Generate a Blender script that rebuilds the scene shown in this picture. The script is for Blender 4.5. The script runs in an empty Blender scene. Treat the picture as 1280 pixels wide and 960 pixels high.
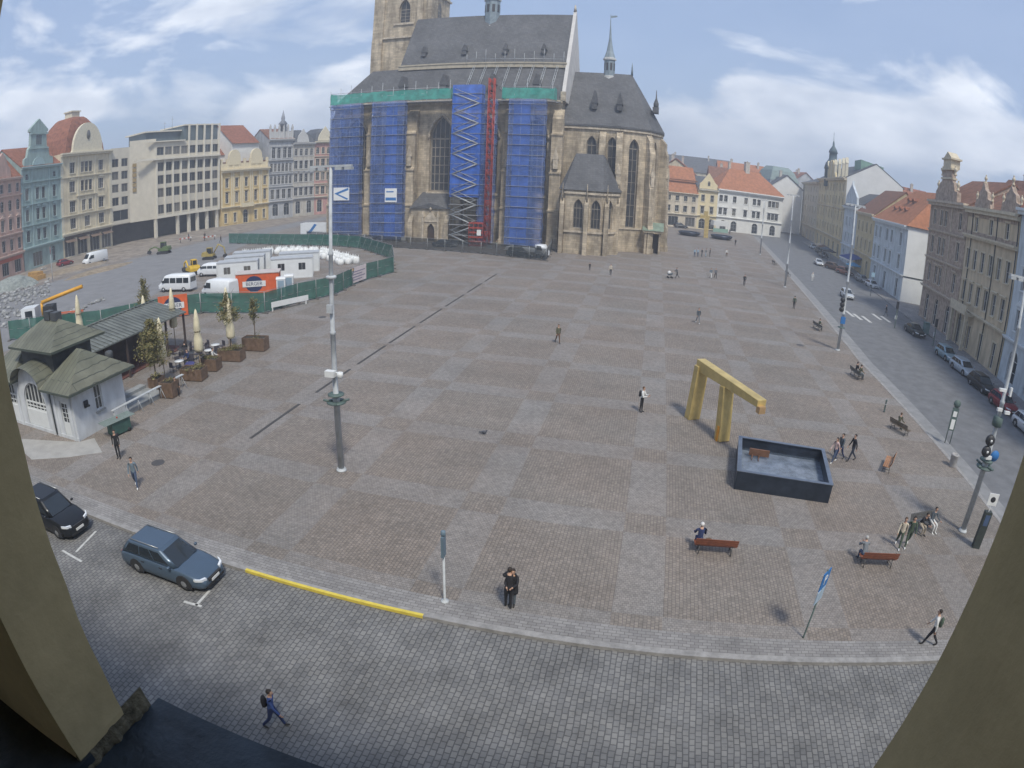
import bpy, math, random
from mathutils import Matrix, Vector
PI=math.pi
sc=bpy.context.scene
# ---------------- camera: wide barrel lens of a webcam in an upper window ----------------
F,K,T,R,H=800.,.066,.3376,.0388,15.15
YAW=math.radians(12)
cam=bpy.data.objects.new('camera',bpy.data.cameras.new('camera')); sc.collection.objects.link(cam); sc.camera=cam
cd=cam.data; cd.type='PANO'; cd.panorama_type='FISHEYE_LENS_POLYNOMIAL'
cd.sensor_fit='HORIZONTAL'; cd.sensor_width=36; _m=1280/36.
cd.fisheye_fov=math.radians(170)
cd.fisheye_polynomial_k0=0; cd.fisheye_polynomial_k1=-_m/F; cd.fisheye_polynomial_k2=0
cd.fisheye_polynomial_k3=-K*(_m/F)**3; cd.fisheye_polynomial_k4=0
cd.clip_start=.02; cd.clip_end=5000
cam.matrix_world=Matrix.Translation((0,0,H))@Matrix.Rotation(YAW,4,'Z')@Matrix.Rotation(PI/2-T,4,'X')@Matrix.Rotation(R,4,'Z')
# ---------------- render, world, sun ----------------
sc.render.engine='CYCLES'
sc.cycles.use_denoising=True
sc.cycles.max_bounces=6; sc.cycles.diffuse_bounces=3; sc.cycles.glossy_bounces=2
sc.cycles.transmission_bounces=3; sc.cycles.transparent_max_bounces=12; sc.cycles.volume_bounces=1
sc.view_settings.view_transform='Standard'; sc.view_settings.look='None'
sc.view_settings.gamma=1;sc.view_settings.exposure=0.5
SUN_EL=56; SUN_AZ=-60   # azimuth of the direction to the sun, from +x towards +y
_sd=Vector((math.cos(math.radians(SUN_EL))*math.cos(math.radians(SUN_AZ)),math.cos(math.radians(SUN_EL))*math.sin(math.radians(SUN_AZ)),math.sin(math.radians(SUN_EL))))
sun=bpy.data.objects.new('sun',bpy.data.lights.new('sun','SUN')); sc.collection.objects.link(sun)
sun.data.energy=2.3; sun.data.angle=math.radians(9); sun.data.color=(1,.95,.84)
sun.rotation_euler=_sd.to_track_quat('Z','Y').to_euler()
world=bpy.data.worlds.new('World'); sc.world=world; world.use_nodes=True
def mk_world():
    nt=world.node_tree; N=nt.nodes; L=nt.links; bg=N['Background']
    sky=N.new('ShaderNodeTexSky'); sky.sky_type='NISHITA'; sky.sun_disc=False
    sky.sun_elevation=math.radians(SUN_EL); sky.sun_rotation=math.radians(90-SUN_AZ)
    sky.air_density=1.0; sky.dust_density=2.2; sky.ozone_density=2.0
    tc=N.new('ShaderNodeTexCoord')
    sep=N.new('ShaderNodeSeparateXYZ'); L.new(tc.outputs['Generated'],sep.inputs[0])
    # project the view direction onto a cloud deck so clouds flatten towards the horizon
    zz=N.new('ShaderNodeMath'); zz.operation='ADD'; zz.inputs[1].default_value=.16; L.new(sep.outputs[2],zz.inputs[0])
    zm=N.new('ShaderNodeMath'); zm.operation='MAXIMUM'; zm.inputs[1].default_value=.05; L.new(zz.outputs[0],zm.inputs[0])
    dv=N.new('ShaderNodeVectorMath'); dv.operation='DIVIDE'; cb=N.new('ShaderNodeCombineXYZ')
    for i in range(3): L.new(zm.outputs[0],cb.inputs[i])
    L.new(tc.outputs['Generated'],dv.inputs[0]); L.new(cb.outputs[0],dv.inputs[1])
    mp=N.new('ShaderNodeMapping'); mp.inputs['Scale'].default_value=(2.3,2.3,5.2); mp.inputs['Location'].default_value=(5.3,2.2,.9)
    L.new(tc.outputs['Generated'],mp.inputs[0])
    n1=N.new('ShaderNodeTexNoise'); n1.inputs['Scale'].default_value=1.5; n1.inputs['Detail'].default_value=10; n1.inputs['Roughness'].default_value=.53
    n1.inputs['Distortion'].default_value=.35
    L.new(mp.outputs[0],n1.inputs[0])
    r=N.new('ShaderNodeValToRGB'); r.color_ramp.elements[0].position=.50; r.color_ramp.elements[1].position=.60
    r.color_ramp.elements[0].color=(.06,.06,.06,1); r.color_ramp.elements[1].color=(.9,.9,.9,1)
    ez=N.new('ShaderNodeMapRange');ez.inputs[1].default_value=.08;ez.inputs[2].default_value=.5;ez.inputs[3].default_value=.055;ez.inputs[4].default_value=-.085;L.new(sep.outputs[2],ez.inputs[0])
    ea=N.new('ShaderNodeMath');ea.operation='ADD';L.new(n1.outputs[0],ea.inputs[0]);L.new(ez.outputs[0],ea.inputs[1]);L.new(ea.outputs[0],r.inputs[0])
    n2=N.new('ShaderNodeTexNoise'); n2.inputs['Scale'].default_value=2.6; n2.inputs['Detail'].default_value=6
    L.new(mp.outputs[0],n2.inputs[0])
    cr=N.new('ShaderNodeValToRGB'); cr.color_ramp.elements[0].position=.35; cr.color_ramp.elements[1].position=.65
    cr.color_ramp.elements[0].color=(4.6,5.1,6.0,1); cr.color_ramp.elements[1].color=(8.0,8.3,8.8,1)
    L.new(n2.outputs[0],cr.inputs[0])
    # cool grey-blue veil so that the clear parts read as a hazy spring sky
    veil=N.new('ShaderNodeMix'); veil.data_type='RGBA'; veil.inputs[0].default_value=.62
    L.new(sky.outputs[0],veil.inputs[6]); veil.inputs[7].default_value=(2.4,3.3,5.2,1)
    mx=N.new('ShaderNodeMix'); mx.data_type='RGBA'; L.new(r.outputs[0],mx.inputs[0]); L.new(veil.outputs[2],mx.inputs[6]); L.new(cr.outputs[0],mx.inputs[7])
    L.new(mx.outputs[2],bg.inputs[0]); bg.inputs[1].default_value=.108
mk_world()
# ---------------- pixel of the photograph -> point on the ground (to set things where they stand) ----------------
def ray(px,py):
    x=px-640;y=480-py;r=math.hypot(x,y)
    th=(r/F)*(1+K*(r/F)**2);c,s=math.cos(R),math.sin(R)
    x,y=c*x-s*y,s*x+c*y;st=math.sin(th)/max(r,1e-9)
    X,Y,Z=x*st,y*st,math.cos(th);ct,sn=math.cos(T),math.sin(T)
    X,Y,Z=(X,Z*ct+Y*sn,-Z*sn+Y*ct);c,s=math.cos(YAW),math.sin(YAW)
    return (c*X-s*Y,s*X+c*Y,Z)
def G(px,py,z=0):
    d=ray(px,py);t=(z-H)/d[2];return (d[0]*t,d[1]*t)
# ---------------- materials ----------------
MATS={}
def M(name,col=(.5,.5,.5),rough=.8,var=.12,scale=1.5,metal=0,bump=0,spec=.4,alpha=1,emit=0,streak=0):
    if name in MATS: return MATS[name]
    m=bpy.data.materials.new(name); m.use_nodes=True; MATS[name]=m
    nt=m.node_tree;N=nt.nodes;L=nt.links;b=N['Principled BSDF']
    b.inputs['Roughness'].default_value=rough;b.inputs['Metallic'].default_value=metal
    b.inputs['Specular IOR Level'].default_value=spec
    if alpha<1: b.inputs['Alpha'].default_value=alpha
    if var>0:
        tc=N.new('ShaderNodeTexCoord')
        mp=N.new('ShaderNodeMapping');L.new(tc.outputs['Object'],mp.inputs[0])
        if streak: mp.inputs['Scale'].default_value=(1,1,streak)
        n=N.new('ShaderNodeTexNoise');n.inputs['Scale'].default_value=scale;n.inputs['Detail'].default_value=7;n.inputs['Roughness'].default_value=.62
        L.new(mp.outputs[0],n.inputs[0])
        rp=N.new('ShaderNodeValToRGB');e=rp.color_ramp.elements
        e[0].position=.3;e[1].position=.7
        e[0].color=tuple(c*(1-var*1.5) for c in col)+(1,);e[1].color=tuple(min(1,c*(1+var)) for c in col)+(1,)
        L.new(n.outputs[0],rp.inputs[0]);L.new(rp.outputs[0],b.inputs['Base Color'])
        if bump:
            bp=N.new('ShaderNodeBump');bp.inputs['Strength'].default_value=bump;bp.inputs['Distance'].default_value=.05
            L.new(n.outputs[0],bp.inputs['Height']);L.new(bp.outputs[0],b.inputs['Normal'])
    else: b.inputs['Base Color'].default_value=tuple(col)+(1,)
    if emit: b.inputs['Emission Color'].default_value=tuple(col)+(1,);b.inputs['Emission Strength'].default_value=emit
    return m
def brickmat(name,c1,c2,mortar,bw,bh,ms,rough=.85,var=.25,vscale=.35,bump=.4,rot=None,spec=.3,plane='xy',stain=0):
    if name in MATS: return MATS[name]
    m=bpy.data.materials.new(name);m.use_nodes=True;MATS[name]=m
    nt=m.node_tree;N=nt.nodes;L=nt.links;b=N['Principled BSDF'];b.inputs['Roughness'].default_value=rough;b.inputs['Specular IOR Level'].default_value=spec
    tc=N.new('ShaderNodeTexCoord');mp=N.new('ShaderNodeMapping');L.new(tc.outputs['Object'],mp.inputs[0])
    src=mp.outputs[0]
    if plane!='xy':
        sp=N.new('ShaderNodeSeparateXYZ');cbn=N.new('ShaderNodeCombineXYZ');L.new(src,sp.inputs[0])
        ad=N.new('ShaderNodeMath');ad.operation='ADD';L.new(sp.outputs[0],ad.inputs[0]);L.new(sp.outputs[1],ad.inputs[1])
        L.new(ad.outputs[0],cbn.inputs[0]);L.new(sp.outputs[2],cbn.inputs[1]);src=cbn.outputs[0]
    if rot: mp.inputs['Rotation'].default_value=(0,0,rot)
    dn=N.new('ShaderNodeTexNoise');dn.inputs['Scale'].default_value=1.3;L.new(src,dn.inputs[0])
    va=N.new('ShaderNodeVectorMath');va.operation='MULTIPLY_ADD';va.inputs[1].default_value=(bh*.5,bh*.5,0);L.new(dn.outputs[1],va.inputs[0]);L.new(src,va.inputs[2])
    br=N.new('ShaderNodeTexBrick');L.new(va.outputs[0],br.inputs[0]);br.inputs['Scale'].default_value=1
    br.inputs['Brick Width'].default_value=bw;br.inputs['Row Height'].default_value=bh;br.inputs['Mortar Size'].default_value=ms;br.inputs['Mortar Smooth'].default_value=.4
    br.inputs['Color1'].default_value=tuple(c1)+(1,);br.inputs['Color2'].default_value=tuple(c2)+(1,);br.inputs['Mortar'].default_value=tuple(mortar)+(1,)
    n=N.new('ShaderNodeTexNoise');n.inputs['Scale'].default_value=vscale;n.inputs['Detail'].default_value=8;n.inputs['Roughness'].default_value=.65;L.new(mp.outputs[0],n.inputs[0])
    mr=N.new('ShaderNodeMapRange');mr.inputs[1].default_value=.3;mr.inputs[2].default_value=.7;mr.inputs[3].default_value=1-var;mr.inputs[4].default_value=1+var;L.new(n.outputs[0],mr.inputs[0])
    mm=N.new('ShaderNodeVectorMath');mm.operation='MULTIPLY';L.new(br.outputs[0],mm.inputs[0])
    cb=N.new('ShaderNodeCombineXYZ')
    for i in range(3): L.new(mr.outputs[0],cb.inputs[i])
    L.new(cb.outputs[0],mm.inputs[1]);L.new(mm.outputs[0],b.inputs['Base Color'])
    if stain:   # oil spots, gum and grit
        sn=N.new('ShaderNodeTexNoise');sn.inputs['Scale'].default_value=1.7;sn.inputs['Detail'].default_value=9;sn.inputs['Roughness'].default_value=.7;L.new(tc.outputs['Object'],sn.inputs[0])
        sr=N.new('ShaderNodeValToRGB');sr.color_ramp.elements[0].position=.56;sr.color_ramp.elements[1].position=.74;sr.color_ramp.elements[0].color=(0,0,0,1);sr.color_ramp.elements[1].color=(stain,)*3+(1,);L.new(sn.outputs[0],sr.inputs[0])
        sx=N.new('ShaderNodeMix');sx.data_type='RGBA';L.new(sr.outputs[0],sx.inputs[0]);L.new(mm.outputs[0],sx.inputs[6]);sx.inputs[7].default_value=(.06,.055,.052,1);L.new(sx.outputs[2],b.inputs['Base Color'])
    bp=N.new('ShaderNodeBump');bp.inputs['Strength'].default_value=bump;bp.inputs['Distance'].default_value=.02;bp.invert=True;L.new(br.outputs[1],bp.inputs['Height']);L.new(bp.outputs[0],b.inputs['Normal'])
    return m
# ---------------- mesh helpers ----------------
class MB:
    def __init__(s): s.v=[];s.f=[];s.m=[];s.sm=[];s.X=None
    def add(s,vs,fs,mi=0,sm=False):
        b=len(s.v)
        if s.X is not None: vs=[tuple(s.X@Vector(v)) for v in vs]
        s.v+=[tuple(v) for v in vs]
        for f in fs: s.f.append(tuple(b+i for i in f));s.m.append(mi);s.sm.append(sm)
        return s
    def box(s,x0,y0,z0,x1,y1,z1,mi=0):
        return s.add([(x0,y0,z0),(x1,y0,z0),(x1,y1,z0),(x0,y1,z0),(x0,y0,z1),(x1,y0,z1),(x1,y1,z1),(x0,y1,z1)],
            [(0,3,2,1),(4,5,6,7),(0,1,5,4),(1,2,6,5),(2,3,7,6),(3,0,4,7)],mi)
    def cbox(s,c,d,mi=0): return s.box(c[0]-d[0]/2,c[1]-d[1]/2,c[2]-d[2]/2,c[0]+d[0]/2,c[1]+d[1]/2,c[2]+d[2]/2,mi)
    def poly(s,pts,mi=0): return s.add(pts,[tuple(range(len(pts)))],mi)
    def prism(s,pts,z0,z1,mi=0):
        n=len(pts);return s.add([(p[0],p[1],z0) for p in pts]+[(p[0],p[1],z1) for p in pts],
            [tuple(reversed(range(n))),tuple(range(n,2*n))]+[(i,(i+1)%n,n+(i+1)%n,n+i) for i in range(n)],mi)
    def prismy(s,pts,y0,y1,mi=0):   # outline in x,z pushed along y
        n=len(pts);return s.add([(p[0],y0,p[1]) for p in pts]+[(p[0],y1,p[1]) for p in pts],
            [tuple(range(n)),tuple(reversed(range(n,2*n)))]+[(i,n+i,n+(i+1)%n,(i+1)%n) for i in range(n)],mi)
    def prismx(s,pts,x0,x1,mi=0):   # outline in y,z pushed along x
        n=len(pts);return s.add([(x0,p[0],p[1]) for p in pts]+[(x1,p[0],p[1]) for p in pts],
            [tuple(reversed(range(n))),tuple(range(n,2*n))]+[(i,(i+1)%n,n+(i+1)%n,n+i) for i in range(n)],mi)
    def tube(s,p0,p1,r0,r1=None,n=8,mi=0,sm=True):
        r1=r0 if r1 is None else r1
        a=Vector(p0);b=Vector(p1);d=(b-a)
        if d.length<1e-6: return s
        q=d.to_track_quat('Z','Y');vs=[]
        for r,c in ((r0,a),(r1,b)):
            for i in range(n):
                t=2*PI*i/n;vs.append(tuple(c+q@Vector((r*math.cos(t),r*math.sin(t),0))))
        s.add(vs,[(i,(i+1)%n,n+(i+1)%n,n+i) for i in range(n)],mi,sm)
        return s.add(vs,[tuple(reversed(range(n))),tuple(range(n,2*n))],mi)
    def path(s,pts,r,n=6,mi=0):
        for a,b in zip(pts,pts[1:]): s.tube(a,b,r,r,n,mi)
        return s
    def lathe(s,prof,c=(0,0,0),n=16,mi=0,sm=True,axis='z'):
        vs=[];k=len(prof)
        for r,z in prof:
            for i in range(n):
                t=2*PI*i/n;x,y=r*math.cos(t),r*math.sin(t)
                vs.append((c[0]+x,c[1]+y,c[2]+z) if axis=='z' else (c[0]+x,c[1]+z,c[2]+y))
        fs=[(j*n+i,j*n+(i+1)%n,(j+1)*n+(i+1)%n,(j+1)*n+i) for j in range(k-1) for i in range(n)]
        s.add(vs,fs,mi,sm)
        if prof[0][0]>1e-4: s.poly([vs[i] for i in reversed(range(n))],mi)
        if prof[-1][0]>1e-4: s.poly([vs[(k-1)*n+i] for i in range(n)],mi)
        return s
    def loft(s,rings,mi=0,sm=True,caps=True):
        n=len(rings[0]);vs=[p for r in rings for p in r]
        s.add(vs,[(j*n+i,j*n+(i+1)%n,(j+1)*n+(i+1)%n,(j+1)*n+i) for j in range(len(rings)-1) for i in range(n)],mi,sm)
        if caps: s.poly(list(reversed(rings[0])),mi);s.poly(rings[-1],mi)
        return s
    def ball(s,c,r,n=8,mi=0,sc_=(1,1,1)):
        k=max(4,n//2);prof=[(math.sin(PI*i/k),-math.cos(PI*i/k)) for i in range(k+1)]
        vs=[];
        for a,z in prof:
            for i in range(n):
                t=2*PI*i/n;vs.append((c[0]+r*sc_[0]*a*math.cos(t),c[1]+r*sc_[1]*a*math.sin(t),c[2]+r*sc_[2]*z))
        return s.add(vs,[(j*n+i,j*n+(i+1)%n,(j+1)*n+(i+1)%n,(j+1)*n+i) for j in range(k) for i in range(n)],mi,True)
    def mesh(s,name,mats):
        me=bpy.data.meshes.new(name);me.from_pydata(s.v,[],s.f)
        for m in (mats if isinstance(mats,(list,tuple)) else [mats]): me.materials.append(m)
        me.polygons.foreach_set('material_index',s.m);me.polygons.foreach_set('use_smooth',s.sm)
        me.update();return me
    def build(s,name,mats,parent=None,fix=True):
        me=s.mesh(name,mats)
        if fix and len(s.f)<60000:
            import bmesh
            bm=bmesh.new();bm.from_mesh(me);bmesh.ops.remove_doubles(bm,verts=bm.verts,dist=1e-5)
            bmesh.ops.recalc_face_normals(bm,faces=bm.faces);bm.to_mesh(me);bm.free()
        return put(name,me,parent)
def put(name,me,parent=None,loc=None,rz=0):
    o=bpy.data.objects.new(name,me);sc.collection.objects.link(o)
    if parent: o.parent=parent
    if loc: o.location=loc
    if rz: o.rotation_euler=(0,0,rz)
    return o
def tag(o,label,cat,group=None):
    o['label']=label;o['category']=cat
    if group:o['group']=group
    return o
def thing(name,label,cat,loc=(0,0,0),rz=0,group=None):
    o=bpy.data.objects.new(name,None);sc.collection.objects.link(o);o.location=loc;o.rotation_euler=(0,0,rz);o.empty_display_size=.2
    return tag(o,label,cat,group)
def dup(root,loc,rz=None,label=None,group=None):
    def cp(o,par):
        c=o.copy();sc.collection.objects.link(c);c.parent=par
        for ch in KIDS.get(o.name,[]) or [x for x in o.children]: cp(ch,c)
        return c
    r=cp(root,None);r.location=loc
    if rz is not None:r.rotation_euler=(0,0,rz)
    if label:r['label']=label
    if group:r['group']=group
    return r
KIDS={}
def struct(o): o['kind']='structure';return o
def text(name,s,size,mat,parent,loc,rot=(PI/2,0,0),ext=.01,align='CENTER'):
    c=bpy.data.curves.new(name,'FONT');c.body=s;c.size=size;c.extrude=ext;c.align_x=align;c.align_y='CENTER';c.materials.append(mat)
    o=bpy.data.objects.new(name,c);sc.collection.objects.link(o);o.parent=parent;o.location=loc;o.rotation_euler=rot;return o
def archpts(x0,x1,zs,z1,kind,n=5):
    w=x1-x0;xc=(x0+x1)/2;h=z1-zs;P=[]
    for i in range(2*n+1):
        if kind==1: t=PI-PI*i/(2*n);P.append((xc+w/2*math.cos(t),zs+h*math.sin(t)))
        else:
            if i<=n: u=i/n;x=x0+w/2*(1-math.cos(u*PI/2));z=math.sqrt(max(0,w*w-(x1-x)**2))
            else: u=(2*n-i)/n;x=x1-w/2*(1-math.cos(u*PI/2));z=math.sqrt(max(0,w*w-(x-x0)**2))
            P.append((x,zs+h*z/(w*.8660254)))
    return P
def rise(h): # hole=(x0,x1,z0,z1,kind)
    w=h[1]-h[0];return 0 if h[4]==0 else (w/2 if h[4]==1 else w*.95)
def wall(mb,xa,xb,za,zb,holes,d=.25,y=0,mi=0,ri=0):
    xs=sorted({xa,xb,*[h[0] for h in holes],*[h[1] for h in holes]});zs=sorted({za,zb,*[h[2] for h in holes],*[h[3] for h in holes]})
    for i in range(len(xs)-1):
        run=None
        for j in range(len(zs)-1):
            cx,cz=(xs[i]+xs[i+1])/2,(zs[j]+zs[j+1])/2
            ins=any(h[0]<cx<h[1] and h[2]<cz<h[3] for h in holes)
            if not ins and run is None: run=zs[j]
            if run is not None and (ins or j==len(zs)-2):
                zt=zs[j] if ins else zs[j+1]
                mb.poly([(xs[i],y,run),(xs[i+1],y,run),(xs[i+1],y,zt),(xs[i],y,zt)],mi);run=None
    for h in holes:
        x0,x1,z0,z1,k=h[:5]
        if k==0: pts=[(x0,z1),(x1,z1)]
        else:
            r=rise(h);pts=archpts(x0,x1,z1-r,z1,k)
            n=len(pts)//2
            mb.poly([(x0,y,z1)]+[(p[0],y,p[1]) for p in pts[:n+1]],mi);mb.poly([(x1,y,z1)]+[(p[0],y,p[1]) for p in reversed(pts[n:])],mi)
        loop=[(x0,z0)]+([] if k else [])+pts+[(x1,z0)]
        for a,b in zip(loop,loop[1:]+loop[:1]): mb.poly([(a[0],y,a[1]),(b[0],y,b[1]),(b[0],y+d,b[1]),(a[0],y+d,a[1])],ri)
WC={}
def winmesh(w,h,k=0,nx=2,nz=2,fr=.07,d=.25,mats=None,key='',s=''):
    q=(round(w,2),round(h,2),k,nx,nz,fr,d,key,s)
    if q in WC:return WC[q]
    mb=MB();hole=(-w/2,w/2,0,h,k);r=rise(hole);zs=h-r;y=d-.07
    pts=archpts(-w/2,w/2,zs,h,k) if k else [(-w/2,h),(w/2,h)]
    mb.poly([(-w/2,d,0)]+[(p[0],d,p[1]) for p in pts]+[(w/2,d,0)],1)
    def top(x):
        if not k:return h
        for a,b in zip(pts,pts[1:]):
            if a[0]<=x<=b[0] and b[0]>a[0]: return a[1]+(b[1]-a[1])*(x-a[0])/(b[0]-a[0])
        return zs
    for i in range(nx+1):
        x=-w/2+w*i/nx;t=fr*(.5 if 0<i<nx else 1)
        if i==0:x+=t/2
        if i==nx:x-=t/2
        mb.box(x-t/2,y,0,x+t/2,d,(top(x) if 0<i<nx else zs))
    for j in range(nz+1):
        z=zs*j/nz if k else h*j/nz
        t=fr*(.5 if 0<j<nz else 1);z0=z if j==0 else (z-t if (j==nz and not k) else z-t/2)
        mb.box(-w/2,y+.01,z0,w/2,d,z0+t)
    if k:
        c=[(p[0]*(1-2*fr/w),zs+(p[1]-zs)*(1-fr/max(r,.1))) for p in pts]
        for a,b,e,f in zip(pts,pts[1:],c[1:],c): mb.add([(a[0],y,a[1]),(b[0],y,b[1]),(e[0],y,e[1]),(f[0],y,f[1])],[(0,1,2,3)])
    if 's' in s: mb.box(-w/2-.14,-.16,-.14,w/2+.14,0,-.005,2)
    if 'f' in s:
        mb.box(-w/2-.2,-.07,0,-w/2-.02,0,h,2);mb.box(w/2+.02,-.07,0,w/2+.2,0,h,2)
        if not k: mb.box(-w/2-.2,-.07,h+.002,w/2+.2,0,h+.2,2)
    if 'h' in s: mb.box(-w/2-.3,-.28,h+.24,w/2+.3,0,h+.38,2)
    if 'p' in s: mb.prismy([(-w/2-.32,h+.38),(w/2+.32,h+.38),(0,h+.98)],-.24,0,2)
    if 'b' in s: mb.box(-w/2-.05,-.06,-.85,w/2+.05,0,-.2,2)
    WC[q]=mb.mesh('window',mats);return WC[q]
# ================= GROUND =================
GLASS=M('window_glass',(.035,.045,.055),.12,0,spec=.6)
def curtains(m):   # some windows have blinds or pale curtains behind the glass
    nt=m.node_tree;N=nt.nodes;L=nt.links;oi=N.new('ShaderNodeObjectInfo');r=N.new('ShaderNodeValToRGB');e=r.color_ramp.elements
    e[0].position=.35;e[0].color=(.025,.03,.036,1);e[1].position=.95;e[1].color=(.16,.15,.13,1);e.new(.7).color=(.06,.065,.07,1)
    L.new(oi.outputs['Random'],r.inputs[0]);L.new(r.outputs[0],N['Principled BSDF'].inputs['Base Color'])
curtains(GLASS)
def mk_ground():
    m=bpy.data.materials.new('square_paving');m.use_nodes=True;MATS['square_paving']=m
    nt=m.node_tree;N=nt.nodes;L=nt.links;b=N['Principled BSDF'];b.inputs['Roughness'].default_value=.8;b.inputs['Specular IOR Level'].default_value=.3
    tc=N.new('ShaderNodeTexCoord');sp=N.new('ShaderNodeSeparateXYZ');
    wn=N.new('ShaderNodeTexNoise');wn.inputs['Scale'].default_value=.5;L.new(tc.outputs['Object'],wn.inputs[0])
    wv=N.new('ShaderNodeVectorMath');wv.operation='MULTIPLY_ADD';wv.inputs[1].default_value=(.12,.12,0);L.new(wn.outputs[1],wv.inputs[0]);L.new(tc.outputs['Object'],wv.inputs[2])
    L.new(wv.outputs[0],sp.inputs[0])
    def math_(op,a,bv):
        n=N.new('ShaderNodeMath');n.operation=op
        for i,v in enumerate((a,bv)):
            if v is None: continue
            if hasattr(v,'node'): L.new(v,n.inputs[i])
            else: n.inputs[i].default_value=v
        return n.outputs[0]
    def band(src,off,per,w):
        s=math_('SUBTRACT',src,off);f=N.new('ShaderNodeMath');f.operation='FLOORED_MODULO';L.new(s,f.inputs[0]);f.inputs[1].default_value=per
        return math_('LESS_THAN',f.outputs[0],w)
    bx=band(sp.outputs[0],.2,7.55,1.9);by=band(sp.outputs[1],24.3,7.5,1.75)
    # bands are pale, panels brown, crossings brown too
    x1=math_('ABSOLUTE',math_('SUBTRACT',bx,by),None)
    def brick(c1,c2,mo,w,h,ms,rot=0):
        mp=N.new('ShaderNodeMapping');mp.inputs['Rotation'].default_value=(0,0,rot);L.new(tc.outputs['Object'],mp.inputs[0])
        dn=N.new('ShaderNodeVectorMath');dn.operation='MULTIPLY_ADD';dn.inputs[1].default_value=(.07,.07,0);L.new(w2.outputs[1],dn.inputs[0]);L.new(mp.outputs[0],dn.inputs[2])
        n=N.new('ShaderNodeTexBrick');n.inputs['Scale'].default_value=1;n.inputs['Brick Width'].default_value=w;n.inputs['Row Height'].default_value=h
        n.inputs['Mortar Size'].default_value=ms;n.inputs['Mortar Smooth'].default_value=.5;n.inputs['Bias'].default_value=-.1
        n.inputs['Color1'].default_value=c1+(1,);n.inputs['Color2'].default_value=c2+(1,);n.inputs['Mortar'].default_value=mo+(1,)
        L.new(dn.outputs[0],n.inputs[0]);return n
    w2=N.new('ShaderNodeTexNoise');w2.inputs['Scale'].default_value=2.2;L.new(tc.outputs['Object'],w2.inputs[0])
    A=brick((.246,.217,.19),(.185,.166,.147),(.132,.121,.11),.17,.15,.018,PI/2)
    B=brick((.258,.243,.228),(.209,.197,.186),(.152,.144,.136),.15,.13,.014)
    _n=N.new('ShaderNodeTexNoise');_n.inputs['Scale'].default_value=.16;_n.inputs['Detail'].default_value=6;L.new(tc.outputs['Object'],_n.inputs[0]);_r=N.new('ShaderNodeMapRange');_r.inputs[1].default_value=.4;_r.inputs[2].default_value=.55;_r.inputs[3].default_value=.78;_r.inputs[4].default_value=1;L.new(_n.outputs[0],_r.inputs[0]);nzb=_r.outputs[0]
    mx=N.new('ShaderNodeMix');mx.data_type='RGBA';L.new(math_('MULTIPLY',x1,nzb),mx.inputs[0]);L.new(A.outputs[0],mx.inputs[6]);L.new(B.outputs[0],mx.inputs[7])
    # large worn areas, repairs and stains
    def nz(scale,det,lo,hi,p0=.35,p1=.65,src=None):
        n=N.new('ShaderNodeTexNoise');n.inputs['Scale'].default_value=scale;n.inputs['Detail'].default_value=det;n.inputs['Roughness'].default_value=.6
        L.new(src or tc.outputs['Object'],n.inputs[0]);r=N.new('ShaderNodeMapRange');r.inputs[1].default_value=p0;r.inputs[2].default_value=p1;r.inputs[3].default_value=lo;r.inputs[4].default_value=hi
        L.new(n.outputs[0],r.inputs[0]);return r.outputs[0]
    f=math_('MULTIPLY',math_('MULTIPLY',nz(.07,5,.91,1.07),nz(.5,9,.94,1.06)),nz(5,6,.84,1.15))
    # broad light streaks from patched rows, running across the square
    ms=N.new('ShaderNodeMapping');ms.inputs['Scale'].default_value=(.05,.45,1);L.new(tc.outputs['Object'],ms.inputs[0])
    f=math_('MULTIPLY',f,nz(1,4,.955,1.045,src=ms.outputs[0]))
    cb=N.new('ShaderNodeCombineXYZ')
    for i in range(3):L.new(f,cb.inputs[i])
    ml=N.new('ShaderNodeVectorMath');ml.operation='MULTIPLY';L.new(mx.outputs[2],ml.inputs[0]);L.new(cb.outputs[0],ml.inputs[1])
    # some panels are redder than others
    vn=N.new('ShaderNodeTexVoronoi');vn.inputs['Scale'].default_value=.13;L.new(tc.outputs['Object'],vn.inputs[0])
    rt=N.new('ShaderNodeMix');rt.data_type='RGBA';rt.blend_type='MULTIPLY';L.new(nz(.12,3,0,.7),rt.inputs[0]);L.new(ml.outputs[0],rt.inputs[6]);rt.inputs[7].default_value=(1.05,.97,.92,1)
    L.new(rt.outputs[2],b.inputs['Base Color'])
    bp=N.new('ShaderNodeBump');bp.inputs['Strength'].default_value=.35;bp.inputs['Distance'].default_value=.02;bp.invert=True;L.new(A.outputs[1],bp.inputs['Height']);L.new(bp.outputs[0],b.inputs['Normal'])
    return m
SQ=mk_ground()
def kx(y): return 22.3 if y<60 else 22.3+.075*(y-60)      # kerb of the street on the right
far_ground=struct(MB().poly([(-1400,-300,-.35),(1400,-300,-.35),(1400,1700,-.35),(-1400,1700,-.35)]).build('ground',M('far_ground_mat',(.16,.15,.13),.95,.2,.02)))
KY=16.45
struct(MB().prism([(-104,KY+.3),(22.3,KY+.3),(22.3,60),(kx(206),206),(kx(206),222),(-100,222)],-.3,.13).build('paving_ground',SQ))
road=M('street_asphalt',(.155,.158,.165),.85,.16,.8,bump=.2)
cob=brickmat('road_cobbles',(.21,.206,.198),(.16,.159,.158),(.095,.094,.095),.26,.2,.022,rot=PI/2,var=.3,vscale=.5,bump=.6,stain=.5)
struct(MB().prism([(-150,-2),(60,-2),(60,KY),(-150,KY)],-.3,0).build('road',cob))
struct(MB().prism([(22.6,KY),(60,KY),(60,240),(kx(206)+.3,240),(kx(206)+.3,206),(22.6,60)],-.3,-.004).build('street',road))
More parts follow.
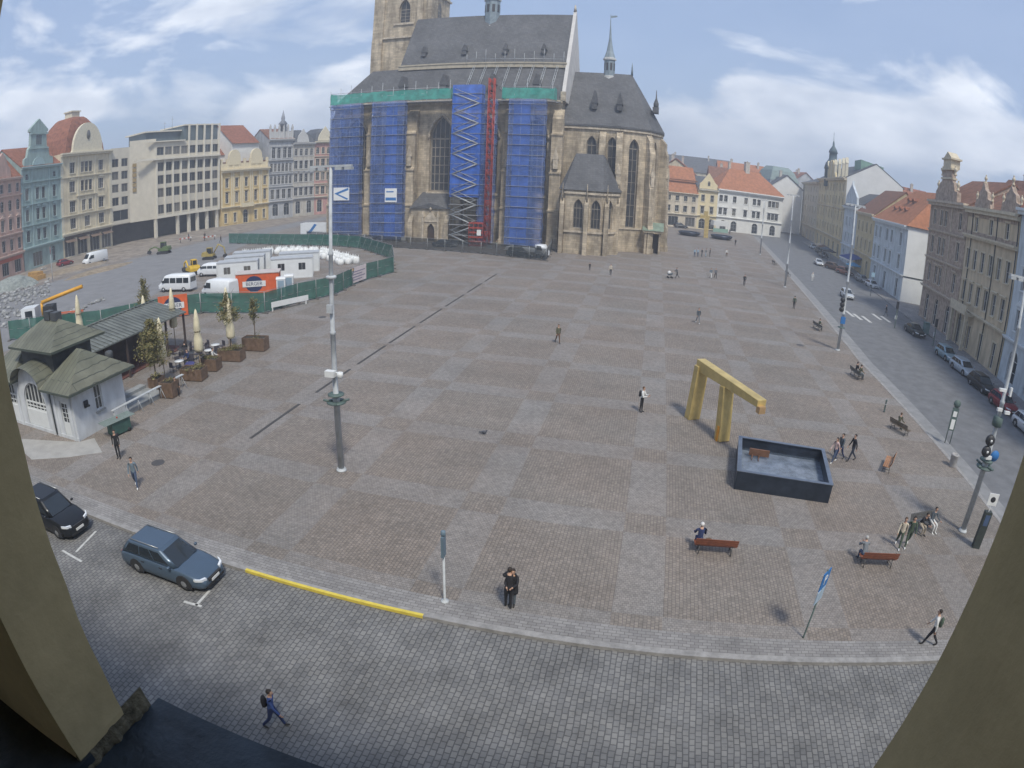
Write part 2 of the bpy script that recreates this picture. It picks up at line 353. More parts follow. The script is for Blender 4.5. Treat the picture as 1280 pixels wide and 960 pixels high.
# kerbs, in granite
gr=M('kerb_granite',(.29,.28,.27),.8,.2,3)
struct(MB().box(-104,KY,-.2,22.6,KY+.3,.145).build('kerb',gr))
struct(MB().prism([(22.3,KY+.3),(22.6,KY+.3),(22.6,60),(kx(206)+.3,206),(kx(206),206),(22.3,60)],-.2,.145).build('street_kerb',gr))
struct(MB().box(-104,KY+.3,.02,22.3,KY+1.25,.137).build('kerb_paving_strip',brickmat('strip_pav',(.27,.26,.25),(.21,.2,.195),(.12,.115,.11),.3,.16,.012)))
# strip of smoother paving beside the street (lighter gutter band)
struct(MB().prism([(22.6,KY),(24.0,KY),(24.0,60),(kx(206)+1.7,206),(kx(206)+.3,206),(22.6,60)],0,.003).build('gutter_road',M('gutter_mat',(.24,.24,.24),.8,.15,1)))
# pavement at the foot of the right hand houses
def fx(y): return 40.5+(y-51)*.1006
struct(MB().prism([(fx(16)-3.2,16),(62,16),(72,240),(fx(215)-5,215),(fx(120)-3.4,120)],-.3,.12).build('pavement',brickmat('pave_right',(.27,.26,.255),(.21,.2,.2),(.13,.13,.13),.4,.4,.015)))
struct(MB().prism([(-22,-2),(40,-2),(40,1.8),(-150,1.8),(-150,-2)],0.002,.13).build('near_pavement',gr))
# strip of works on the left: stripped ground, sand and kerb stones
lw=M('works_dirt',(.25,.215,.18),.95,.35,.35,bump=.5)
struct(MB().prism([(-150,40),(-104,40),(-99,70),(-99,135),(-93,200),(-110,240),(-170,240)],-.3,.12).build('works_ground',lw))
struct(MB().prism([(-104,18),(-62,18),(-62,60),(-76,95),(-90,130),(-96,200),(-99,200),(-99,135),(-99,70),(-104,40)],.131,.135).build('lane_road',M('lane_mat',(.2,.198,.2),.9,.12,.4)))
def hills():
    random.seed(4);mb=MB()
    for (D,h0,seed) in ((820,34,1),(650,24,7)):
        P=[]
        for i in range(81):
            a=math.radians(-10+200*i/80);h=h0*(.55+.45*math.sin(i*.37+seed)*math.sin(i*.11+seed*2))+3*random.random()
            P.append((D*math.cos(a),D*math.sin(a),max(4,h)))
        vs=[];
        for x,y,h in P: vs+=[(x*.8,y*.8,-.3),(x*.93,y*.93,h*.7),(x,y,h),(x*1.2,y*1.2,h*.4)]
        mb.add(vs,[(i*4+j,i*4+j+1,i*4+j+5,i*4+j+4) for i in range(80) for j in range(3)],0,False)
    struct(mb.build('hills',M('hill_woods',(.07,.085,.055),.95,.4,.03,bump=.3)))
hills()
# road paint
wp=M('road_paint',(.52,.52,.5),.7,.15,4);yp=M('yellow_paint',(.66,.52,.08),.6,.1,4)
x0,_=G(307,716);x1,_=G(530,771)
MB().box(x0,KY-.006,.02,x1,KY+.13,.150).build('yellow_kerb_line',yp)['kind']='structure'
for q in [[(120,664),(95,690)],[(78,688),(102,702)],[(263,737),(245,757)],[(230,752),(252,758)]]:
    a,b=G(*q[0]),G(*q[1]);d=Vector((b[0]-a[0],b[1]-a[1],0)).normalized()*.06;n=Vector((-d.y,d.x,0))
    mk=MB();mk.prism([(a[0]+n.x,a[1]+n.y),(b[0]+n.x,b[1]+n.y),(b[0]-n.x,b[1]-n.y),(a[0]-n.x,a[1]-n.y)],.001,.006);struct(mk.build('road_marking',wp))
for px,py in [(1062,392),(1072,396),(1083,399),(1096,396),(1107,399)]:
    x,y=G(px,py);struct(MB().box(x-.25,y-2,0,x+.25,y+2,.006).build('road_marking',wp))
# drainage slots set in the square
for i,(ya,yb) in enumerate([(27.6,33.5),(35.8,41.2),(42.5,48),(48.8,55),(56.3,63),(64.2,71),(72.4,79),(80.4,87)]):
    tag(MB().box(-21.42,ya,.1,-21.2,yb,.138).build('drain_channel',M('drain_iron',(.06,.055,.05),.6,.2,6)),'dark slotted drain channel crossing the square, one length of the long line','drain','drain channels in a line across the square')
def manhole(px,py,lab):
    x,y=G(px,py);o=MB().lathe([(.42,-.02),(.42,.008),(.4,.012),(.36,.008)],(0,0,.13),20).build('manhole_cover',M('cast_iron',(.075,.07,.068),.55,.2,8));o.location=(x,y,0);tag(o,lab,'manhole','manhole covers')
manhole(198,581,'round iron manhole cover near the walker in the grey shirt')
manhole(403,398,'round iron manhole cover beyond the nearest left light mast')
manhole(1000,433,'round iron manhole cover on the open paving near the seated couple')
struct(MB().prism([G(10,548,.13),G(40,575,.13),G(85,572,.13),G(128,566,.13),G(118,548,.13),G(99,553,.13)],.132,.16).build('kiosk_path',M('apron_concrete',(.36,.35,.33),.85,.12,1)))

# ================= THE WINDOW THE PHOTO IS TAKEN FROM =================
def host():
    t=thing('host_building','ochre plastered building whose window opening frames the view','building',(0,0,0))
    och=M('ochre_plaster',(.52,.425,.235),.9,.16,5,bump=.15)
    zb=H-.8
    bp=MB();rnd=random.Random(3)
    # piers each side of the opening, with a worn irregular lower corner
    def pier(xa,xb,ya,yb,side):
        mb=MB();n=26;rings=[]
        for i in range(n+1):
            z=zb-.02+(2.35)*(i/n)**1.6;j=.0012*rnd.uniform(-1,1)
            if side<0: pts=[(xa,ya),(xb+j,ya),(xb+j*1.3,yb+j),(xa,yb)]
            else: pts=[(xa+j,ya),(xb,ya),(xb,yb),(xa+j*1.3,yb+j)]
            rings.append([(p[0],p[1],z) for p in pts])
        mb.loft(rings,0,False);return mb
    pier(-1.25,-.742,.274,.412,-1).build('jamb',och,t)
    pier(.334,.80,.20,.414,1).build('jamb',och,t)
    # facade mass left, right, above and below
    m=MB();m.box(-46,-9,0,-2.6,.40,17.2);m.box(2.2,-9,0,34,.40,17.2);m.box(-2.6,-9,H+1.5,2.2,.41,17.2);m.box(-2.6,-6,0,2.2,.3,zb-.25)
    m.build('wall',och,t)
    MB().prismx([(-9.5,17.2),(.6,17.2),(.6,17.4),(-4.4,20.6),(-9.5,17.4)],-46.5,34.5).build('roof',M('red_tiles',(.30,.12,.07),.8,.2,2),t)
    # weathered metal flashing on the ledge below
    lead=M('ledge_metal',(.034,.045,.056),.45,.45,7,bump=.3)
    l=MB();l.prismx([(-.3,zb-.03),(.50,zb-.05),(.505,zb-.085),(.49,zb-.13),(-.3,zb-.13)],-.735,2.2);l.prismx([(-1.2,zb-.012),(.30,zb-.02),(.30,zb-.06),(-1.2,zb-.06)],-3.2,-.736)
    l.build('ledge',lead,t)
    c=MB()   # crumbling mortar where the jamb meets the ledge
    R_=[]
    for i in range(90):
        u=i/89;y=.272+.205*u;e=.010+.003*math.sin(u*17)+.002*math.sin(u*41+1)+.0006*rnd.random();h_=.0012*math.sin(u*29);R_.append([(-.765,y,zb-.07),(-.744+e,y,zb-.055),(-.744+e*.9,y,zb-.041+h_),(-.744+e*.4,y,zb-.032+h_),(-.746,y,zb-.006)])
    c.loft(R_,0,False)
    c.build('mortar',M('mortar_grey',(.17,.15,.10),.95,.35,40,bump=.6),t)
    for i in range(5):
        x=rnd.uniform(-.6,.0);y=rnd.uniform(.25,.46);MB().ball((x,y,zb-.04),rnd.uniform(.0012,.003),6,0,(1.6,1,.3)).build('dropping',M('dropping_white',(.4,.4,.38),.9,0),t)
host()
# ================= HOUSES =================
CUR=[0]
def house(name,label,p0,p1,depth,Hh,wm,rows,roof=None,corn=(),trim=None,group='houses round the square',pil=(),win=None,base=0,extra=None,cat='house',sideH=None,glass=None):
    """p0,p1: foot of the facade, left and right as seen from the square. rows: (z,h,w,[x fractions],kind,surround)"""
    L_=math.dist(p0,p1);a=math.atan2(p1[1]-p0[1],p1[0]-p0[0])
    t=thing(name,label,cat,(p0[0],p0[1],0),a,group)
    trim=trim or M('trim_pale',(.55,.53,.48),.85,.1,2)
    winm=win or M('window_frame_white',(.55,.54,.52),.6,0);glass=glass or GLASS
    holes=[];wins=[]
    for row in rows:
        z,h,w,xs,k=row[:5];s=row[5] if len(row)>5 else '';w=w*1.13 if z>4.5 else w;h=h*1.04 if z>4.5 else h
        nx=row[6] if len(row)>6 else 2;nz=row[7] if len(row)>7 else 2
        for f in xs:
            x=f*L_ if not isinstance(f,tuple) else f[0]
            holes.append((x-w/2,x+w/2,z,z+h,k));wins.append((x,z,w,h,k,nx,nz,s))
    mb=MB();wall(mb,0,L_,0,Hh,holes)
    mb.poly([(L_,0,0),(L_,depth,0),(L_,depth,Hh),(L_,0,Hh)]);mb.poly([(0,0,0),(0,0,Hh),(0,depth,Hh),(0,depth,0)]);mb.poly([(0,depth,0),(0,depth,Hh),(L_,depth,Hh),(L_,depth,0)]);mb.poly([(0,0,Hh),(L_,0,Hh),(L_,depth,Hh),(0,depth,Hh)])
    wl=MB();
    # gable triangles of a ridge roof belong to the wall
    if roof and roof[0]=='gable':
        rh=roof[1];mb.poly([(0,0,Hh),(0,depth/2,Hh+rh),(0,depth,Hh)]);mb.poly([(L_,0,Hh),(L_,depth,Hh),(L_,depth/2,Hh+rh)])
    mb.build('wall',wm,t,fix=False)
    for (x,z,w,h,k,nx,nz,s) in wins:
        o=put('window',winmesh(w,h,k,nx,nz,mats=[winm,glass,trim],key=winm.name+glass.name+trim.name,s=s),t);o.location=(x,0,z)
    if roof:
        rm=roof[2];rh=roof[1];r=MB();ov=.45;e=.25
        if roof[0]=='gable':
            for (ya,yb,za,zb_) in ((-ov,depth/2,Hh-ov*rh/(depth/2),Hh+rh),(depth+ov,depth/2,Hh-ov*rh/(depth/2),Hh+rh)):
                r.add([(-.15,ya,za+.05),(L_+.15,ya,za+.05),(L_+.15,yb,zb_+.05),(-.15,yb,zb_+.05),(-.15,ya,za+e),(L_+.15,ya,za+e),(L_+.15,yb,zb_+e+.05),(-.15,yb,zb_+e+.05)],[(0,3,2,1),(4,5,6,7),(0,1,5,4),(1,2,6,5),(2,3,7,6),(3,0,4,7)])
        elif roof[0]=='hip':
            q=min(roof[3] if len(roof)>3 else depth/2,L_/2-.01)
            r.add([(-ov,-ov,Hh),(L_+ov,-ov,Hh),(L_+ov,depth+ov,Hh),(-ov,depth+ov,Hh),(q,depth/2,Hh+rh),(L_-q,depth/2,Hh+rh)],[(0,1,5,4),(1,2,5),(2,3,4,5),(3,0,4),(3,2,1,0)])
        elif roof[0]=='mansard':
            q=1.6;h1=rh*.68;i=3.2
            r.add([(-.2,-.2,Hh),(L_+.2,-.2,Hh),(L_+.2,depth,Hh),(-.2,depth,Hh),(q,q,Hh+h1),(L_-q,q,Hh+h1),(L_-q,depth-q,Hh+h1),(q,depth-q,Hh+h1),(i,i+1,Hh+rh),(L_-i,i+1,Hh+rh),(L_-i,depth-i,Hh+rh),(i,depth-i,Hh+rh)],
              [(0,1,5,4),(1,2,6,5),(2,3,7,6),(3,0,4,7),(4,5,9,8),(5,6,10,9),(6,7,11,10),(7,4,8,11),(8,9,10,11),(3,2,1,0)])
        elif roof[0]=='flat': r.box(-.1,-.1,Hh+.01,L_+.1,depth,Hh+rh)
        ro=r.build('roof',rm,t)
    else: ro=None
    for c in corn:
        z,hh,pr=c[:3];x0=c[3]*L_ if len(c)>3 else 0;x1=c[4]*L_ if len(c)>3 else L_
        tr=MB();tr.box(x0-.05,-pr,z,x1+.05,0,z+hh*.55);tr.box(x0-.12,-pr*1.5,z+hh*.55,x1+.12,0,z+hh);tr.build('cornice',trim,t)
    for p in pil:
        f,w,za,zb_=p[:4];pr=p[4] if len(p)>4 else .12
        MB().box(f*L_-w/2,-pr,za,f*L_+w/2,0,zb_).build('pilaster',trim,t)
    return t,L_,ro
def chimney(ro,x,y,z0,z1,m=None,w=.8):
    mb=MB();mb.box(x-w/2,y-w/2,z0,x+w/2,y+w/2,z1);mb.box(x-w/2-.1,y-w/2-.1,z1,x+w/2+.1,y+w/2+.1,z1+.18);mb.tube((x,y,z1+.18),(x,y,z1+.6),.16,.14,8)
    mb.build('chimney',m or M('chimney_plaster',(.5,.46,.4),.9,.2,2),ro)
def dormer(ro,x,y,z,w,h,m,rm):
    mb=MB();mb.box(x-w/2,y,z,x+w/2,y+2.2,z+h);mb.build('dormer',m,ro)
    r=MB();r.prismy([(x-w/2-.15,z+h),(x+w/2+.15,z+h),(x,z+h+w*.35)],y-.15,y+2.4);r.build('dormer_roof',rm,ro)
def door(t,x,z0,w,h,col=(.10,.06,.04),k=1):
    mb=MB();mb.prismy([(x-w/2,z0)]+([(p[0],p[1]) for p in archpts(x-w/2,x+w/2,z0+h-w/2,z0+h,1)] if k else [(x-w/2,z0+h),(x+w/2,z0+h)])+[(x+w/2,z0)],.12,.2)
    mb.box(x-.02,.1,z0,x+.02,.121,z0+h-.4);mb.build('door',M('door_%d'%int(col[0]*1000),col,.6,.1,3),t)
def shop(t,xa,xb,z0,z1,n=3,d=.3,fr=(.08,.08,.08)):
    m=MB();m.poly([(xa,d-.02,z0),(xb,d-.02,z0),(xb,d-.02,z1),(xa,d-.02,z1)],1)
    for i in range(n+1): x=xa+(xb-xa)*i/n;m.box(x-.06,d-.12,z0,x+.06,d-.03,z1)
    m.box(xa,d-.12,z1-.5,xb,d-.03,z1-.38);m.box(xa,d-.12,z0,xb,d-.03,z0+.35)
    m.build('shopfront',[M('shop_frame',(.07,.07,.075),.5,0),GLASS],t,fix=False)
def vase(t,x,y,z,h=1.6,m=None,name='finial'):
    MB().lathe([(.28*h/1.6,0),(.28*h/1.6,.12*h),(.12*h,.2*h),(.1*h,.35*h),(.2*h,.5*h),(.22*h,.62*h),(.1*h,.78*h),(.07*h,.88*h),(.11*h,.94*h),(.0,h)],(x,y,z),8).build(name,m or M('trim_pale',(.55,.53,.48)),t)
def fr(n,a=.1,b=.9): return [a+(b-a)*i/(n-1) for i in range(n)] if n>1 else [(a+b)/2]
red=M('roof_red',(.25,.10,.058),.85,.3,1.2,bump=.2);orange=M('roof_orange',(.36,.15,.075),.85,.2,1.2,bump=.2)
brownr=M('roof_brown',(.2,.10,.065),.85,.25,1.2,bump=.2);slate=M('roof_slate',(.095,.1,.11),.75,.25,.9,bump=.2);grn=M('copper_green',(.2,.33,.27),.7,.2,1)
cream=M('cream_plaster',(.60,.53,.38),.9,.2,.9,streak=.35);pinkp=M('pink_plaster',(.50,.34,.28),.9,.2,.9,streak=.35);teal=M('teal_plaster',(.29,.38,.36),.9,.2,.9,streak=.35)
tealt=M('teal_trim',(.33,.44,.44),.85,.1,2);creamt=M('cream_trim',(.62,.57,.44),.85,.1,2);whitep=M('white_plaster',(.72,.72,.69),.9,.06,.7)
# ---- left row, near to far (p0 is the near end) ----
def left_row():
    P=dict(a=(-123.5,68),b=(-126.8,80),c=(-129.6,94.5),d=(-131,113.5),e=(-130.2,120),f=(-126.4,127),g=(-121.6,149.6),h=(-116.6,169.8),i=(-112.4,178),j=(-108.6,185.6),k=(-104,193))
    # pink corner house, partly out of the picture
    t,L_,ro=house('pink_house','pink stucco town house with a shop sign band at the left end of the row',(-119.5,57),(P['b'][0]+.1,P['b'][1]-.2),14,21.5,pinkp,
      [(5.6,2.4,1.2,fr(8,.06,.95),0,'sfh'),(10,2.4,1.2,fr(8,.06,.95),0,'sfp'),(14.2,2.3,1.2,fr(8,.06,.95),1,'sfb'),(18.2,1.9,1.1,fr(8,.06,.95),0,'sf'),(.6,2.8,2.6,fr(5,.1,.9),0,'',3,1)],
      roof=('gable',6,red),corn=[(4.4,.5,.4),(8.9,.4,.3),(17.3,.35,.3),(20.9,.6,.5)],trim=M('pink_trim',(.56,.42,.35),.85,.1,2))
    for x,w,h in ((L_-7,6.4,5.5),(L_-18,6,5)):
        MB().prismy([(x-w/2,21.5),(x+w/2,21.5),(x+w/2-.3,23.5),(x+w/2-1.2,24.2),(x+1,26.2),(x,21.5+h),(x-1,26.2),(x-w/2+1.2,24.2),(x-w/2+.3,23.5)],-.12,.5).build('gable',pinkp,t)
    MB().box(2,-.12,3.45,L_-.6,0,4.2).build('sign_band',M('sign_red',(.42,.1,.06),.7,.1,2),t)
    # teal house with shaped gable
    t,L_,ro=house('teal_house','narrow turquoise house with tall shaped gable between pink and cream houses',P['b'],P['c'],15,23.4,teal,
      [(6.3,2.5,1.15,[.14,.40,.55,.83],0,'sfh'),(11.0,2.6,1.15,[.14,.40,.55,.83],0,'sfp'),(15.7,2.6,1.15,[.14,.40,.55,.83],0,'sfh'),(20.4,1.3,1.0,[.14,.83],1,'sf'),(.5,3.2,3.6,[.34],0,'',3,1),(.5,3.6,1.3,[.75],1,'f')],
      roof=('gable',5,red),corn=[(4.6,.6,.5),(9.8,.3,.25),(14.5,.3,.25),(19.6,.35,.3),(22.8,.6,.55)],trim=tealt,pil=[(.01,.5,5.2,22.8),(.26,.3,5.2,22.8),(.69,.3,5.2,22.8),(.99,.5,5.2,22.8)],win=M('wf_dark',(.4,.42,.42),.6,0))
    x=L_*.42;g=MB();g.prismy([(x-5.2,23.4),(x+5.6,23.4),(x+5.4,25.2),(x+4.1,25.6),(x+3.7,27.4),(x+3.0,28.0),(x+2.8,31.2),(x+3.4,31.4),(x+3.4,31.9),(x,34.4),(x-3.4,31.9),(x-3.4,31.4),(x-2.8,31.2),(x-3.0,28),(x-3.7,27.4),(x-4.1,25.6),(x-5.0,25.2)],-.1,.7)
    g.box(x-3.3,-.35,30.7,x+3.3,-.1,31.1);g.box(x-3.6,-.3,27.3,x+3.6,-.1,27.6)
    gg=g.build('gable',teal,t);o=put('window',winmesh(2.2,2.4,0,3,1,d=.1,mats=[tealt,GLASS],key='t'),t);o.location=(x,-.22,28.2)
    MB().prismy([(p[0],p[1]) for p in archpts(x-2.2,x+2.2,23.6,25.4,1)],-.3,-.1).build('pediment',tealt,t)
    # cream house with a big tiled dome
    t,L_,ro=house('cream_house','tall cream house with oval gable window and bulging red tiled roof',P['c'],P['d'],16,25.6,cream,
      [(6.9,2.5,1.9,[.22,.5,.79],0,'sfh',3),(11.0,2.6,1.9,[.22,.79],0,'sfh',3),(11.0,2.6,1.3,[.44,.57],0,'sf'),(15.9,2.6,1.9,[.22,.79],0,'sfp',3),(15.9,2.6,1.2,[.42,.5,.58],0,'sf',1),(20.6,2.6,1.7,[.22,.79],0,'sf',3),(20.6,2.6,1.2,[.42,.5,.58],0,'sf',1),(.3,4.6,3.7,[.13,.38,.63,.87],0,'',3,1)],
      roof=None,corn=[(5.4,.7,.5),(10,.35,.3),(14.6,.3,.25,.3,.7),(19.4,.3,.25),(24.9,.8,.7)],trim=creamt,pil=[(.02,.9,6.1,24.9,.16),(.33,.4,6.1,24.9),(.67,.4,6.1,24.9),(.98,.9,6.1,24.9,.16)])
    MB().box(.3,-.12,4.7,L_-.3,0,5.35).build('shop_fascia',M('fascia_dark',(.10,.075,.06),.7,.2,2),t)
    for q in (.13,.38,.63,.87): MB().add([(q*L_-1.9,0,4.6),(q*L_+1.9,0,4.6),(q*L_+1.9,-1.3,3.9),(q*L_-1.9,-1.3,3.9)],[(0,1,2,3)]).build('shop_awning',M('awning_brown',(.16,.11,.08),.9,.2,2),t)
    x=L_*.52;w=6.0;g=MB();g.prismy([(x-w,25.6)]+[(p[0],p[1]) for p in archpts(x-w+.5,x+w-.5,26.4,33.2,1,8)]+[(x+w,25.6)],-.1,.7);g.build('gable',creamt,t)
    MB().lathe([(0,0),(.8,0),(.8,.15),(0,.16)],(0,0,0),16).build('oval_window',GLASS,t)
    o=[c for c in t.children if c.name.startswith('oval')][0];o.location=(x,-.12,30);o.rotation_euler=(PI/2,0,0);o.scale=(.8,1.5,1)
    dome=MB();rings=[]
    for k,(q,z) in enumerate([(0,25.6),(.35,27.6),(.9,29.6),(1.9,31.6),(3.2,33.4),(4.6,34.9),(5.4,35.4)]):
        rings.append([(x-7.3+q,1+q*.6,z),(x+7.3-q,1+q*.6,z),(x+7.3-q,14-q*.6,z),(x-7.3+q,14-q*.6,z)])
    dome.loft(rings,0,False);dm=dome.build('roof',red,t)
    MB().box(x-1.5,5.5,35.2,x+1.5,8.5,36.9).box(x-1.8,5.2,36.9,x+1.8,8.8,37.2).build('roof_lantern',creamt,dm)
    # concrete department store
    ms=M('concrete_cream',(.56,.52,.43),.85,.08,.6);mst=M('concrete_pale',(.66,.62,.52),.85,.06,1)
    t=thing('department_store','large cream modernist block with vertical concrete fins and blank corner wall','building',(0,0,0),0,'houses round the square')
    def seg(p,q,H0,H1,rows,pil=(),mat=ms):
        L2=math.dist(p,q);a=math.atan2(q[1]-p[1],q[0]-p[0]);X=Matrix.Translation((p[0],p[1],0))@Matrix.Rotation(a,4,'Z');mb=MB();mb.X=X;holes=[]
        for z,h,w,xs in rows:
            for f in xs:
                holes.append((f*L2-w/2,f*L2+w/2,z,z+h,0))
                o=put('window',winmesh(w,h,0,2,1,fr=.1,mats=[M('wf_grey',(.3,.28,.25),.6,0),GLASS],key='s'),t);o.matrix_world=X@Matrix.Translation((f*L2,0,z))
        wall(mb,0,L2,H0,H1,holes);mb.build('wall',mat,t,fix=False)
        for f,w,za,zb_,pr in pil: pb=MB();pb.X=X;pb.box(f*L2-w/2,-pr,za,f*L2+w/2,.02,zb_);pb.build('fin',mst,t)
        return X,L2
    R5=[6.4,10.3,13.9,17.2,20.4]
    seg(P['d'],P['e'],5.6,26,[(z,2.2,2.3,[.24,.74]) for z in (10.6,14.1,17.5,20.9)]+[(6.5,2.8,5.4,[.5])])
    seg(P['e'],P['f'],5.4,27.6,[])
    X,L2=seg(P['f'],P['g'],5.4,26.6,[(z,2.5,2.5,[.07+.0+.125*i for i in range(8)]) for z in (6.6,11.2,14.8,18.4)]+[(22.9,2.3,2.5,[.07+.125*i for i in range(8)])],
        [(.008+.125*i,.55,5.4,21.8 if i<4 else 31.4,.35) for i in range(9)])
    for q in ((-7,-.9,21.6,L2+.3,-.02,22.1),(0,-.45,5.4,L2,-.36,6.1),(-3,-.6,26.6,L2*.44,.0,26.9)): b=MB();b.X=X;b.box(*q);b.build('cornice',mst,t)
    # blank corner's sign stack
    X2=Matrix.Translation((P['e'][0],P['e'][1],0))@Matrix.Rotation(math.atan2(P['f'][1]-P['e'][1],P['f'][0]-P['e'][0]),4,'Z')
    for i in range(6): sg=MB();sg.X=X2;sg.box(.9,-.3,13.6+i*1.35,2.0,-.05,14.6+i*1.35);sg.build('sign_letter',M('sign_brass',(.3,.22,.1),.5,.1,3),t)
    body=MB();body.prism([(P['g'][0]-.3,P['g'][1]),(P['g'][0]-18,P['g'][1]+4),(P['d'][0]-16,P['d'][1]+6),(P['d'][0]-.3,P['d'][1]),(P['e'][0]-.3,P['e'][1]+.1),(P['f'][0]-.35,P['f'][1]+.3)],5.4,25.9);body.build('core',ms,t)
    fl=MB();fl.X=X;fl.box(-2.2,2.2,26,L2*.46,12,29.6);fl.build('penthouse',M('penthouse_glass',(.12,.15,.16),.2,.1,1),t)
    fl=MB();fl.X=X;fl.box(L2*.44,.35,26,L2-.1,12,31.0);fl.build('penthouse',M('penthouse_glass'),t)
    fl=MB();fl.X=X;fl.box(-3,1.4,29.6,L2*.47,13,29.95);fl.box(L2*.43,-.1,31.0,L2,13,31.35);fl.build('roof',mst,t)
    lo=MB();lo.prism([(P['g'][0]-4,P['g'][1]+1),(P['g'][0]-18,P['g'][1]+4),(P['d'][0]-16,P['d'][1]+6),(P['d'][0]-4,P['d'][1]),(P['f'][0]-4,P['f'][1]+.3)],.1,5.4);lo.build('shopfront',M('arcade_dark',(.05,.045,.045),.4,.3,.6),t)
    for i,f in enumerate((.0,.34,.52,.66,.82,.99)):
        cx,cy=X@Vector((f*L2,.4,0)) .xy if False else ((X@Vector((f*L2,.5,0))).x,(X@Vector((f*L2,.5,0))).y)
        MB().box(cx-.4,cy-.4,.1,cx+.4,cy+.4,5.4).build('column',mst,t)
    for x,h in ((.3,3),(.42,4.5)):
        q=X@Vector((x*L2,6,0));MB().tube((q.x,q.y,30),(q.x,q.y,30+h),.07,.04,6).tube((q.x-.6,q.y,30+h*.8),(q.x+.6,q.y,30+h*.8),.04,.04,5).build('antenna',M('grey_metal',(.3,.31,.32),.5,.05,3,metal=.6),t)
    # yellow palace
    yel=M('yellow_plaster',(.62,.47,.22),.9,.2,.9,streak=.35);yt=M('yellow_trim',(.68,.6,.42),.85,.08,2)
    t,L_,ro=house('yellow_palace','low yellow palace with pilasters, arched portal and balustraded attic',(P['g'][0]+.3,P['g'][1]+1.2),P['h'],14,17.2,yel,
      [(.9,2.9,1.2,[.09,.28,.72,.9],0,'sf'),(6.9,3.2,1.15,fr(5,.12,.92),1,'sfh'),(11.6,2.7,1.15,fr(5,.12,.92),0,'sfh'),(.2,4.2,2.0,[.5],1,'f')],
      roof=None,corn=[(5.3,.5,.4),(16.2,1.0,.7)],trim=yt,pil=[(f,.5,5.8,16.2,.18) for f in (.01,.21,.25,.4,.44,.6,.64,.8,.84,.99)])
    at=MB();
    for f in fr(9,.02,.98): at.box(f*L_-.35,.1,17.2,f*L_+.35,.7,20.4)
    at.box(0,.25,17.2,L_,.6,19.0);at.build('attic',yt,t)
    for f,h in ((.28,23.2),(.74,23.4)): MB().prismy([(f*L_-2.5,18.5)]+[(p[0],p[1]) for p in archpts(f*L_-2.3,f*L_+2.3,h-2.4,h,1)]+[(f*L_+2.5,18.5)],.05,.75).build('gable',yt,t)
    MB().box(.3,1,17.2,L_-.3,13,19.5).build('roof',brownr,t)
    MB().box(L_*.5-2.6,-1.3,5.2,L_*.5+2.6,0,5.6).box(L_*.5-2.5,-1.25,5.6,L_*.5+2.5,-1.1,6.5).build('balcony',yt,t)
    # white gable wall with red roof standing behind the palace
    t=thing('white_gable_house','plain white gable wall under red roof rising behind the yellow palace','house',(P['h'][0]-3,P['h'][1]-.6,0),math.radians(75),'houses behind the front rows')
    MB().prismx([(1,0),(19,0),(19,25.5),(9.5,31.5),(1,25.5)],-11,0.3).build('wall',whitep,t)
    r=MB();r.add([(-11.3,.3,25.3),(.0,.3,25.3),(0,9.5,32),(-11.3,9.5,32),(0,19.5,25.3),(-11.3,19.5,25.3)],[(0,1,2,3),(3,2,4,5)]);r.build('roof',red,t)
    t=thing('red_roof_house','white house with broad red roof behind the modernist block','house',(P['g'][0]-8,P['g'][1]+2,0),math.radians(75),'houses behind the front rows')
    MB().box(0,0,0,15,12,22).build('wall',whitep,t)
    r=MB();r.add([(-.4,-.4,22),(15.4,-.4,22),(15.4,12.4,22),(-.4,12.4,22),(2.5,6,27.6),(12.5,6,27.6)],[(0,1,5,4),(1,2,5),(2,3,4,5),(3,0,4)]);rr=r.build('roof',red,t);chimney(rr,4.5,6.5,25,31,whitep,2.0)
    # grey tall house with corner turret
    gp=M('grey_stucco',(.40,.41,.42),.9,.2,.9,streak=.35);gt=M('grey_trim',(.5,.5,.49),.85,.1,2)
    t,L_,ro=house('grey_gothic_house','tall narrow grey house with pinnacled attic and arched windows',P['h'],P['i'],13,26.2,gp,
      [(1.0,4.0,2.2,[.28,.74],1,'f',2,1),(6.5,3.0,1.2,fr(4,.16,.86),0,'sf'),(11.3,2.6,.95,fr(6,.12,.9),1,'sf'),(15.4,2.6,.95,fr(6,.12,.9),1,'sf'),(19.8,3.4,1.2,[.2,.42,.66,.86],1,'sfh')],
      roof=('gable',3.5,brownr),corn=[(5.5,.4,.4),(10.3,.3,.25),(14.5,.3,.25),(18.9,.4,.4),(25.4,.8,.6)],trim=gt)
    for f in fr(6,.05,.95): MB().box(f*L_-.3,-.2,26.2,f*L_+.3,.4,29.6).prismy([(f*L_-.35,29.6),(f*L_+.35,29.6),(f*L_,31.0)],-.25,.45).build('pinnacle',gt,t)
    MB().box(.5,.05,26.2,L_-.5,.3,28.6).build('attic',gt,t)
    MB().lathe([(1.3,26.2),(1.3,31),(1.6,31.2),(.5,32.5),(.7,33),(.0,36)],(L_*.62,1.2,0),8).build('turret',M('turret_grey',(.26,.28,.32),.7,.1,1),t)
    cg=M('dove_plaster',(.47,.44,.38),.9,.2,.9,streak=.35)
    t,L_,ro=house('dove_grey_house','beige grey house with twin bay gables left of the pinkish red house',P['i'],P['j'],13,24.8,cg,
      [(1.0,4.2,1.9,[.24,.76],1,'f'),(7.0,2.6,1.2,fr(4,.14,.86),0,'sfh'),(11.6,2.6,1.2,fr(4,.14,.86),0,'sfp'),(16.0,2.6,1.2,fr(4,.14,.86),0,'sf'),(20.4,2.2,1.1,fr(4,.14,.86),1,'sf')],
      roof=('mansard',4.5,slate),corn=[(5.8,.5,.4),(15,.3,.25),(24,.7,.6)],trim=gt)
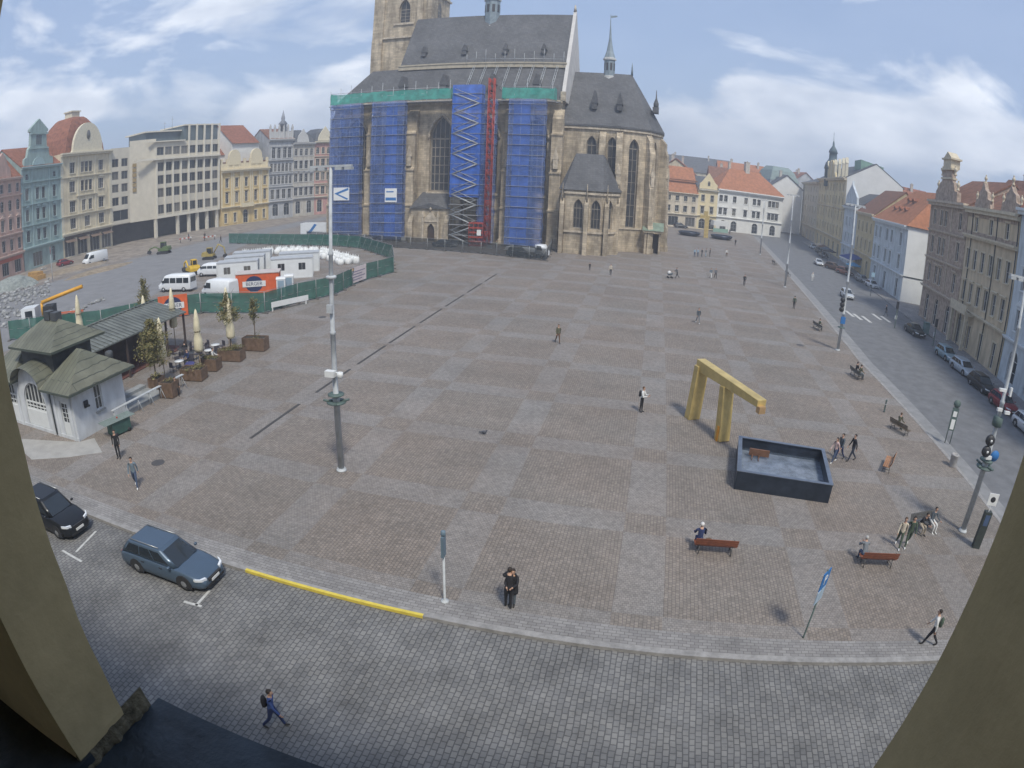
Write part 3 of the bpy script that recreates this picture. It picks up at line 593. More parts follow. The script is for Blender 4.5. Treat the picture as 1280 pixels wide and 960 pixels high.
    MB().prismy([(1.4,24.8),(6.2,24.8),(5.6,27),(4.6,28.2),(3.8,29.4),(3,28.2),(2,27)],-.15,.4).build('gable',gt,t)
    t,L_,ro=house('rose_house','rose red and cream striped house partly hidden by the church scaffolding',P['j'],P['k'],13,25.2,M('rose_plaster',(.48,.27,.24),.9,.2,.9,streak=.35),
      [(1.0,4.2,1.9,[.24,.76],1,'f'),(7.0,2.6,1.3,fr(4,.14,.86),0,'sfh'),(11.8,2.6,1.3,fr(4,.14,.86),0,'sfp'),(16.4,2.6,1.3,fr(4,.14,.86),0,'sf'),(20.8,2.2,1.1,fr(4,.14,.86),1,'sf')],
      roof=('mansard',4.5,slate),corn=[(5.8,.5,.4),(10.4,.3,.25),(15,.3,.25),(19.7,.3,.25),(24.4,.7,.6)],trim=creamt)
    MB().prismy([(1.0,25.2),(6.8,25.2),(6.2,27),(5.2,28.6),(3.9,30.2),(2.6,28.6),(1.6,27)],-.15,.4).build('gable',creamt,t)
left_row()
# ---- far side ----
def far_row():
    fp=[(-13,199),(1.2,204.2),(14.3,208.3),(21.0,210.8),(45.0,218.6)]
    cb_=M('beige_plaster',(.60,.53,.42),.9,.2,.9,streak=.35)
    t,L_,ro=house('orange_roof_house','wide cream house with two tiers of orange roof and shop arcade, right of the apse',fp[0],fp[2],13,11.6,cb_,
      [(.6,3.0,3.4,fr(5,.1,.92),0,'',3,1),(5.2,2.0,1.15,fr(10,.05,.95),0,'sf'),(8.7,1.7,1.1,fr(10,.05,.95),0,'sf')],
      roof=('gable',8.2,orange),corn=[(4.2,.35,.3),(11,.5,.45)],trim=creamt)
    MB().box(-.1,1.6,15.4,L_+.1,2.2,15.8).build('roof_step',brownr,t)
    chimney(ro,8,7,17,21.5);chimney(ro,20,6.8,17,21.5)
    t,L_,ro=house('yellow_gabled_house','narrow pale yellow house with small triangular gable on the far side',fp[2],fp[3],13,13.4,M('pale_yellow',(.70,.60,.38),.9,.08,.7),
      [(.3,3.4,2.2,[.27,.75],1,'f'),(5.4,2.2,1.1,[.25,.72],0,'sfh'),(9.4,2.1,1.1,[.25,.72],0,'sf')],roof=('gable',4,slate),corn=[(4.4,.3,.3),(12.8,.6,.5)],trim=creamt)
    MB().prismy([(.2,13.4),(L_-.2,13.4),(L_-.4,15.3),(L_-1,15.5),(L_/2,18.8),(1,15.5),(.4,15.3)],-.15,.5).build('gable',M('pale_yellow'),t)
    o=put('window',winmesh(1,1.6,1,2,1,d=.08,mats=[creamt,GLASS],key='g'),t);o.location=(L_/2,-.25,14.6)
    t,L_,ro=house('white_house','long white three storey house with orange hipped roof on the far side',fp[3],fp[4],14,14.2,whitep,
      [(.3,3.5,2.2,[.1,.26,.58,.86],1,'f'),(5.6,2.2,1.15,[.05,.12,.25,.42,.55,.62,.79,.85,.91],0,'sfh'),(10.0,2.1,1.15,[.05,.12,.25,.42,.55,.62,.79,.85,.91],0,'sf')],
      roof=('hip',7.4,orange,7),corn=[(4.6,.35,.3),(13.4,.8,.6)],trim=M('white_trim',(.78,.78,.75),.85,.05,1),pil=[(.73,.4,4.9,13.4),(.47,.3,4.9,13.4)])
    chimney(ro,7,7.5,19,23.6);chimney(ro,13.5,6.8,19,24.5,w=1.6)
    g=M('slate_blue_plaster',(.33,.36,.4),.9,.1,.7)
    t,L_,ro=house('blue_grey_house','blue grey house with steep green roof closing the street far away',(47.0,258),(60.2,262),14,20.5,g,
      [(6,2.2,1.2,fr(3,.2,.8),0,'sf'),(10,2.2,1.2,fr(3,.2,.8),0,'sf'),(14,2.2,1.2,fr(3,.2,.8),0,'sf')],roof=('mansard',6,M('roof_green_grey',(.2,.26,.25),.7,.15,1)),corn=[(18.9,.6,.5)])
far_row()
# ---- right hand row: p0 far, p1 near ----
def fx2(y): return (fx(y)+ (0 if y>40 else 0),y)
def right_row():
    tan=M('tan_plaster',(.56,.46,.32),.9,.2,.9,streak=.35);tt=M('tan_trim',(.58,.51,.38),.85,.12,2)
    sg=M('sgraffito_brown',(.40,.315,.25),.9,.3,1.6,bump=.1);sgt=M('sgraffito_trim',(.50,.42,.33),.85,.2,2)
    paleb=M('pale_blue_plaster',(.52,.57,.6),.9,.2,.9,streak=.35);tb=M('blue_trim',(.62,.66,.68),.85,.06,1)
    # nearest: pale blue arcaded house
    t,L_,ro=house('pale_blue_house','pale blue house with dark ground floor arcade at the right edge',fx2(61.2),fx2(30),14,19.2,paleb,
      [(.5,3.6,2.4,fr(6,.1,.92),1,''),(6.0,2.2,1.1,fr(8,.08,.94),0,'sfp'),(10.4,2.2,1.1,fr(8,.08,.94),0,'sfh'),(14.8,1.9,1.1,fr(8,.08,.94),0,'sf')],
      roof=('gable',6,red),corn=[(4.7,.35,.3),(18.4,.7,.6)],trim=tb)
    # the tan part with brown decorated upper storey
    t,L_,ro=house('town_hall','long tan town hall with dark sgraffito attic storey and stone balcony over the portal',fx2(78.0),fx2(61.4),15,18.2,tan,
      [(.4,3.0,1.1,[.34,.60,.86],0,'f'),(.3,3.8,1.7,[.1,.24],1,'f'),(6.1,2.4,1.15,[.09,.24,.4,.56,.72,.88],0,'sfh'),(10.4,2.4,1.15,[.09,.24,.4,.56,.72,.88],0,'sf'),(15.3,1.8,1.0,[.2,.5,.8],0,'sf')],
      roof=('gable',3.8,brownr),corn=[(4.9,.35,.35),(14.3,.5,.45),(17.6,.8,.6)],trim=tt)
    MB().box(.02,-.05,14.81,L_-.02,0,15.28).box(.02,-.05,17.12,L_-.02,0,17.59).build('sgraffito_band',sg,t)
    for f,h in ((.3,21.9),(.82,21.6)):
        x=f*L_;MB().prismy([(x-2.8,18.4),(x+2.8,18.4),(x+2.4,19.4),(x+1.6,19.7),(x+1.4,20.5),(x+.7,20.8),(x,h),(x-.7,20.8),(x-1.4,20.5),(x-1.6,19.7),(x-2.4,19.4)],-.1,.5).build('gable',sg,t)
        for dx in (-2.6,0,2.6): vase(t,x+dx,.2,18.4+(3.2 if dx==0 else 1.0),1.2,tt)
    MB().box(.5,-1.4,4.7,6.4,0,5.0).box(.5,-1.4,5.0,6.4,-1.25,5.9).box(.6,-1.2,.2,1.0,-.8,4.7).box(5.9,-1.2,.2,6.3,-.8,4.7).build('balcony',tt,t)
    for x in (L_*.12,L_*.62,L_-.2): MB().tube((x,-.1,.2),(x,-.1,17.6),.07,.07,6).build('downpipe',M('dark_pipe',(.05,.06,.06),.5,0),t)
    chimney(ro,L_*.55,6,21,25,w=1.0)
    # tall brown sgraffito house with stepped gable
    t,L_,ro=house('sgraffito_house','brown sgraffito renaissance house with towering stepped gable',fx2(94.5),fx2(78.2),15,18.4,sg,
      [(.3,3.9,1.7,[.2,.48,.8],1,'f'),(6.2,2.5,1.05,[.14,.34,.46,.84],0,'sfh'),(10.6,2.5,1.05,[.14,.34,.46,.84],0,'sf'),(15.0,2.2,1.0,[.14,.34,.46,.84],0,'sf')],
      roof=('gable',4.6,brownr),corn=[(5.0,.35,.35),(9.6,.3,.25),(13.9,.3,.25),(17.9,.8,.6)],trim=sgt,pil=[(.62,.3,5,17.9),(.01,.3,5,17.9)])
    x=L_*.42;g=MB();g.prismy([(x-5,18.6),(x+5,18.6),(x+4.8,20.2),(x+3.6,20.3),(x+3.2,21.4),(x+2.2,21.8),(x+2.0,23.4),(x-2.0,23.4),(x-2.2,21.8),(x-3.2,21.4),(x-3.6,20.8),(x-4.8,20.2)],-.1,.6);g.build('gable',sg,t)
    MB().box(x-2.3,-.3,22.0,x+2.3,.8,22.3).box(x-2.4,-.35,23.4,x+2.4,.85,23.7).box(x-1.7,-.2,23.7,x+1.7,1.4,25.0).box(x-2.1,-.4,25.0,x+2.1,1.6,25.25).prismy([(x-1.8,25.25),(x+1.8,25.25),(x,26.2)],-.2,1.4).build('gable_top',tt,t)
    for dx,z in ((-4.4,20.4),(4.4,20.4),(-2.9,22.6),(2.9,22.6)): vase(t,x+dx,.2,z,1.5,tt)
    # white and blue house beyond the side street, white flank wall
    t,L_,ro=house('white_flank_house','pale blue house with bright white flank wall and orange tiled roof by the side street',fx2(132),fx2(106.5),15,13.6,paleb,
      [(.3,3.4,1.7,[.16,.5,.86],0,'f'),(5.4,2.5,1.3,[.08,.22,.44,.58,.84],0,'sfh'),(9.7,2.3,1.3,[.08,.22,.44,.58,.84],0,'sf')],
      roof=('hip',7.2,orange,4.5),corn=[(4.5,.3,.3),(12.9,.7,.6)],trim=tb,pil=[(.7,.12,.2,12.9,.1)])
    # flank wall as its own skin, painted brilliant white
    MB().box(L_,0.05,0.05,L_+.05,14.9,13.5).build('flank_wall',M('bright_white',(.80,.81,.79),.85,.05,.6),t)
    MB().box(L_+.052,0,4.5,L_+.12,14.9,4.7).build('flank_band',M('dark_pipe'),t)
    for f,y_,z_ in ((.3,2.6,15.3),(.45,2.6,15.3),(.6,2.6,15.3),(.42,4.6,17.4),(.55,4.6,17.4)): dormer(ro,f*L_,y_-.3,z_,1.7,1.1,M('dormer_wood',(.25,.14,.1),.8,.1,2),red)
    t,L_,ro=house('ochre_house','narrow ochre house between the pale blue gabled house and the white flanked house',fx2(150.5),fx2(132.2),14,14.2,M('ochre_wall',(.54,.45,.27),.9,.2,.9,streak=.35),
      [(.3,3.4,1.6,[.2,.5,.8],1,'f'),(5.6,2.3,1.1,[.15,.38,.62,.85],0,'sfh'),(9.8,2.2,1.1,[.15,.38,.62,.85],0,'sf')],roof=('gable',6,brownr),corn=[(4.6,.3,.3),(13.5,.7,.6)],trim=tt)
    t,L_,ro=house('gabled_blue_house','narrow light blue house with pointed gable in the right hand row',fx2(167.5),fx2(150.7),14,15,paleb,
      [(.3,3.4,1.6,[.25,.7],1,'f'),(5.6,2.3,1.1,[.25,.5,.75],0,'sfh'),(9.8,2.3,1.1,[.25,.5,.75],0,'sf')],roof=('gable',4,slate),corn=[(4.6,.3,.3),(14.3,.6,.5)],trim=tb)
    MB().prismy([(1,15),(L_-1,15),(L_-1.6,17.4),(L_-2.6,18),(L_/2+.4,20.6),(L_/2,21.6),(L_/2-.4,20.6),(2.6,18),(1.6,17.4)],-.12,.45).build('gable',paleb,t)
    # big ochre house with turret and white blind gable
    oc=M('ochre_deep',(.6,.5,.3),.9,.2,.9,streak=.35)
    t,L_,ro=house('corner_tower_house','tall ochre house with pinnacled attic, blind white flank and dark onion turret',fx2(216),fx2(167.7),17,22.6,oc,
      [(.3,3.6,2.4,fr(6,.1,.9),0,'',3,1),(6.0,2.5,1.2,fr(9,.07,.93),0,'sfh'),(10.4,2.5,1.2,fr(9,.07,.93),0,'sfp'),(14.8,2.5,1.2,fr(9,.07,.93),1,'sf'),(18.8,2.1,1.2,fr(9,.07,.93),0,'sf')],
      roof=('gable',5,slate),corn=[(4.9,.5,.5),(13.7,.3,.3),(21.8,.8,.7)],trim=tt,pil=[(f,.5,5,21.8,.2) for f in (.01,.33,.66,.99)])
    MB().prismx([(.1,.1),(16.9,.1),(16.9,22.7),(8.5,27.9),(.1,22.7)],L_,L_+.1).build('flank_wall',M('flank_grey',(.66,.66,.64),.9,.05,.5),t)
    for f in (.36,.5,.62,.75,.87,.97): MB().box(f*L_-.5,-.3,22.6,f*L_+.5,.5,26.6).prismy([(f*L_-.6,26.6),(f*L_+.6,26.6),(f*L_,28.2)],-.35,.55).build('pinnacle',creamt,t)
    MB().prismy([(L_*.3,22.6),(L_*.66,22.6),(L_*.6,26),(L_*.52,28.2),(L_*.44,28.2),(L_*.36,26)],-.1,.4).build('gable',oc,t)
    MB().lathe([(2.6,20),(2.6,25.5),(2.9,25.7),(2.4,27.6),(1.4,29),(1.3,31),(1.6,31.2),(1.1,32.4),(.4,33.4),(.3,34.5),(.08,35.2),(.05,38)],(L_*.33,1.6,0),12).build('turret',M('turret_dark',(.09,.13,.15),.6,.15,1),t)
    MB().prismx([(5,22.6),(12,22.6),(12,27.6),(5,28.6)],L_*.72,L_*.9).build('roof_annex',grn,ro)
    t,L_,ro=house('tan_corner_block','plain tan block with flat cornice left of the turreted house',fx2(258),fx2(216.2),16,21.4,M('tan_two',(.58,.51,.38),.9,.2,.9,streak=.35),
      [(.3,3.4,2.2,fr(5,.1,.9),0,'',3,1),(5.8,2.4,1.2,fr(6,.1,.9),0,'sf'),(10,2.4,1.2,fr(6,.1,.9),0,'sf'),(14.2,2.2,1.2,fr(6,.1,.9),0,'sf'),(17.8,1.8,1.2,fr(6,.1,.9),0,'sf')],roof=('hip',3.5,slate,5),corn=[(4.8,.4,.4),(20.6,.8,.7)],trim=tt)
right_row()
# ---- roofs further off ----
def backs():
    rnd=random.Random(11)
    wm=[cream,pinkp,whitep,M('grey_stucco'),M('tan_plaster')];rm=[red,orange,brownr,slate]
    spots=[(-146,150,20,18,16,6,0,'dull roofed house rising behind the modernist block'),(-160,105,16,16,20,6,0,'house with long roof behind the cream house'),
      (-151,76,18,14,19,7,0,'red roofed house behind the turquoise gable'),(-140,195,20,18,21,5,3,'slate roofed block behind the grey narrow house'),(-128,215,18,16,20,5,3,'dark roofed house behind the rose house'),
      (8,236,22,16,17,6,0,'long roof seen over the orange roofed house'),(30,242,20,14,16,6,2,'brown roofed house behind the long white house'),(52,262,18,14,18,5,3,'slate roofed block down the far street'),(40,282,26,16,19,7,1,'orange roof far beyond the white house'),
      (78,190,18,16,19,5,0,'brown roofed house behind the turreted corner house'),(82,150,24,14,17,5,1,'long orange roof behind the ochre house'),(80,118,22,14,15,6,2,'brown roof behind the white flanked house'),(66,96,14,12,19,7,2,'roof with chimneys behind the sgraffito gable'),(64,70,18,14,16,7,2,'brown roof behind the town hall attic'),
      (72,50,16,14,19,7,1,'orange roof at the far right edge'),(95,175,26,16,16,6,0,'low red roof in the distance on the right'),(105,135,26,16,15,6,1,'distant orange roof above the side street'),(100,100,24,16,14,7,0,'distant red roof left of the sgraffito gable'),
      (70,310,30,18,20,7,0,'row of red roofs far up the street'),(-10,300,40,18,20,8,1,'long orange roof near the wooded hill'),(20,345,40,18,21,8,3,'grey roof under the wooded hill'),(110,250,34,18,18,7,2,'brown roof on the skyline at the right'),(140,200,34,18,17,7,1,'orange roof on the skyline at the right')]
    for i,(x,y,w,d,h,rh,ri,lab) in enumerate(spots):
        t=thing('town_house',lab,'house',(x,y,0),math.radians(rnd.choice((0,90))+rnd.uniform(-8,8)),'houses behind the front rows')
        MB().prismx([(-d/2,0),(d/2,0),(d/2,h),(0,h+rh-.15),(-d/2,h)],-w/2,w/2).build('wall',wm[i%5],t)
        r=MB()
        for s in (-1,1): r.add([(-w/2-.3,s*(d/2+.5),h-.3),(w/2+.3,s*(d/2+.5),h-.3),(w/2+.3,0,h+rh),(-w/2-.3,0,h+rh),(-w/2-.3,s*(d/2+.5),h),(w/2+.3,s*(d/2+.5),h),(w/2+.3,0,h+rh+.3),(-w/2-.3,0,h+rh+.3)],[(0,3,2,1),(4,5,6,7),(0,1,5,4),(1,2,6,5),(3,0,4,7)])
        ro=r.build('roof',rm[ri],t);chimney(ro,-w*.25,1.5,h+rh*.5,h+rh+1.6,w=1.0);chimney(ro,w*.2,-1.5,h+rh*.5,h+rh+1.4)
backs()
# ================= CATHEDRAL =================
def stonemat():
    m=brickmat('church_sandstone',(.54,.455,.33),(.39,.33,.245),(.29,.245,.19),1.1,.42,.02,var=.38,vscale=.22,bump=.3,plane='xz')
    # darker sooty streaks, vertical
    nt=m.node_tree;N=nt.nodes;L=nt.links;b=N['Principled BSDF'];src=b.inputs['Base Color'].links[0].from_socket
    tc=N.new('ShaderNodeTexCoord');mp=N.new('ShaderNodeMapping');mp.inputs['Scale'].default_value=(.9,.9,.16);L.new(tc.outputs['Object'],mp.inputs[0])
    n=N.new('ShaderNodeTexNoise');n.inputs['Scale'].default_value=.9;n.inputs['Detail'].default_value=7;n.inputs['Roughness'].default_value=.65;L.new(mp.outputs[0],n.inputs[0])
    r=N.new('ShaderNodeValToRGB');r.color_ramp.elements[0].position=.44;r.color_ramp.elements[1].position=.62;L.new(n.outputs[0],r.inputs[0])
    mx=N.new('ShaderNodeMix');mx.data_type='RGBA';mx.blend_type='MULTIPLY';f=N.new('ShaderNodeMath');f.operation='MULTIPLY';f.inputs[1].default_value=.75;L.new(r.outputs[0],f.inputs[0])
    L.new(f.outputs[0],mx.inputs[0]);L.new(src,mx.inputs[6]);mx.inputs[7].default_value=(.50,.48,.46,1);L.new(mx.outputs[2],b.inputs['Base Color']);return m
ST=stonemat();DS=M('dressed_stone',(.50,.43,.33),.9,.3,1.2,bump=.2);CG=M('church_glass',(.045,.047,.05),.3,.3,1.5)
TR=M('tracery_stone',(.27,.24,.20),.9,.2,2)
SL=brickmat('church_slate',(.12,.12,.122),(.085,.087,.09),(.055,.055,.06),.5,.35,.02,rough=.7,var=.25,vscale=.2,bump=.3,plane='xz')
CR=(-42,123,0)
def church():
    t=thing('cathedral','huge gothic sandstone cathedral with dark slate roofs, partly wrapped in scaffolding','church',CR,0)
    def P(mb,name,m,par=None,fix=True):
        o=mb.build(name,m,par or t,fix)
        if par is None:o.location=(-CR[0],-CR[1],0)
        return o
    BX=[-66.0,-57.2,-48.4,-38.4,-28.2,-18.9]
    cen=[(a+b)/2 for a,b in zip(BX,BX[1:])];cen[2]=-42.5
    holes=[(c-2.5,c+2.5,10.2,26,2) for c in cen]
    mb=MB();mb.X=Matrix.Translation((0,123,0));wall(mb,-67,-18.5,0,29.3,holes,d=.9)
    mb.poly([(-67,0,0),(-67,0,29.3),(-67,26,29.3),(-67,26,0)]);mb.poly([(-18.5,0,0),(-18.5,26,0),(-18.5,26,29.3),(-18.5,0,29.3)]);mb.poly([(-67,26,0),(-18.5,26,0),(-18.5,26,29.3),(-67,26,29.3)])
    P(mb,'wall',ST,fix=False)
    me=winmesh(5,15.8,2,5,6,fr=.34,d=.85,mats=[TR,CG],key='church')
    for c in cen: o=put('window',me,t);o.location=(c-CR[0],0,10.2)
    for c in cen:
        sr=MB()
        a=archpts(c-2.75,c+2.75,10.2+15.8-4.75,26.4,2,6)
        for p,q in zip(a,a[1:]): sr.tube((p[0],122.95,p[1]),(q[0],122.95,q[1]),.22,.22,6)
        sr.box(c-2.9,122.6,9.75,c+2.9,123,10.15)
        P(sr,'window_surround',DS)
    for i,x in enumerate(BX):
        b=MB();w=1.05
        b.prismx([(123,0),(119.9,0),(119.9,7.3),(120.3,7.9),(120.3,14.6),(120.9,15.4),(120.9,22.2),(121.5,23),(121.5,25.6),(123,27.6)],x-w,x+w)
        b.box(x-w-.15,119.75,0,x+w+.15,123,1.4)
        for z,y in ((7.3,119.8),(14.6,120.2),(22.2,120.8)): b.box(x-w-.12,y-.1,z,x+w+.12,y+.6,z+.3)
        P(b,'buttress',ST)
        f=MB();f.box(x-.45,120.25,15.6,x+.45,120.85,17.5);f.prismy([(x-.6,17.5),(x+.6,17.5),(x,19.8)],120.2,120.85);P(f,'gablet',DS)
    c=MB();c.box(-67.2,122.5,28.4,-18.4,123,28.9).box(-67.3,122.2,28.9,-18.3,123,29.4).box(-67.1,122.7,6.8,-18.4,123,7.2);P(c,'cornice',DS)
    # portal porch in the middle bay
    p=MB();wl=MB();wl.X=Matrix.Translation((0,119.6,0));wall(wl,-47.4,-39.4,0,6.9,[(-43.9,-42.3,.3,3.9,2),(-43.5,-42.7,4.6,6.1,2)],d=.6)
    wl.X=None;wl.poly([(-47.4,119.6,0),(-47.4,119.6,6.9),(-47.4,123,6.9),(-47.4,123,0)]);wl.poly([(-39.4,119.6,0),(-39.4,123,0),(-39.4,123,6.9),(-39.4,119.6,6.9)])
    po=P(wl,'porch',ST,fix=False)
    r=MB();r.add([(-47.7,119.3,6.9),(-39.1,119.3,6.9),(-40.6,123,10.1),(-46.2,123,10.1),(-47.7,123,6.9),(-39.1,123,6.9),(-43.1,119.25,8.0)],[(0,6,3),(6,2,3),(6,1,2),(0,3,4),(1,5,2),(0,1,6)]);q=r.build('porch_roof',SL,po)
    d=MB();d.prismy([(-43.9,.3)]+archpts(-43.9,-42.3,2.4,3.9,2)+[(-42.3,.3)],120.05,120.15);d.build('door',M('church_door',(.06,.04,.03),.6,.2,3),po)
    d=MB();
    for s in (-44.7,-41.5): d.box(s-.2,119.2,0,s+.2,119.6,5.2);d.prismy([(s-.3,5.2),(s+.3,5.2),(s,6.4)],119.15,119.6)
    d.prismy([(-45,4.2),(-41.2,4.2),(-43.1,6.4)],119.45,119.59);d.lathe([(.12,6.4),(.3,6.9),(.1,7.2),(0,8.3)],(-43.1,119.4,0),8);d.build('portal_frame',DS,po)
    for s in (-47.2,-39.6): bb=MB();bb.prismx([(119.6,0),(118.6,0),(118.6,4.2),(119.6,5.6)],s-.45,s+.45);bb.build('buttress',ST,po)
    # main roof: one steep slope with a stone band, ridge along x
    ry,rz=136,50.3;ey,ez=122.3,29.3;sl=(rz-ez)/(ry-ey)
    rf=MB()
    def slope(x0,x1,ya,yb,dz=0):
        for s in (0,1):
            A=(lambda y:y) if s==0 else (lambda y:2*ry-y)
            za=ez+(ya-ey)*sl+dz;zb=ez+(yb-ey)*sl+dz
            rf.add([(x0,A(ya),za),(x1,A(ya),za),(x1,A(yb),zb),(x0,A(yb),zb)],[(0,1,2,3)])
    slope(-54,-18.6,122.0,127.5);slope(-54,-18.6,127.2,136,.75)
    rf.poly([(-54,127.2,37.6),(-54,136,51.05),(-54,144.8,37.6)]);
    # hipped end towards the tower
    rf.add([(-67.3,122.0,28.9),(-54,122.0,28.9),(-54,127.5,37.27),(-60.5,127.5,37.27),(-67.3,150,28.9),(-60.5,144,37.27),(-54,144,37.27)],[(0,1,2,3),(0,3,5,4),(3,2,6,5)])
    ro=P(rf,'roof',SL,fix=False)
    b=MB();b.box(-54.2,126.9,36.9,-18.5,127.45,37.75).box(-54.3,126.75,37.75,-18.4,127.45,38.05);P(b,'roof_band',M('band_stone',(.42,.37,.28),.9,.15,1))
    for x in (-49.2,-40.2,-31.4,-23.4):
        z=40.4;y=129.2;d=MB();d.box(x-.45,y-.9,z-.2,x+.45,y+1.4,z+.7);d.prismy([(x-.6,z+.7),(x+.6,z+.7),(x,z+2.2)],y-1.0,y+2.2);d.build('dormer',SL,ro)
    for x in (-51.5,-42.5,-32.5,-23.6):
        z=31.6;y=123.4;d=MB();d.box(x-.6,y-.9,z-.2,x+.6,y+1.4,z+1);d.prismy([(x-.8,z+1),(x+.8,z+1),(x,z+3.4)],y-1.0,y+2.6);d.build('dormer',SL,ro)
    # east gable wall with coping
    gp=M('gable_plaster',(.55,.53,.50),.9,.1,.6)
    g=MB();g.prismx([(122.3,29.3),(122.3,30.2),(136,51.9),(149.7,30.2),(149.7,29.3)],-18.6,-17.9);P(g,'gable',gp)
    g=MB();g.tube((-18.25,136,51.9),(-18.25,136,53.4),.35,.12,6);g.box(-18.7,122.2,29.3,-17.8,123.4,31.2);P(g,'gable_finial',DS)
    # ridge turret on the nave
    cu=M('copper_grey',(.22,.27,.30),.6,.2,1);wb=M('turret_white',(.5,.5,.48),.8,.1,1)
    P(MB().lathe([(1.7,48.5),(1.7,54.6)],(-36.5,136,0),8,0,False),'turret',cu)
    P(MB().lathe([(1.95,48.2),(2.3,46.6),(2.3,46.4)],(-36.5,136,0),8,0,False).lathe([(1.95,54.6),(1.95,55.0),(1.5,55.3)],(-36.5,136,0),8,0,False),'turret_band',wb)
    P(MB().lathe([(1.5,55.3),(1.2,57.2),(.45,58.2),(.35,60),(.1,66),(.04,69)],(-36.5,136,0),8,0,False),'turret_spire',cu)
    for i in range(8):
        v=MB();a=PI/8+i*PI/4;cx,cy=-36.5+1.6*math.cos(a),136+1.6*math.sin(a);v.X=Matrix.Translation((cx,cy,51.6))@Matrix.Rotation(a+PI/2,4,'Z');v.box(-.32,-.06,0,.32,.06,1.9);P(v,'louvre',M('louvre_dark',(.05,.05,.055),.6,0))
    # tower
    tw=MB();tw.X=Matrix.Translation((-64.5,136.8,0));wall(tw,0,13.3,0,66,[(5.4,8.2,50.8,57,2)],d=.9);
    tw.X=None
    for q in ([(-64.5,136.8,0),(-64.5,136.8,66),(-64.5,150,66),(-64.5,150,0)],[(-51.2,136.8,0),(-51.2,150,0),(-51.2,150,66),(-51.2,136.8,66)],[(-64.5,150,0),(-51.2,150,0),(-51.2,150,66),(-64.5,150,66)],[(-64.5,136.8,66),(-51.2,136.8,66),(-51.2,150,66),(-64.5,150,66)]): tw.poly(q)
    to=P(tw,'tower',ST,fix=False)
    o=put('window',winmesh(2.8,6.2,2,2,4,fr=.25,d=.85,mats=[TR,CG],key='tower'),to);o.location=(-57.7,136.8,50.8)
    o=put('window',winmesh(2.6,6.2,2,2,4,fr=.25,d=-.06,mats=[TR,CG],key='tower'),to);o.location=(-51.2,142.5,50.8);o.rotation_euler=(0,0,PI/2)
    for z in (34.5,46.8,58.5): s=MB();s.box(-64.9,136.35,z,-50.8,136.8,z+.45).box(-64.95,136.35,z,-64.5,150.3,z+.45).box(-51.2,136.35,z,-50.75,150.3,z+.45);s.build('string_course',DS,to)
    MB().box(-60.2,136.5,50.2,-55.2,136.8,50.7).build('sill',DS,to)
    for x,w in ((-64.0,1.3),(-53.7,.7),(-51.4,.5)):
        s=MB();s.prismx([(136.8,0),(135.6,0),(135.6,34),(136,35),(136,46),(136.3,47.2),(136.3,64),(136.8,65)],x-w,x+w);s.build('buttress',ST,to)
    MB().add([(-65.2,136.1,66),(-50.5,136.1,66),(-50.5,150.7,66),(-65.2,150.7,66),(-57.85,143.4,101)],[(0,1,4),(1,2,4),(2,3,4),(3,0,4)]).build('spire',cu,to)
    # chancel with a three sided apse
    pl=[(-18.5,124),(-7.2,124),(-1.6,126.9),(.9,132.8),(.9,139.2),(-1.6,145.1),(-7.2,148),(-18.5,148)]
    HE=24.9
    def seg(a,b,wins,y0=0):
        L2=math.dist(a,b);X=Matrix.Translation((a[0],a[1],0))@Matrix.Rotation(math.atan2(b[1]-a[1],b[0]-a[0]),4,'Z')
        m=MB();m.X=X;wall(m,0,L2,0,HE,[(c-w/2,c+w/2,z0,z1,2) for c,w,z0,z1 in wins],d=.7);P(m,'wall',ST,fix=False)
        for c,w,z0,z1 in wins:
            o=put('window',winmesh(w,z1-z0,2,2,int((z1-z0)/2.4),fr=.18,d=.65,mats=[TR,CG],key='ch'),t);o.matrix_world=Matrix.Translation((-CR[0],-CR[1],0))@X@Matrix.Translation((c,0,z0))
        q=MB();q.X=X;q.box(-.05,-.35,HE-.9,L2+.05,0,HE-.45).box(-.05,-.2,4.6,L2+.05,0,4.95);P(q,'cornice',DS)
    seg(pl[0],pl[1],[(5.9,2.0,13.6,22.7),(9.9,1.9,4.9,22.7)])
    for i,(a,b) in enumerate(zip(pl[1:],pl[2:])): seg(a,b,[(math.dist(a,b)/2,2.1,4.9,22.7)] if i<4 else [])
    cx,cy=-8,136
    for (x,y) in pl[1:6]+[(-10.4,124)]:
        a=math.atan2(y-cy,x-cx) if x>-9 else -PI/2
        b=MB();b.X=Matrix.Translation((x,y,0))@Matrix.Rotation(a+PI/2,4,'Z')
        b.prismx([(0.2,0),(-2.3,0),(-2.3,5),(-2.0,5.7),(-2.0,13),(-1.6,14),(-1.6,20),(-1.1,21.3),(-1.1,22.6),(.2,24)],-.62,.62)
        b.box(-.8,-2.5,0,.8,0.1,1.2);P(b,'buttress',ST)
        f=MB();f.X=b.X;f.box(-.4,-1.95,13.4,.4,-1.5,15.4);f.prismy([(-.55,15.4),(.55,15.4),(0,17.6)],-2.0,-1.5);P(f,'gablet',DS)
    rz2=37.6;o_=.55
    e=[(-18.5,123.5),(-7.0,123.5),(-1.2,126.5),(1.45,132.6),(1.45,139.4),(-1.2,145.5),(-7.0,148.5),(-18.5,148.5)]
    r=MB();r.add([(x,y,HE) for x,y in e]+[(-18.5,136,rz2),(-5.8,136,rz2)],[(0,1,9,8),(1,2,9),(2,3,9),(3,4,9),(4,5,9),(5,6,9),(6,7,8,9)]);r.prism(e,HE-.35,HE-.02)
    cr=P(r,'roof',SL,fix=False)
    for x in (-12.6,-7.6): d=MB();d.box(x-.5,126.0,28.4,x+.5,128.5,29.6);d.prismy([(x-.65,29.6),(x+.65,29.6),(x,32.4)],125.9,129.8);d.build('dormer',SL,cr)
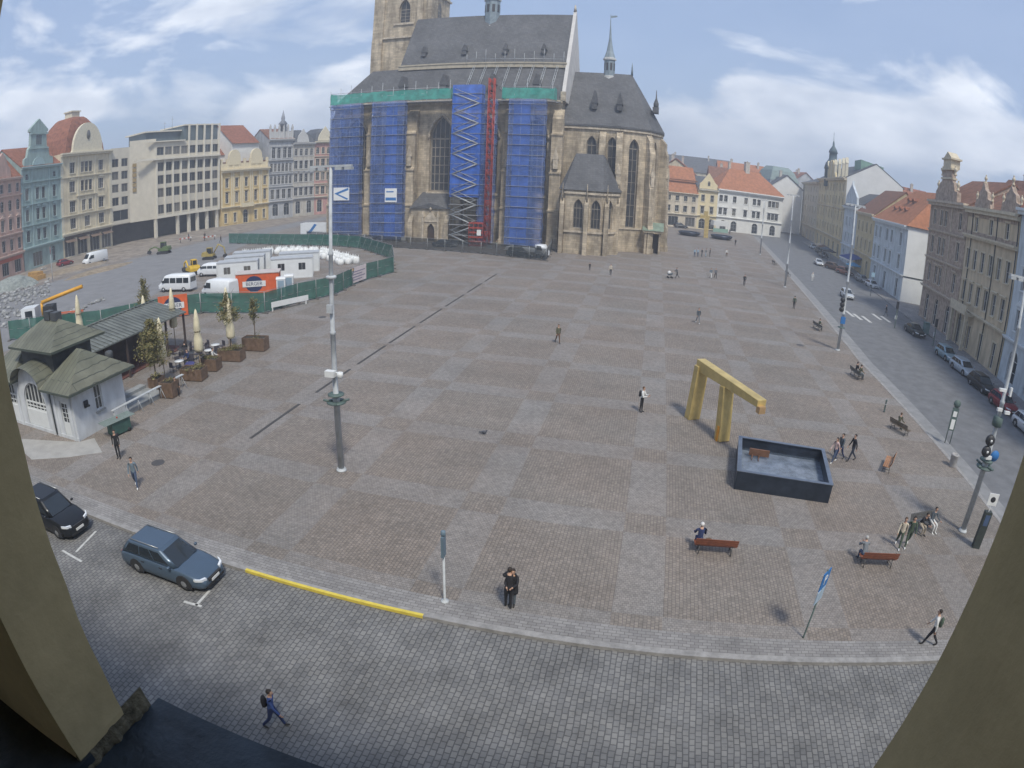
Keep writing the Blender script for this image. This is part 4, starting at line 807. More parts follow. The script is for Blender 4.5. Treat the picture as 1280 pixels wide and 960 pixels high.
    d=MB();d.box(-1.2,131,29.0,.1,134,30.2);d.lathe([(.5,30.2),(.55,31),(.15,32.2),(.05,34)],(-.5,132,0),8);d.build('dormer',SL,cr)
    P(MB().lathe([(.25,37.4),(.12,39.5),(.0,40.6)],(-5.8,136,0),6),'finial',cu)
    P(MB().lathe([(1.15,36.6),(1.15,40.6)],(-10.6,136,0),8,0,False),'turret',cu)
    P(MB().lathe([(1.5,35.6),(1.3,36.6),(1.3,36.9),(1.15,37)],(-10.6,136,0),8,0,False).lathe([(1.4,40.6),(1.4,41),(1.0,41.3)],(-10.6,136,0),8,0,False),'turret_band',wb)
    P(MB().lathe([(1.2,41.2),(.75,42.6),(.3,45.4),(.1,49),(.05,51.5)],(-10.6,136,0),8,0,False).add([(-10.6,136,50.6),(-9.2,136,50.9),(-9.2,136,51.3),(-10.6,136,51.2)],[(0,1,2,3)]),'turret_spire',cu)
    for i in range(8):
        v=MB();a=PI/8+i*PI/4;v.X=Matrix.Translation((-10.6+1.08*math.cos(a),136+1.08*math.sin(a),38.2))@Matrix.Rotation(a+PI/2,4,'Z');v.box(-.22,-.05,0,.22,.05,1.7);P(v,'louvre',M('louvre_dark'))
    # side chapel
    q=[(-17,124),(-17,116.4),(-16,115.2),(-9.3,115.2),(-6.7,119.3),(-6.7,124)]
    def cseg(a,b,wins):
        L2=math.dist(a,b);X=Matrix.Translation((a[0],a[1],0))@Matrix.Rotation(math.atan2(b[1]-a[1],b[0]-a[0]),4,'Z');m=MB();m.X=X
        wall(m,0,L2,0,11.9,[(c-.9,c+.9,4.9,10.3,2) for c in wins],d=.5);P(m,'chapel_wall',ST,fix=False)
        for c in wins:
            o=put('window',winmesh(1.8,5.4,2,3,2,fr=.14,d=.45,mats=[TR,CG],key='cp'),t);o.matrix_world=Matrix.Translation((-CR[0],-CR[1],0))@X@Matrix.Translation((c,0,4.9))
        s=MB();s.X=X;s.box(-.05,-.25,4.1,L2+.05,0,4.45).box(-.05,-.25,11.2,L2+.05,0,11.6);P(s,'cornice',DS)
    cseg(q[0],q[1],[]);cseg(q[1],q[2],[]);cseg(q[2],q[3],[2.4,5.6]);cseg(q[3],q[4],[2.5]);cseg(q[4],q[5],[])
    for x,y in ((-16.5,115.7),(-12,115.2),(-8.4,116.2),(-6.7,119.8)):
        b=MB();b.box(x-.38,y-1.1,0,x+.38,y+.3,9.3);b.prismx([(y+.3,9.3),(y-1.1,9.3),(y+.3,10.9)],x-.38,x+.38);b.tube((x,y-.55,9.6),(x,y-.55,13.2),.2,.04,5);P(b,'buttress',ST)
    z=11.95;r=MB();ee=[(-17.4,124.4),(-17.4,116.2),(-16.3,114.8),(-9.1,114.8),(-6.3,119.1),(-6.3,124.4)]
    r.add([(x,y,z) for x,y in ee]+[(-15.0,120.4,18.9),(-9.9,120.4,18.9),(-15,124.4,18.9),(-9.9,124.4,18.9)],[(0,1,6,8),(1,2,6),(2,3,7,6),(3,4,7),(4,5,9,7),(6,7,9,8)]);P(r,'chapel_roof',SL,fix=False)
    # small porch by the apse
    m=MB();m.box(-1.4,124.6,0,-1.0,127.6,4.4);m.box(1.4,125.6,0,1.8,128.6,4.4);m.prism([(-1.7,124.2),(2.1,125.2),(2.1,129.2),(-1.7,128)],4.4,4.8);pp=P(m,'apse_porch',ST)
    m=MB();m.add([(-1.9,124.0,4.8),(2.3,125.0,4.8),(2.3,129.2,6.2),(-1.9,128,6.2)],[(0,1,2,3)]);m.build('porch_roof',M('porch_copper',(.2,.26,.2),.7,.2,1),pp)
    m=MB();m.box(-1.0,127.3,0,1.5,127.5,4.0);m.build('door',M('church_door'),pp)
church()
# ================= SCAFFOLDING =================
def netmat(name,col,a,scale=1.2):
    m=M(name,col,.8,.28,scale,alpha=a);return m
BN=netmat('blue_net',(.10,.19,.50),.45,.5);BN2=netmat('blue_net_dense',(.04,.15,.60),.70,.7);GN=netmat('green_net',(.05,.36,.29),.74,.8)
SM=M('scaffold_steel',(.40,.42,.43),.45,.1,3,metal=.4);DK=M('scaffold_deck',(.30,.30,.30),.8,.2,2)
def scaffold(x0,x1,y0,y1,z1,label,net=BN,z0=.0,netz=.6,stairs=False,name='scaffold_tower',half=None):
    t=thing(name,label,'scaffold',(x0,y0,0),0,'scaffolding along the church wall');w=x1-x0;d=y1-y0
    f=MB();nx=max(2,round(w/2.2))
    for i in range(nx+1):
        for y in (0,d): f.tube((w*i/nx,y,z0),(w*i/nx,y,z1),.04,.04,5)
    lv=[z0+2.0*k for k in range(1,int((z1-z0)/2)+1)]
    for z in lv:
        for y in (0,d): f.tube((0,y,z+1),(w,y,z+1),.035,.035,4)
    for k,z in enumerate(lv):
        if stairs:
            a,b=(.3,w-.3) if k%2 else (w-.3,.3);f.tube((a,-.34,z-2),(b,-.34,z),.13,.13,4);f.tube((a,-.34,z-1),(b,-.34,z+1),.05,.05,4)
        elif k%2==0: f.tube((0,0,z-2),(w/nx,0,z),.03,.03,4)
    f.build('frame',SM,t)
    for z in lv: MB().box(-.22,-.30,z-.04,w+.22,d+.1,z+.03).build('deck',DK,t)
    rnd=random.Random(int(x0*7));n=MB();nu=10;nv=24;zn=(z1-netz)
    def sheet(A,B):
        vs=[]
        for j in range(nv+1):
            for i in range(nu+1):
                u=i/nu;x=A[0]+(B[0]-A[0])*u;y=A[1]+(B[1]-A[1])*u;bul=.24*math.sin(PI*(j*3.0/nv*4%1))*rnd.uniform(.2,1)*math.sin(PI*(.1+.8*(i*.4%1)))
                nxv=-(B[1]-A[1]);nyv=(B[0]-A[0]);l=math.hypot(nxv,nyv);vs.append((x+nxv/l*-bul,y+nyv/l*-bul,netz+zn*j/nv))
        n.add(vs,[(j*(nu+1)+i,j*(nu+1)+i+1,(j+1)*(nu+1)+i+1,(j+1)*(nu+1)+i) for j in range(nv) for i in range(nu)],0,True)
    sheet((-.14,-.14),(w+.14,-.14));sheet((w+.14,-.14),(w+.14,d));sheet((-.14,d),(-.14,-.14))
    n.build('net',net,t,fix=False)
    if half:
        m=MB();m.box(w*half[0],-.02,netz+.5,w*half[1],.0,z1-.8);m.build('inner_net',BN2,t)
    return t
A=scaffold(-65.3,-58.6,118.2,119.7,29,'blue netted scaffold bay at the left end of the church, with arrow banner')
scaffold(-55.7,-48.9,118.2,119.7,29,'blue netted scaffold bay left of the tall bare window, with white notice',half=(.45,.8))
scaffold(-38.5,-33.0,117.6,119.7,31.8,'bright blue netted stair tower right of the tall bare window',BN2,netz=9.5,stairs=True,name='stair_scaffold')
scaffold(-33.2,-30.4,118.2,119.7,29,'narrow dark blue netted bay behind the red hoist mast')
scaffold(-27.6,-20.9,118.2,119.7,29,'blue netted scaffold bay at the right end of the nave',half=(.12,.6))
def hoist():
    t=thing('builders_hoist','red mast hoist with a cage standing against the church scaffold','hoist',(-30.9,117.2,0));rd=M('hoist_red',(.33,.045,.03),.6,.2,2)
    m=MB()
    for x in (-.5,.5):
        for y in (-.5,.5): m.tube((x,y,0),(x,y,33),.1,.1,5)
    for k in range(22):
        z=k*1.5
        for a,b in (((-.5,-.5),(.5,-.5)),((.5,-.5),(.5,.5)),((-.5,.5),(.5,.5)),((-.5,-.5),(-.5,.5))):
            m.tube((a[0],a[1],z),(b[0],b[1],z+(1.5 if k%2 else 0)),.06,.06,4);m.tube((a[0],a[1],z+1.5),(b[0],b[1],z),.05,.05,4)
    m.build('mast',rd,t)
    c=MB();c.box(-3.2,-1.3,.2,-.5,.6,.5)
    for x in (-3.2,-2.3,-1.4,-.5):
        for y in (-1.3,.6): c.tube((x,y,.3),(x,y,4.6),.06,.06,5)
    for z in (.9,1.8,2.7,3.6,4.5):
        c.box(-3.25,-1.34,z,-.45,-1.28,z+.28);c.box(-3.25,.58,z,-.45,.64,z+.2)
    c.box(-3.2,-1.3,4.5,-.5,.6,4.7);c.build('cage',rd,t)
    MB().box(-1.6,-1.42,2.3,-.8,-1.36,3.4).build('notice',M('sign_white',(.75,.75,.73),.6,.05,3),t)
hoist()
def edge_net():
    for i,(xa,xb,lab) in enumerate([(-66.2,-39.6,'long green debris net along the church eaves, left of the blue stair tower'),(-29.4,-19.4,'short green debris net along the eaves, right of the red hoist')]):
        t=thing('eaves_scaffold',lab,'debris net',(xa,119.2,29.2),0,'green debris nets on the eaves');w=xb-xa
        n=MB();k=int(w/1.1);rnd=random.Random(i);vs=[]
        for j in range(4):
            for q in range(k+1): vs.append((w*q/k,-.1+rnd.uniform(-.12,.12),2.15*j/3+(rnd.uniform(-.12,.1) if j in(0,3) else 0)))
        n.add(vs,[(j*(k+1)+q,j*(k+1)+q+1,(j+1)*(k+1)+q+1,(j+1)*(k+1)+q) for j in range(3) for q in range(k)],0,True)
        n.add([(w,-.1,0),(w,3,0),(w,3,2.4),(w,-.1,2.4),(0,-.1,0),(0,3,0),(0,3,2.4),(0,-.1,2.4)],[(0,1,2,3),(4,5,6,7)]);n.build('net',GN,t,fix=False)
        f=MB()
        for q in range(int(w/2.4)+1): x=q*2.4;f.tube((x,0,-1.0),(x,0,3.0+.5*(q%3)),.05,.05,5)
        for z in (1.2,2.4): f.tube((0,0,z),(w,0,z),.04,.04,5)
        f.build('frame',SM,t);MB().box(-.2,-.2,-.5,w+.2,2.6,-.35).build('deck',DK,t)
    # ladders and battens laid up the lower roof
    t=thing('roof_scaffold','pale steel roof ladders laid on the lower slate slope above the green net','scaffold',(-39,124,31.5),0)
    for q in range(8):
        x=1.0+q*2.45;m=MB()
        m.tube((x-.18,-.6,.1),(x+.5,3.1,6.0),.07,.07,5);m.tube((x+.18,-.6,.1),(x+.86,3.1,6.0),.07,.07,5)
        for k in range(9): u=k/9;m.tube((x-.18+.68*u,-.6+3.7*u,.1+5.9*u),(x+.18+.68*u,-.6+3.7*u,.1+5.9*u),.04,.04,4)
        m.build('ladder',SM,t)
    m=MB();m.tube((0,2.9,6.4),(20,2.9,6.4),.05,.05,5);m.tube((0,2.6,7.2),(20,2.6,7.2),.05,.05,5)
    for q in range(11): m.tube((q*2,2.8,5.9),(q*2,2.7,8.4+(q%3)*.5),.045,.045,5)
    m.build('rail',SM,t)
edge_net()
bl=M('sign_blue',(.03,.16,.42),.6,.05,3);wh=M('sign_white',(.75,.75,.73),.6,.05,3)
t=tag(MB().box(0,-.05,0,3.7,0,2.7).build('banner',wh),'white banner with a blue arrow head tied to the leftmost blue net','banner');t.location=(-64.2,117.9,8.6)
MB().add([(.2,-.07,1.45),(3.5,-.07,2.65),(3.5,-.07,2.15),(1.1,-.07,1.35),(3.5,-.07,.35),(3.2,-.07,.1)],[(0,1,2,3),(0,3,4,5)]).build('arrow_mark',bl,t,fix=False)
t=tag(MB().box(0,-.05,0,2.6,0,2.8).build('banner',wh),'white notice with a blue band on the second blue net','banner');t.location=(-52.4,117.9,8.2)
MB().box(.15,-.07,.35,2.45,-.05,.95).box(.3,-.07,2.0,1.9,-.05,2.25).build('blue_band',bl,t)
# ================= STREET FURNITURE =================
Z0=.13
GM=M('galvanised',(.46,.485,.50),.75,.15,2,spec=.25);DG=M('dark_green_iron',(.09,.13,.12),.6,.15,3);WHP=M('white_metal',(.68,.69,.68),.4,.05,2);LGM=M('pale_grey_metal',(.42,.44,.45),.5,.1,2);BK=M('black_plastic',(.03,.03,.033),.5,0)
def mast(px,py,h,label,kind):
    x,y=G(px,py,Z0);t=thing('light_mast',label,'light mast',(x,y,Z0),0,'tall light masts on the square')
    MB().lathe([(.27,0),(.27,.06),(.24,.09),(.21,.1),(.215,.16)],(0,0,0),14).build('base',GM,t)
    MB().lathe([(.165,.16),(.16,3.8),(.19,3.82),(.19,4.0),(.14,4.05),(.125,7.2),(.15,7.22),(.15,7.35),(.11,7.4),(.10,11),(.12,11.02),(.12,11.12),(.085,11.2),(.07,h)],(0,0,0),12).build('pole',GM,t)
    a=MB();a.box(-1.1,-.07,h-.06,1.1,.07,h+.04)
    for s in (-.95,-.45,.45,.95): a.box(s-.17,-.16,h-.2,s+.17,.14,h-.07)
    a.build('floodlight_bar',LGM,t)
    if kind in('n','r'):
        b=MB();b.lathe([(.24,0),(.5,.05),(.5,.11),(.24,.14)],(0,0,3.7),14).lathe([(.24,0),(.42,.05),(.42,.1),(.24,.14)],(0,0,4.1),14)
        for q in range(4): c,s=math.cos(q*PI/2+.4),math.sin(q*PI/2+.4);b.tube((c*.2,s*.2,3.8),(c*.66,s*.66,3.9),.06,.06,6)
        b.build('bracket_ring',DG,t)
    if kind=='n':
        c=MB();c.box(-.3,-.5,5.2,.2,-.2,5.5);c.lathe([(0,-.2),(.14,-.12),(.16,0),(.16,.14)],(.45,-.3,5.3),10);c.tube((-.1,-.15,5.3),(.5,-.3,5.45),.04,.04,5);c.build('camera',WHP,t)
        MB().box(-.14,-.3,8.3,.14,-.16,8.7).build('junction_box',GM,t);MB().lathe([(.2,0),(.26,.03),(.26,.12),(.2,.15)],(0,0,9.9),10).build('clamp',GM,t)
    if kind=='r':
        for dx,z,n in ((-.35,5.35,1),(-.4,4.75,1)):
            c=MB();c.lathe([(0,-.2),(.26,-.18),(.3,-.08),(.3,0),(.2,.03),(.06,.04)],(dx,-.25,z),16,axis='y');c.build('loudspeaker',BK,t)
            MB().lathe([(0,-.215),(.09,-.2)],(dx,-.25,z),10,axis='y').build('speaker_cap',WHP,t)
        c=MB();c.box(-.6,-.35,7.9,-.15,-.2,8.04);c.box(.15,-.35,7.7,.26,-.2,8.15);c.box(-.42,-.35,6.9,-.1,-.2,7.05);c.box(.1,-.4,6.8,.45,-.25,6.95);c.box(-.35,-.4,4.35,.05,-.25,4.52);c.build('camera',WHP,t)
        MB().lathe([(.0,-.02),(.3,-.02),(.3,.02),(0,.02)],(.35,-.2,4.5),16,axis='y').build('round_sign',M('sign_blue'),t)
        MB().lathe([(.2,0),(.3,.04),(.3,.5),(.2,.55)],(0,0,6.0),10).build('control_box',DG,t)
    if kind=='m':
        b=MB()
        for z in (4.35,4.85,5.35):
            b.lathe([(.0,-.3),(.22,-.28),(.27,-.1),(.27,0)],(-.32,-.05,z),12,axis='y');
        b.build('loudspeaker',BK,t);MB().box(-.25,-.3,2.9,.25,-.1,3.6).build('sign_plate',M('sign_blue'),t)
        MB().lathe([(.2,0),(.42,.04),(.42,.1),(.2,.14)],(0,0,2.4),12).build('bracket_ring',DG,t)
    return t
mast(427,588,15.2,'nearest grey light mast on the left, with green bracket ring and small camera','n')
mast(1203,664,13.5,'grey light mast at the right crowded with cameras and round loudspeakers','r')
mast(1047,438,15.2,'light mast beside the street with three dark round loudspeakers low on it','m')
mast(981,359,15.2,'light mast near the street, beside the far zebra crossing','f')
mast(950,318,13,'farthest light mast, in front of the white house','f')
def post(name,px,py,label,cat,fn,rz=0,group=None):
    x,y=G(px,py,Z0);t=thing(name,label,cat,(x,y,Z0),rz,group);fn(t);return t
def f_slim(t):
    MB().lathe([(.16,0),(.16,.05),(.1,.08),(.045,.12),(.045,2.1)],(0,0,0),10).build('post',GM,t)
    m=MB();m.box(-.05,-.14,2.1,.05,.14,2.95);m.lathe([(.06,2.95),(.09,3.0),(.09,3.15),(0,3.2)],(0,0,0),8);m.build('sign_plate',M('sign_grey_blue',(.14,.2,.25),.5,.1,3),t)
post('sign_post',556,752,'slim post with an edge-on sign plate standing by the near kerb','sign post',f_slim)
def f_park(t):
    MB().lathe([(.05,0),(.035,.05),(.032,3.15)],(0,0,0),8).build('post',DG,t)
    m=MB();m.box(-.33,-.03,2.35,.33,.0,3.1);m.build('sign_plate',M('sign_blue'),t);text('letter_mark','P',.55,WHP,m and t,(0,-.035,2.72))
    MB().box(-.33,-.03,1.75,.33,0,2.3).build('lower_plate',M('plate_pale_blue',(.35,.45,.55),.5,.1,2),t)
post('parking_sign',1004,797,'blue parking sign on a thin green post near the right kerb','sign',f_park,math.radians(52))
def f_stop(t):
    for x in (-.22,.22): MB().tube((x,0,0),(x,0,2.7),.04,.04,8).build('post',DG,t)
    m=MB();m.box(-.26,-.05,1.0,.26,.05,2.7);m.build('board',DG,t)
    MB().box(-.16,-.07,2.05,.16,-.05,2.45).box(-.16,-.07,1.1,.16,-.05,1.85).build('timetable',M('sign_white'),t)
    MB().lathe([(0,-.04),(.3,-.04),(.3,.04),(0,.04)],(0,0,3.0),18,axis='y').build('roundel',DG,t)
post('bus_stop_sign',1184,554,'green framed bus stop sign with white timetables beside the right kerb','bus stop',f_stop,math.radians(-10))
def f_info(t):
    MB().box(-.22,-.16,0,.22,.16,2.1).build('pillar',M('pillar_dark',(.045,.055,.05),.5,.15,3),t)
    MB().box(-.14,-.18,1.35,.14,-.161,1.95).build('panel',M('sign_blue_dim',(.07,.11,.2),.4,.1,3),t)
    MB().box(-.02,-.02,2.1,.02,.02,2.5).box(-.3,-.05,2.45,.3,.0,3.1).build('notice',M('sign_white'),t)
    m=MB();m.lathe([(.1,-.06),(.16,-.055),(.16,-.05)],(0,0,2.78),12,axis='y');m.build('notice_mark',BK,t)
post('ticket_pillar',1219,684,'dark ticket pillar with a white notice on top, right of the crowded mast','pillar',f_info,math.radians(-12))
def f_bin(t):
    m=MB();m.lathe([(.26,.0),(.27,.05),(.29,.78),(.31,.8),(.31,.88),(.22,.9),(.2,.7)],(0,0,0),14);m.build('barrel',M('bin_concrete',(.36,.35,.34),.8,.15,4),t)
    MB().lathe([(.0,.71),(.2,.71)],(0,0,0),14).build('opening',BK,t)
post('litter_bin',1190,583,'round grey litter bin near the bus stop sign','bin',f_bin)
def f_boll(t):
    MB().lathe([(.09,0),(.07,.1),(.06,.85),(.085,.88),(.085,.96),(.03,1.03),(0,1.04)],(0,0,0),10).build('shaft',DG,t)
    MB().lathe([(.072,.6),(.075,.61),(.075,.66),(.07,.67)],(0,0,0),10).build('ring',GM,t)
post('bollard',1105,515,'dark iron bollard beyond the bench with folded arms, beside the street','bollard',f_boll)
# benches
WD=M('bench_wood',(.25,.085,.045),.6,.2,4);WD2=M('bench_wood_orange',(.40,.19,.085),.6,.2,4);IR=M('bench_iron',(.09,.09,.09),.6,.1,3)
def bench(px,py,rz,label,wood=WD,L=1.9):
    x,y=G(px,py,Z0);t=thing('park_bench',label,'bench',(x,y,Z0),math.radians(rz),'benches on the square')
    m=MB()
    for i in range(4): m.box(-L/2,-.22+i*.115,.42,L/2,-.22+i*.115+.09,.455)
    m.build('seat',wood,t);m=MB()
    for i in range(3): yy=.27+.03*i;z=.53+.12*i;m.add([(-L/2,yy,z),(L/2,yy,z),(L/2,yy+.03,z+.1),(-L/2,yy+.03,z+.1),(-L/2,yy+.03,z),(L/2,yy+.03,z),(L/2,yy+.06,z+.1),(-L/2,yy+.06,z+.1)],[(0,3,2,1),(4,5,6,7),(0,1,5,4),(1,2,6,5),(2,3,7,6),(3,0,4,7)])
    m.build('backrest',wood,t)
    for s in (-L/2+.22,L/2-.22):
        m=MB();m.path([(s,-.2,0),(s,-.18,.42),(s,.22,.42),(s,.36,.9)],.025);m.tube((s,.22,.42),(s,.28,0),.025,.025,6);m.tube((s,-.2,.2),(s,.26,.2),.018,.018,6);m.build('leg',IR,t)
    return t
B1=bench(892,690,182,'long brown bench with a seated person, nearest the fountain basin')
B2=bench(1094,706,180,'brown bench with a hunched grey sitter, right of the parking sign')
B3=bench(1108,585,-118,'orange bench standing empty behind the basin with its shadow beside it',WD2)
B4=bench(1124,540,118,'dark bench set askew beside the bollard',M('bench_wood_dark',(.13,.10,.07),.6,.2,4))
B5=bench(1070,472,100,'dark bench with two people below the street mast',IR)
B6=bench(1022,412,100,'dark bench with one person beyond the street mast',IR)
B7=bench(1153,662,20,'bench hidden under the group of sitters beside the strolling couple',IR)
for px,py,lab in ((985,345,'tiny dark bench far off left of the zebra crossing'),(968,331,'tiny dark bench farthest along the square edge')): bench(px,py,100,lab,IR)
# golden fountain
def fountain():
    gd=M('gold_leaf',(.58,.44,.17),.45,.16,1.4,metal=.3,bump=.1,spec=.5);gb=M('gold_bright',(.75,.36,.05),.35,.1,3,metal=.5)
    t=thing('golden_arch','angular golden fountain arch with two thick legs and a beam reaching over the basin','fountain',(0,0,Z0),0)
    def beam(name,a,b,w,h0,h1,m,par=t,up=Vector((0,0,1))):
        a=Vector(a);b=Vector(b);d=(b-a).normalized();s=Vector((d.y,-d.x,0));
        if s.length<.2: s=Vector((.90,.44,0))
        s.normalize();n=s.cross(d);mb=MB();r=[]
        for p,h in ((a,h0),(b,h1)): r.append([tuple(p+s*w/2*i+n*h/2*j) for i,j in ((-1,-1),(1,-1),(1,1),(-1,1))])
        mb.loft(r,0,False);o=mb.build(name,m,par);bv=o.modifiers.new('b','BEVEL');bv.width=.03;bv.segments=2;return o
    A=(3.85,39.35,3.62);T_=(7.0,33.0,3.62)
    beam('beam',A,T_,.62,.75,.42,gd)
    # legs
    for name,f,c,w in (('leg',(3.75,39.1,0),(3.95,39.15,3.6),.85),('leg',(5.5,35.9,0),(5.35,36.3,3.35),.78)):
        beam(name,f,c,w,.62,.5,gd)
    sp=MB();sp.prism([(6.72,33.0),(7.12,33.2),(7.25,32.85),(6.86,32.65)],3.1,3.5);sp.build('spout',M('spout_copper',(.50,.33,.17),.4,.1,3,metal=.4),t)
    MB().prism([(5.14,35.62),(5.80,35.95),(5.72,36.12),(5.06,35.8)],.0,.95).build('leg_base',gb,t)
    a=math.radians(-7.3);b=thing('fountain_basin','dark blue metal basin of the golden fountain, square with shallow rippled water','basin',(5.65,29.55,Z0),a)
    dm=M('basin_metal',(.040,.052,.075),.35,.25,1.2,metal=.5,bump=.1);W_,D_=5.3,4.75
    m=MB();th=.12
    m.box(0,0,0,W_,th,1.05);m.box(0,D_-th,0,W_,D_,1.05);m.box(0,th,0,th,D_-th,1.05);m.box(W_-th,th,0,W_,D_-th,1.05);o=m.build('wall',dm,b)
    m=MB();w=.2;m.box(-.03,-.03,1.052,W_+.03,w,1.09);m.box(-.03,D_-w,1.052,W_+.03,D_+.03,1.09);m.box(-.03,w,1.052,w,D_-w,1.09);m.box(W_-w,w,1.052,W_+.03,D_-w,1.09);m.build('rim',M('basin_rim',(.16,.19,.24),.3,.15,2,metal=.5),b)
    MB().box(th,th,.02,W_-th,D_-th,.3).build('floor',M('basin_floor',(.30,.34,.41),.6,.4,1.6),b)
    wm=M('water',(.13,.17,.22),.06,0,spec=.9,alpha=.38);nt=wm.node_tree;n=nt.nodes.new('ShaderNodeTexNoise');n.inputs['Scale'].default_value=3.5;n.inputs['Detail'].default_value=4;bp=nt.nodes.new('ShaderNodeBump');bp.inputs['Strength'].default_value=.35;bp.inputs['Distance'].default_value=.04
    nt.links.new(n.outputs[0],bp.inputs['Height']);nt.links.new(bp.outputs[0],nt.nodes['Principled BSDF'].inputs['Normal'])
    MB().poly([(th,th,.42),(W_-th,th,.42),(W_-th,D_-th,.42),(th,D_-th,.42)]).build('water',wm,b,fix=False)
    m=MB();m.box(.7,3.7,.45,1.9,3.8,.85);m.tube((.9,3.3,.3),(.9,3.7,.5),.05,.05,6);m.tube((1.3,3.3,.3),(1.3,3.7,.5),.05,.05,6)  # brown panel on two stubs, standing in for the golden arch's reflection in the water
    m.build('arch_reflection',M('reflection_brown',(.17,.085,.05),.5,.2,3),b)
fountain()
# ================= FENCES AND SITE COMPOUND =================
GFN=M('green_fence_net',(.035,.13,.10),.85,.25,.9,alpha=.90);DFN=M('dark_fence_net',(.035,.042,.045),.85,.25,.9,alpha=.78);FS=M('fence_steel',(.3,.31,.31),.5,.1,3,metal=.4);CB=M('fence_foot',(.12,.11,.1),.9,.1,3)
def panel_proto(name,net,h,L,label,group,cat='fence panel'):
    t=thing(name,label,cat,(0,0,Z0),0,group)
    m=MB();n=6;vs=[]
    for j in range(3):
        for i in range(n+1): vs.append((L*i/n,.05*math.sin(i*2.1+j),.12+(h-.14)*j/2))
    m.add(vs,[(j*(n+1)+i,j*(n+1)+i+1,(j+1)*(n+1)+i+1,(j+1)*(n+1)+i) for j in range(2) for i in range(n)],0,True);m.build('net',net,t,fix=False)
    m=MB();m.path([(.02,0,.0),(.02,0,h+.08),(L-.02,0,h+.08),(L-.02,0,0)],.028,6);m.tube((.02,0,.2),(L-.02,0,.2),.02,.02,5);m.tube((.02,0,h*.55),(L-.02,0,h*.55),.015,.015,5);m.tube((.02,0,h),(L*.0+.02,1.0,.05),.02,.02,5);m.build('frame',FS,t)
    MB().prism([(-.18,-.4),(.18,-.4),(.18,.4),(-.18,.4)],0,.12).build('foot',CB,t)
    return t
def fence(line,proto,labels,L,closed=False):
    k=0
    for (a,b) in zip(line,line[1:]):
        d=math.dist(a,b);n=max(1,round(d/L));an=math.atan2(b[1]-a[1],b[0]-a[0])
        for i in range(n):
            u=i/n;p=(a[0]+(b[0]-a[0])*u,a[1]+(b[1]-a[1])*u,Z0)
            if k==0: t=proto;t.location=p;t.rotation_euler=(0,0,an)
            else: t=dup(proto,p,an)
            t.scale=(d/n/L,1,1);t['label']=labels(k,p);k+=1
    return k
glab=lambda k,p:'green netted site fence panel, one of the even run around the builders compound'
gp0=panel_proto('site_fence_panel',GFN,2.3,3.4,'',"green fence panels round the builders' compound")
fence([(-66,38),(-54.6,44.5),(-50.8,50.6),(-47.0,53.8),(-39,55.5),(-38.1,61),(-36,66),(-36.8,75),(-35.4,83),(-40.8,95),(-52.2,106.5),(-58,108.6),(-72,109.5),(-88,112)],gp0,glab,3.4)
dlab=lambda k,p:'dark netted site fence panel, one of the even run along the foot of the church'
dp0=panel_proto('dark_fence_panel',DFN,2.1,3.5,'','dark fence panels along the church')
fence([(-70,116.4),(-57.5,111.8),(-49.4,110.0),(-43,108.6),(-29,106.4),(-17.0,103.0),(-17.4,108),(-18.6,119)],dp0,dlab,3.5)
for px,py,lab in ((455,296,'small white notice tied to the dark fence near the left netted bay'),(505,299,'small white notice tied to the dark fence below the second netted bay'),(613,309,'small white notice on the dark fence below the red hoist')):
    x,y=G(px,py,1.4);MB_=MB().box(-.45,-.03,-.3,.45,.03,.3).build('notice',M('sign_white'));MB_.location=(x,min(y,200)-.3,1.5);tag(MB_,lab,'notice')
# banners of the building firm
BO=M('banner_orange',(.62,.12,.035),.75,.12,2);BD=M('banner_navy',(.02,.03,.09),.7,.1,3)
def banner(p,an,W_,H_,z,label,name='advertising_banner'):
    t=thing(name,label,'banner',(p[0],p[1],z),an,'orange banners of the building firm')
    MB().box(0,-.05,0,W_,0,H_).build('sheet',BO,t)
    m=MB();cx,cz,r=W_/2,H_/2,H_*.42;m.add([(cx+r*1.1*math.cos(a*PI/8),-.065,cz+r*math.sin(a*PI/8)) for a in range(16)],[tuple(range(16))]);m.build('emblem',BD,t,fix=False)
    MB().box(W_*.12,-.08,H_*.36,W_*.88,-.066,H_*.64).build('name_plate',WHP,t)
    text('lettering','BERGER',H_*.25,BD,t,(cx,-.09,cz),ext=.005)
banner((-50.6,50.3),math.atan2(3.2,3.8),3.5,2.4,.25,'orange banner with navy emblem on the green fence in front of the white vans')
banner((-60.0,41.6),math.atan2(6.5,11.4),3.9,2.3,.35,'orange banner with navy emblem on the fence behind the cafe roof')
# orange container with the same emblem
def container():
    t=thing('orange_container','orange site container with the firm emblem on its end, beside the white cabins','container',(-48.4,62.6,Z0),math.radians(28))
    MB().box(0,0,.1,5.6,2.5,2.7).build('body',BO,t)
    m=MB()
    for i in range(18): m.box(.15+i*.3,-.04,.2,.3+i*.3,0,2.6)
    m.build('ribs',BO,t)
    m=MB();m.add([(2.4+1.15*math.cos(a*PI/8),-.06,1.45+1.0*math.sin(a*PI/8)) for a in range(16)],[tuple(range(16))]);m.build('emblem',BD,t,fix=False)
    MB().box(.9,-.09,1.1,3.9,-.07,1.8).build('name_plate',WHP,t);text('lettering','BERGER',.62,BD,t,(2.4,-.1,1.45),ext=.005)
    MB().box(-.1,-.1,2.7,5.7,2.6,2.8).build('roof',M('roof_sheet',(.5,.45,.42),.7,.1,1),t)
container()
cabw=M('cabin_white',(.66,.68,.68),.5,.06,1);cabg=M('cabin_roof_grey',(.42,.44,.46),.5,.1,1)
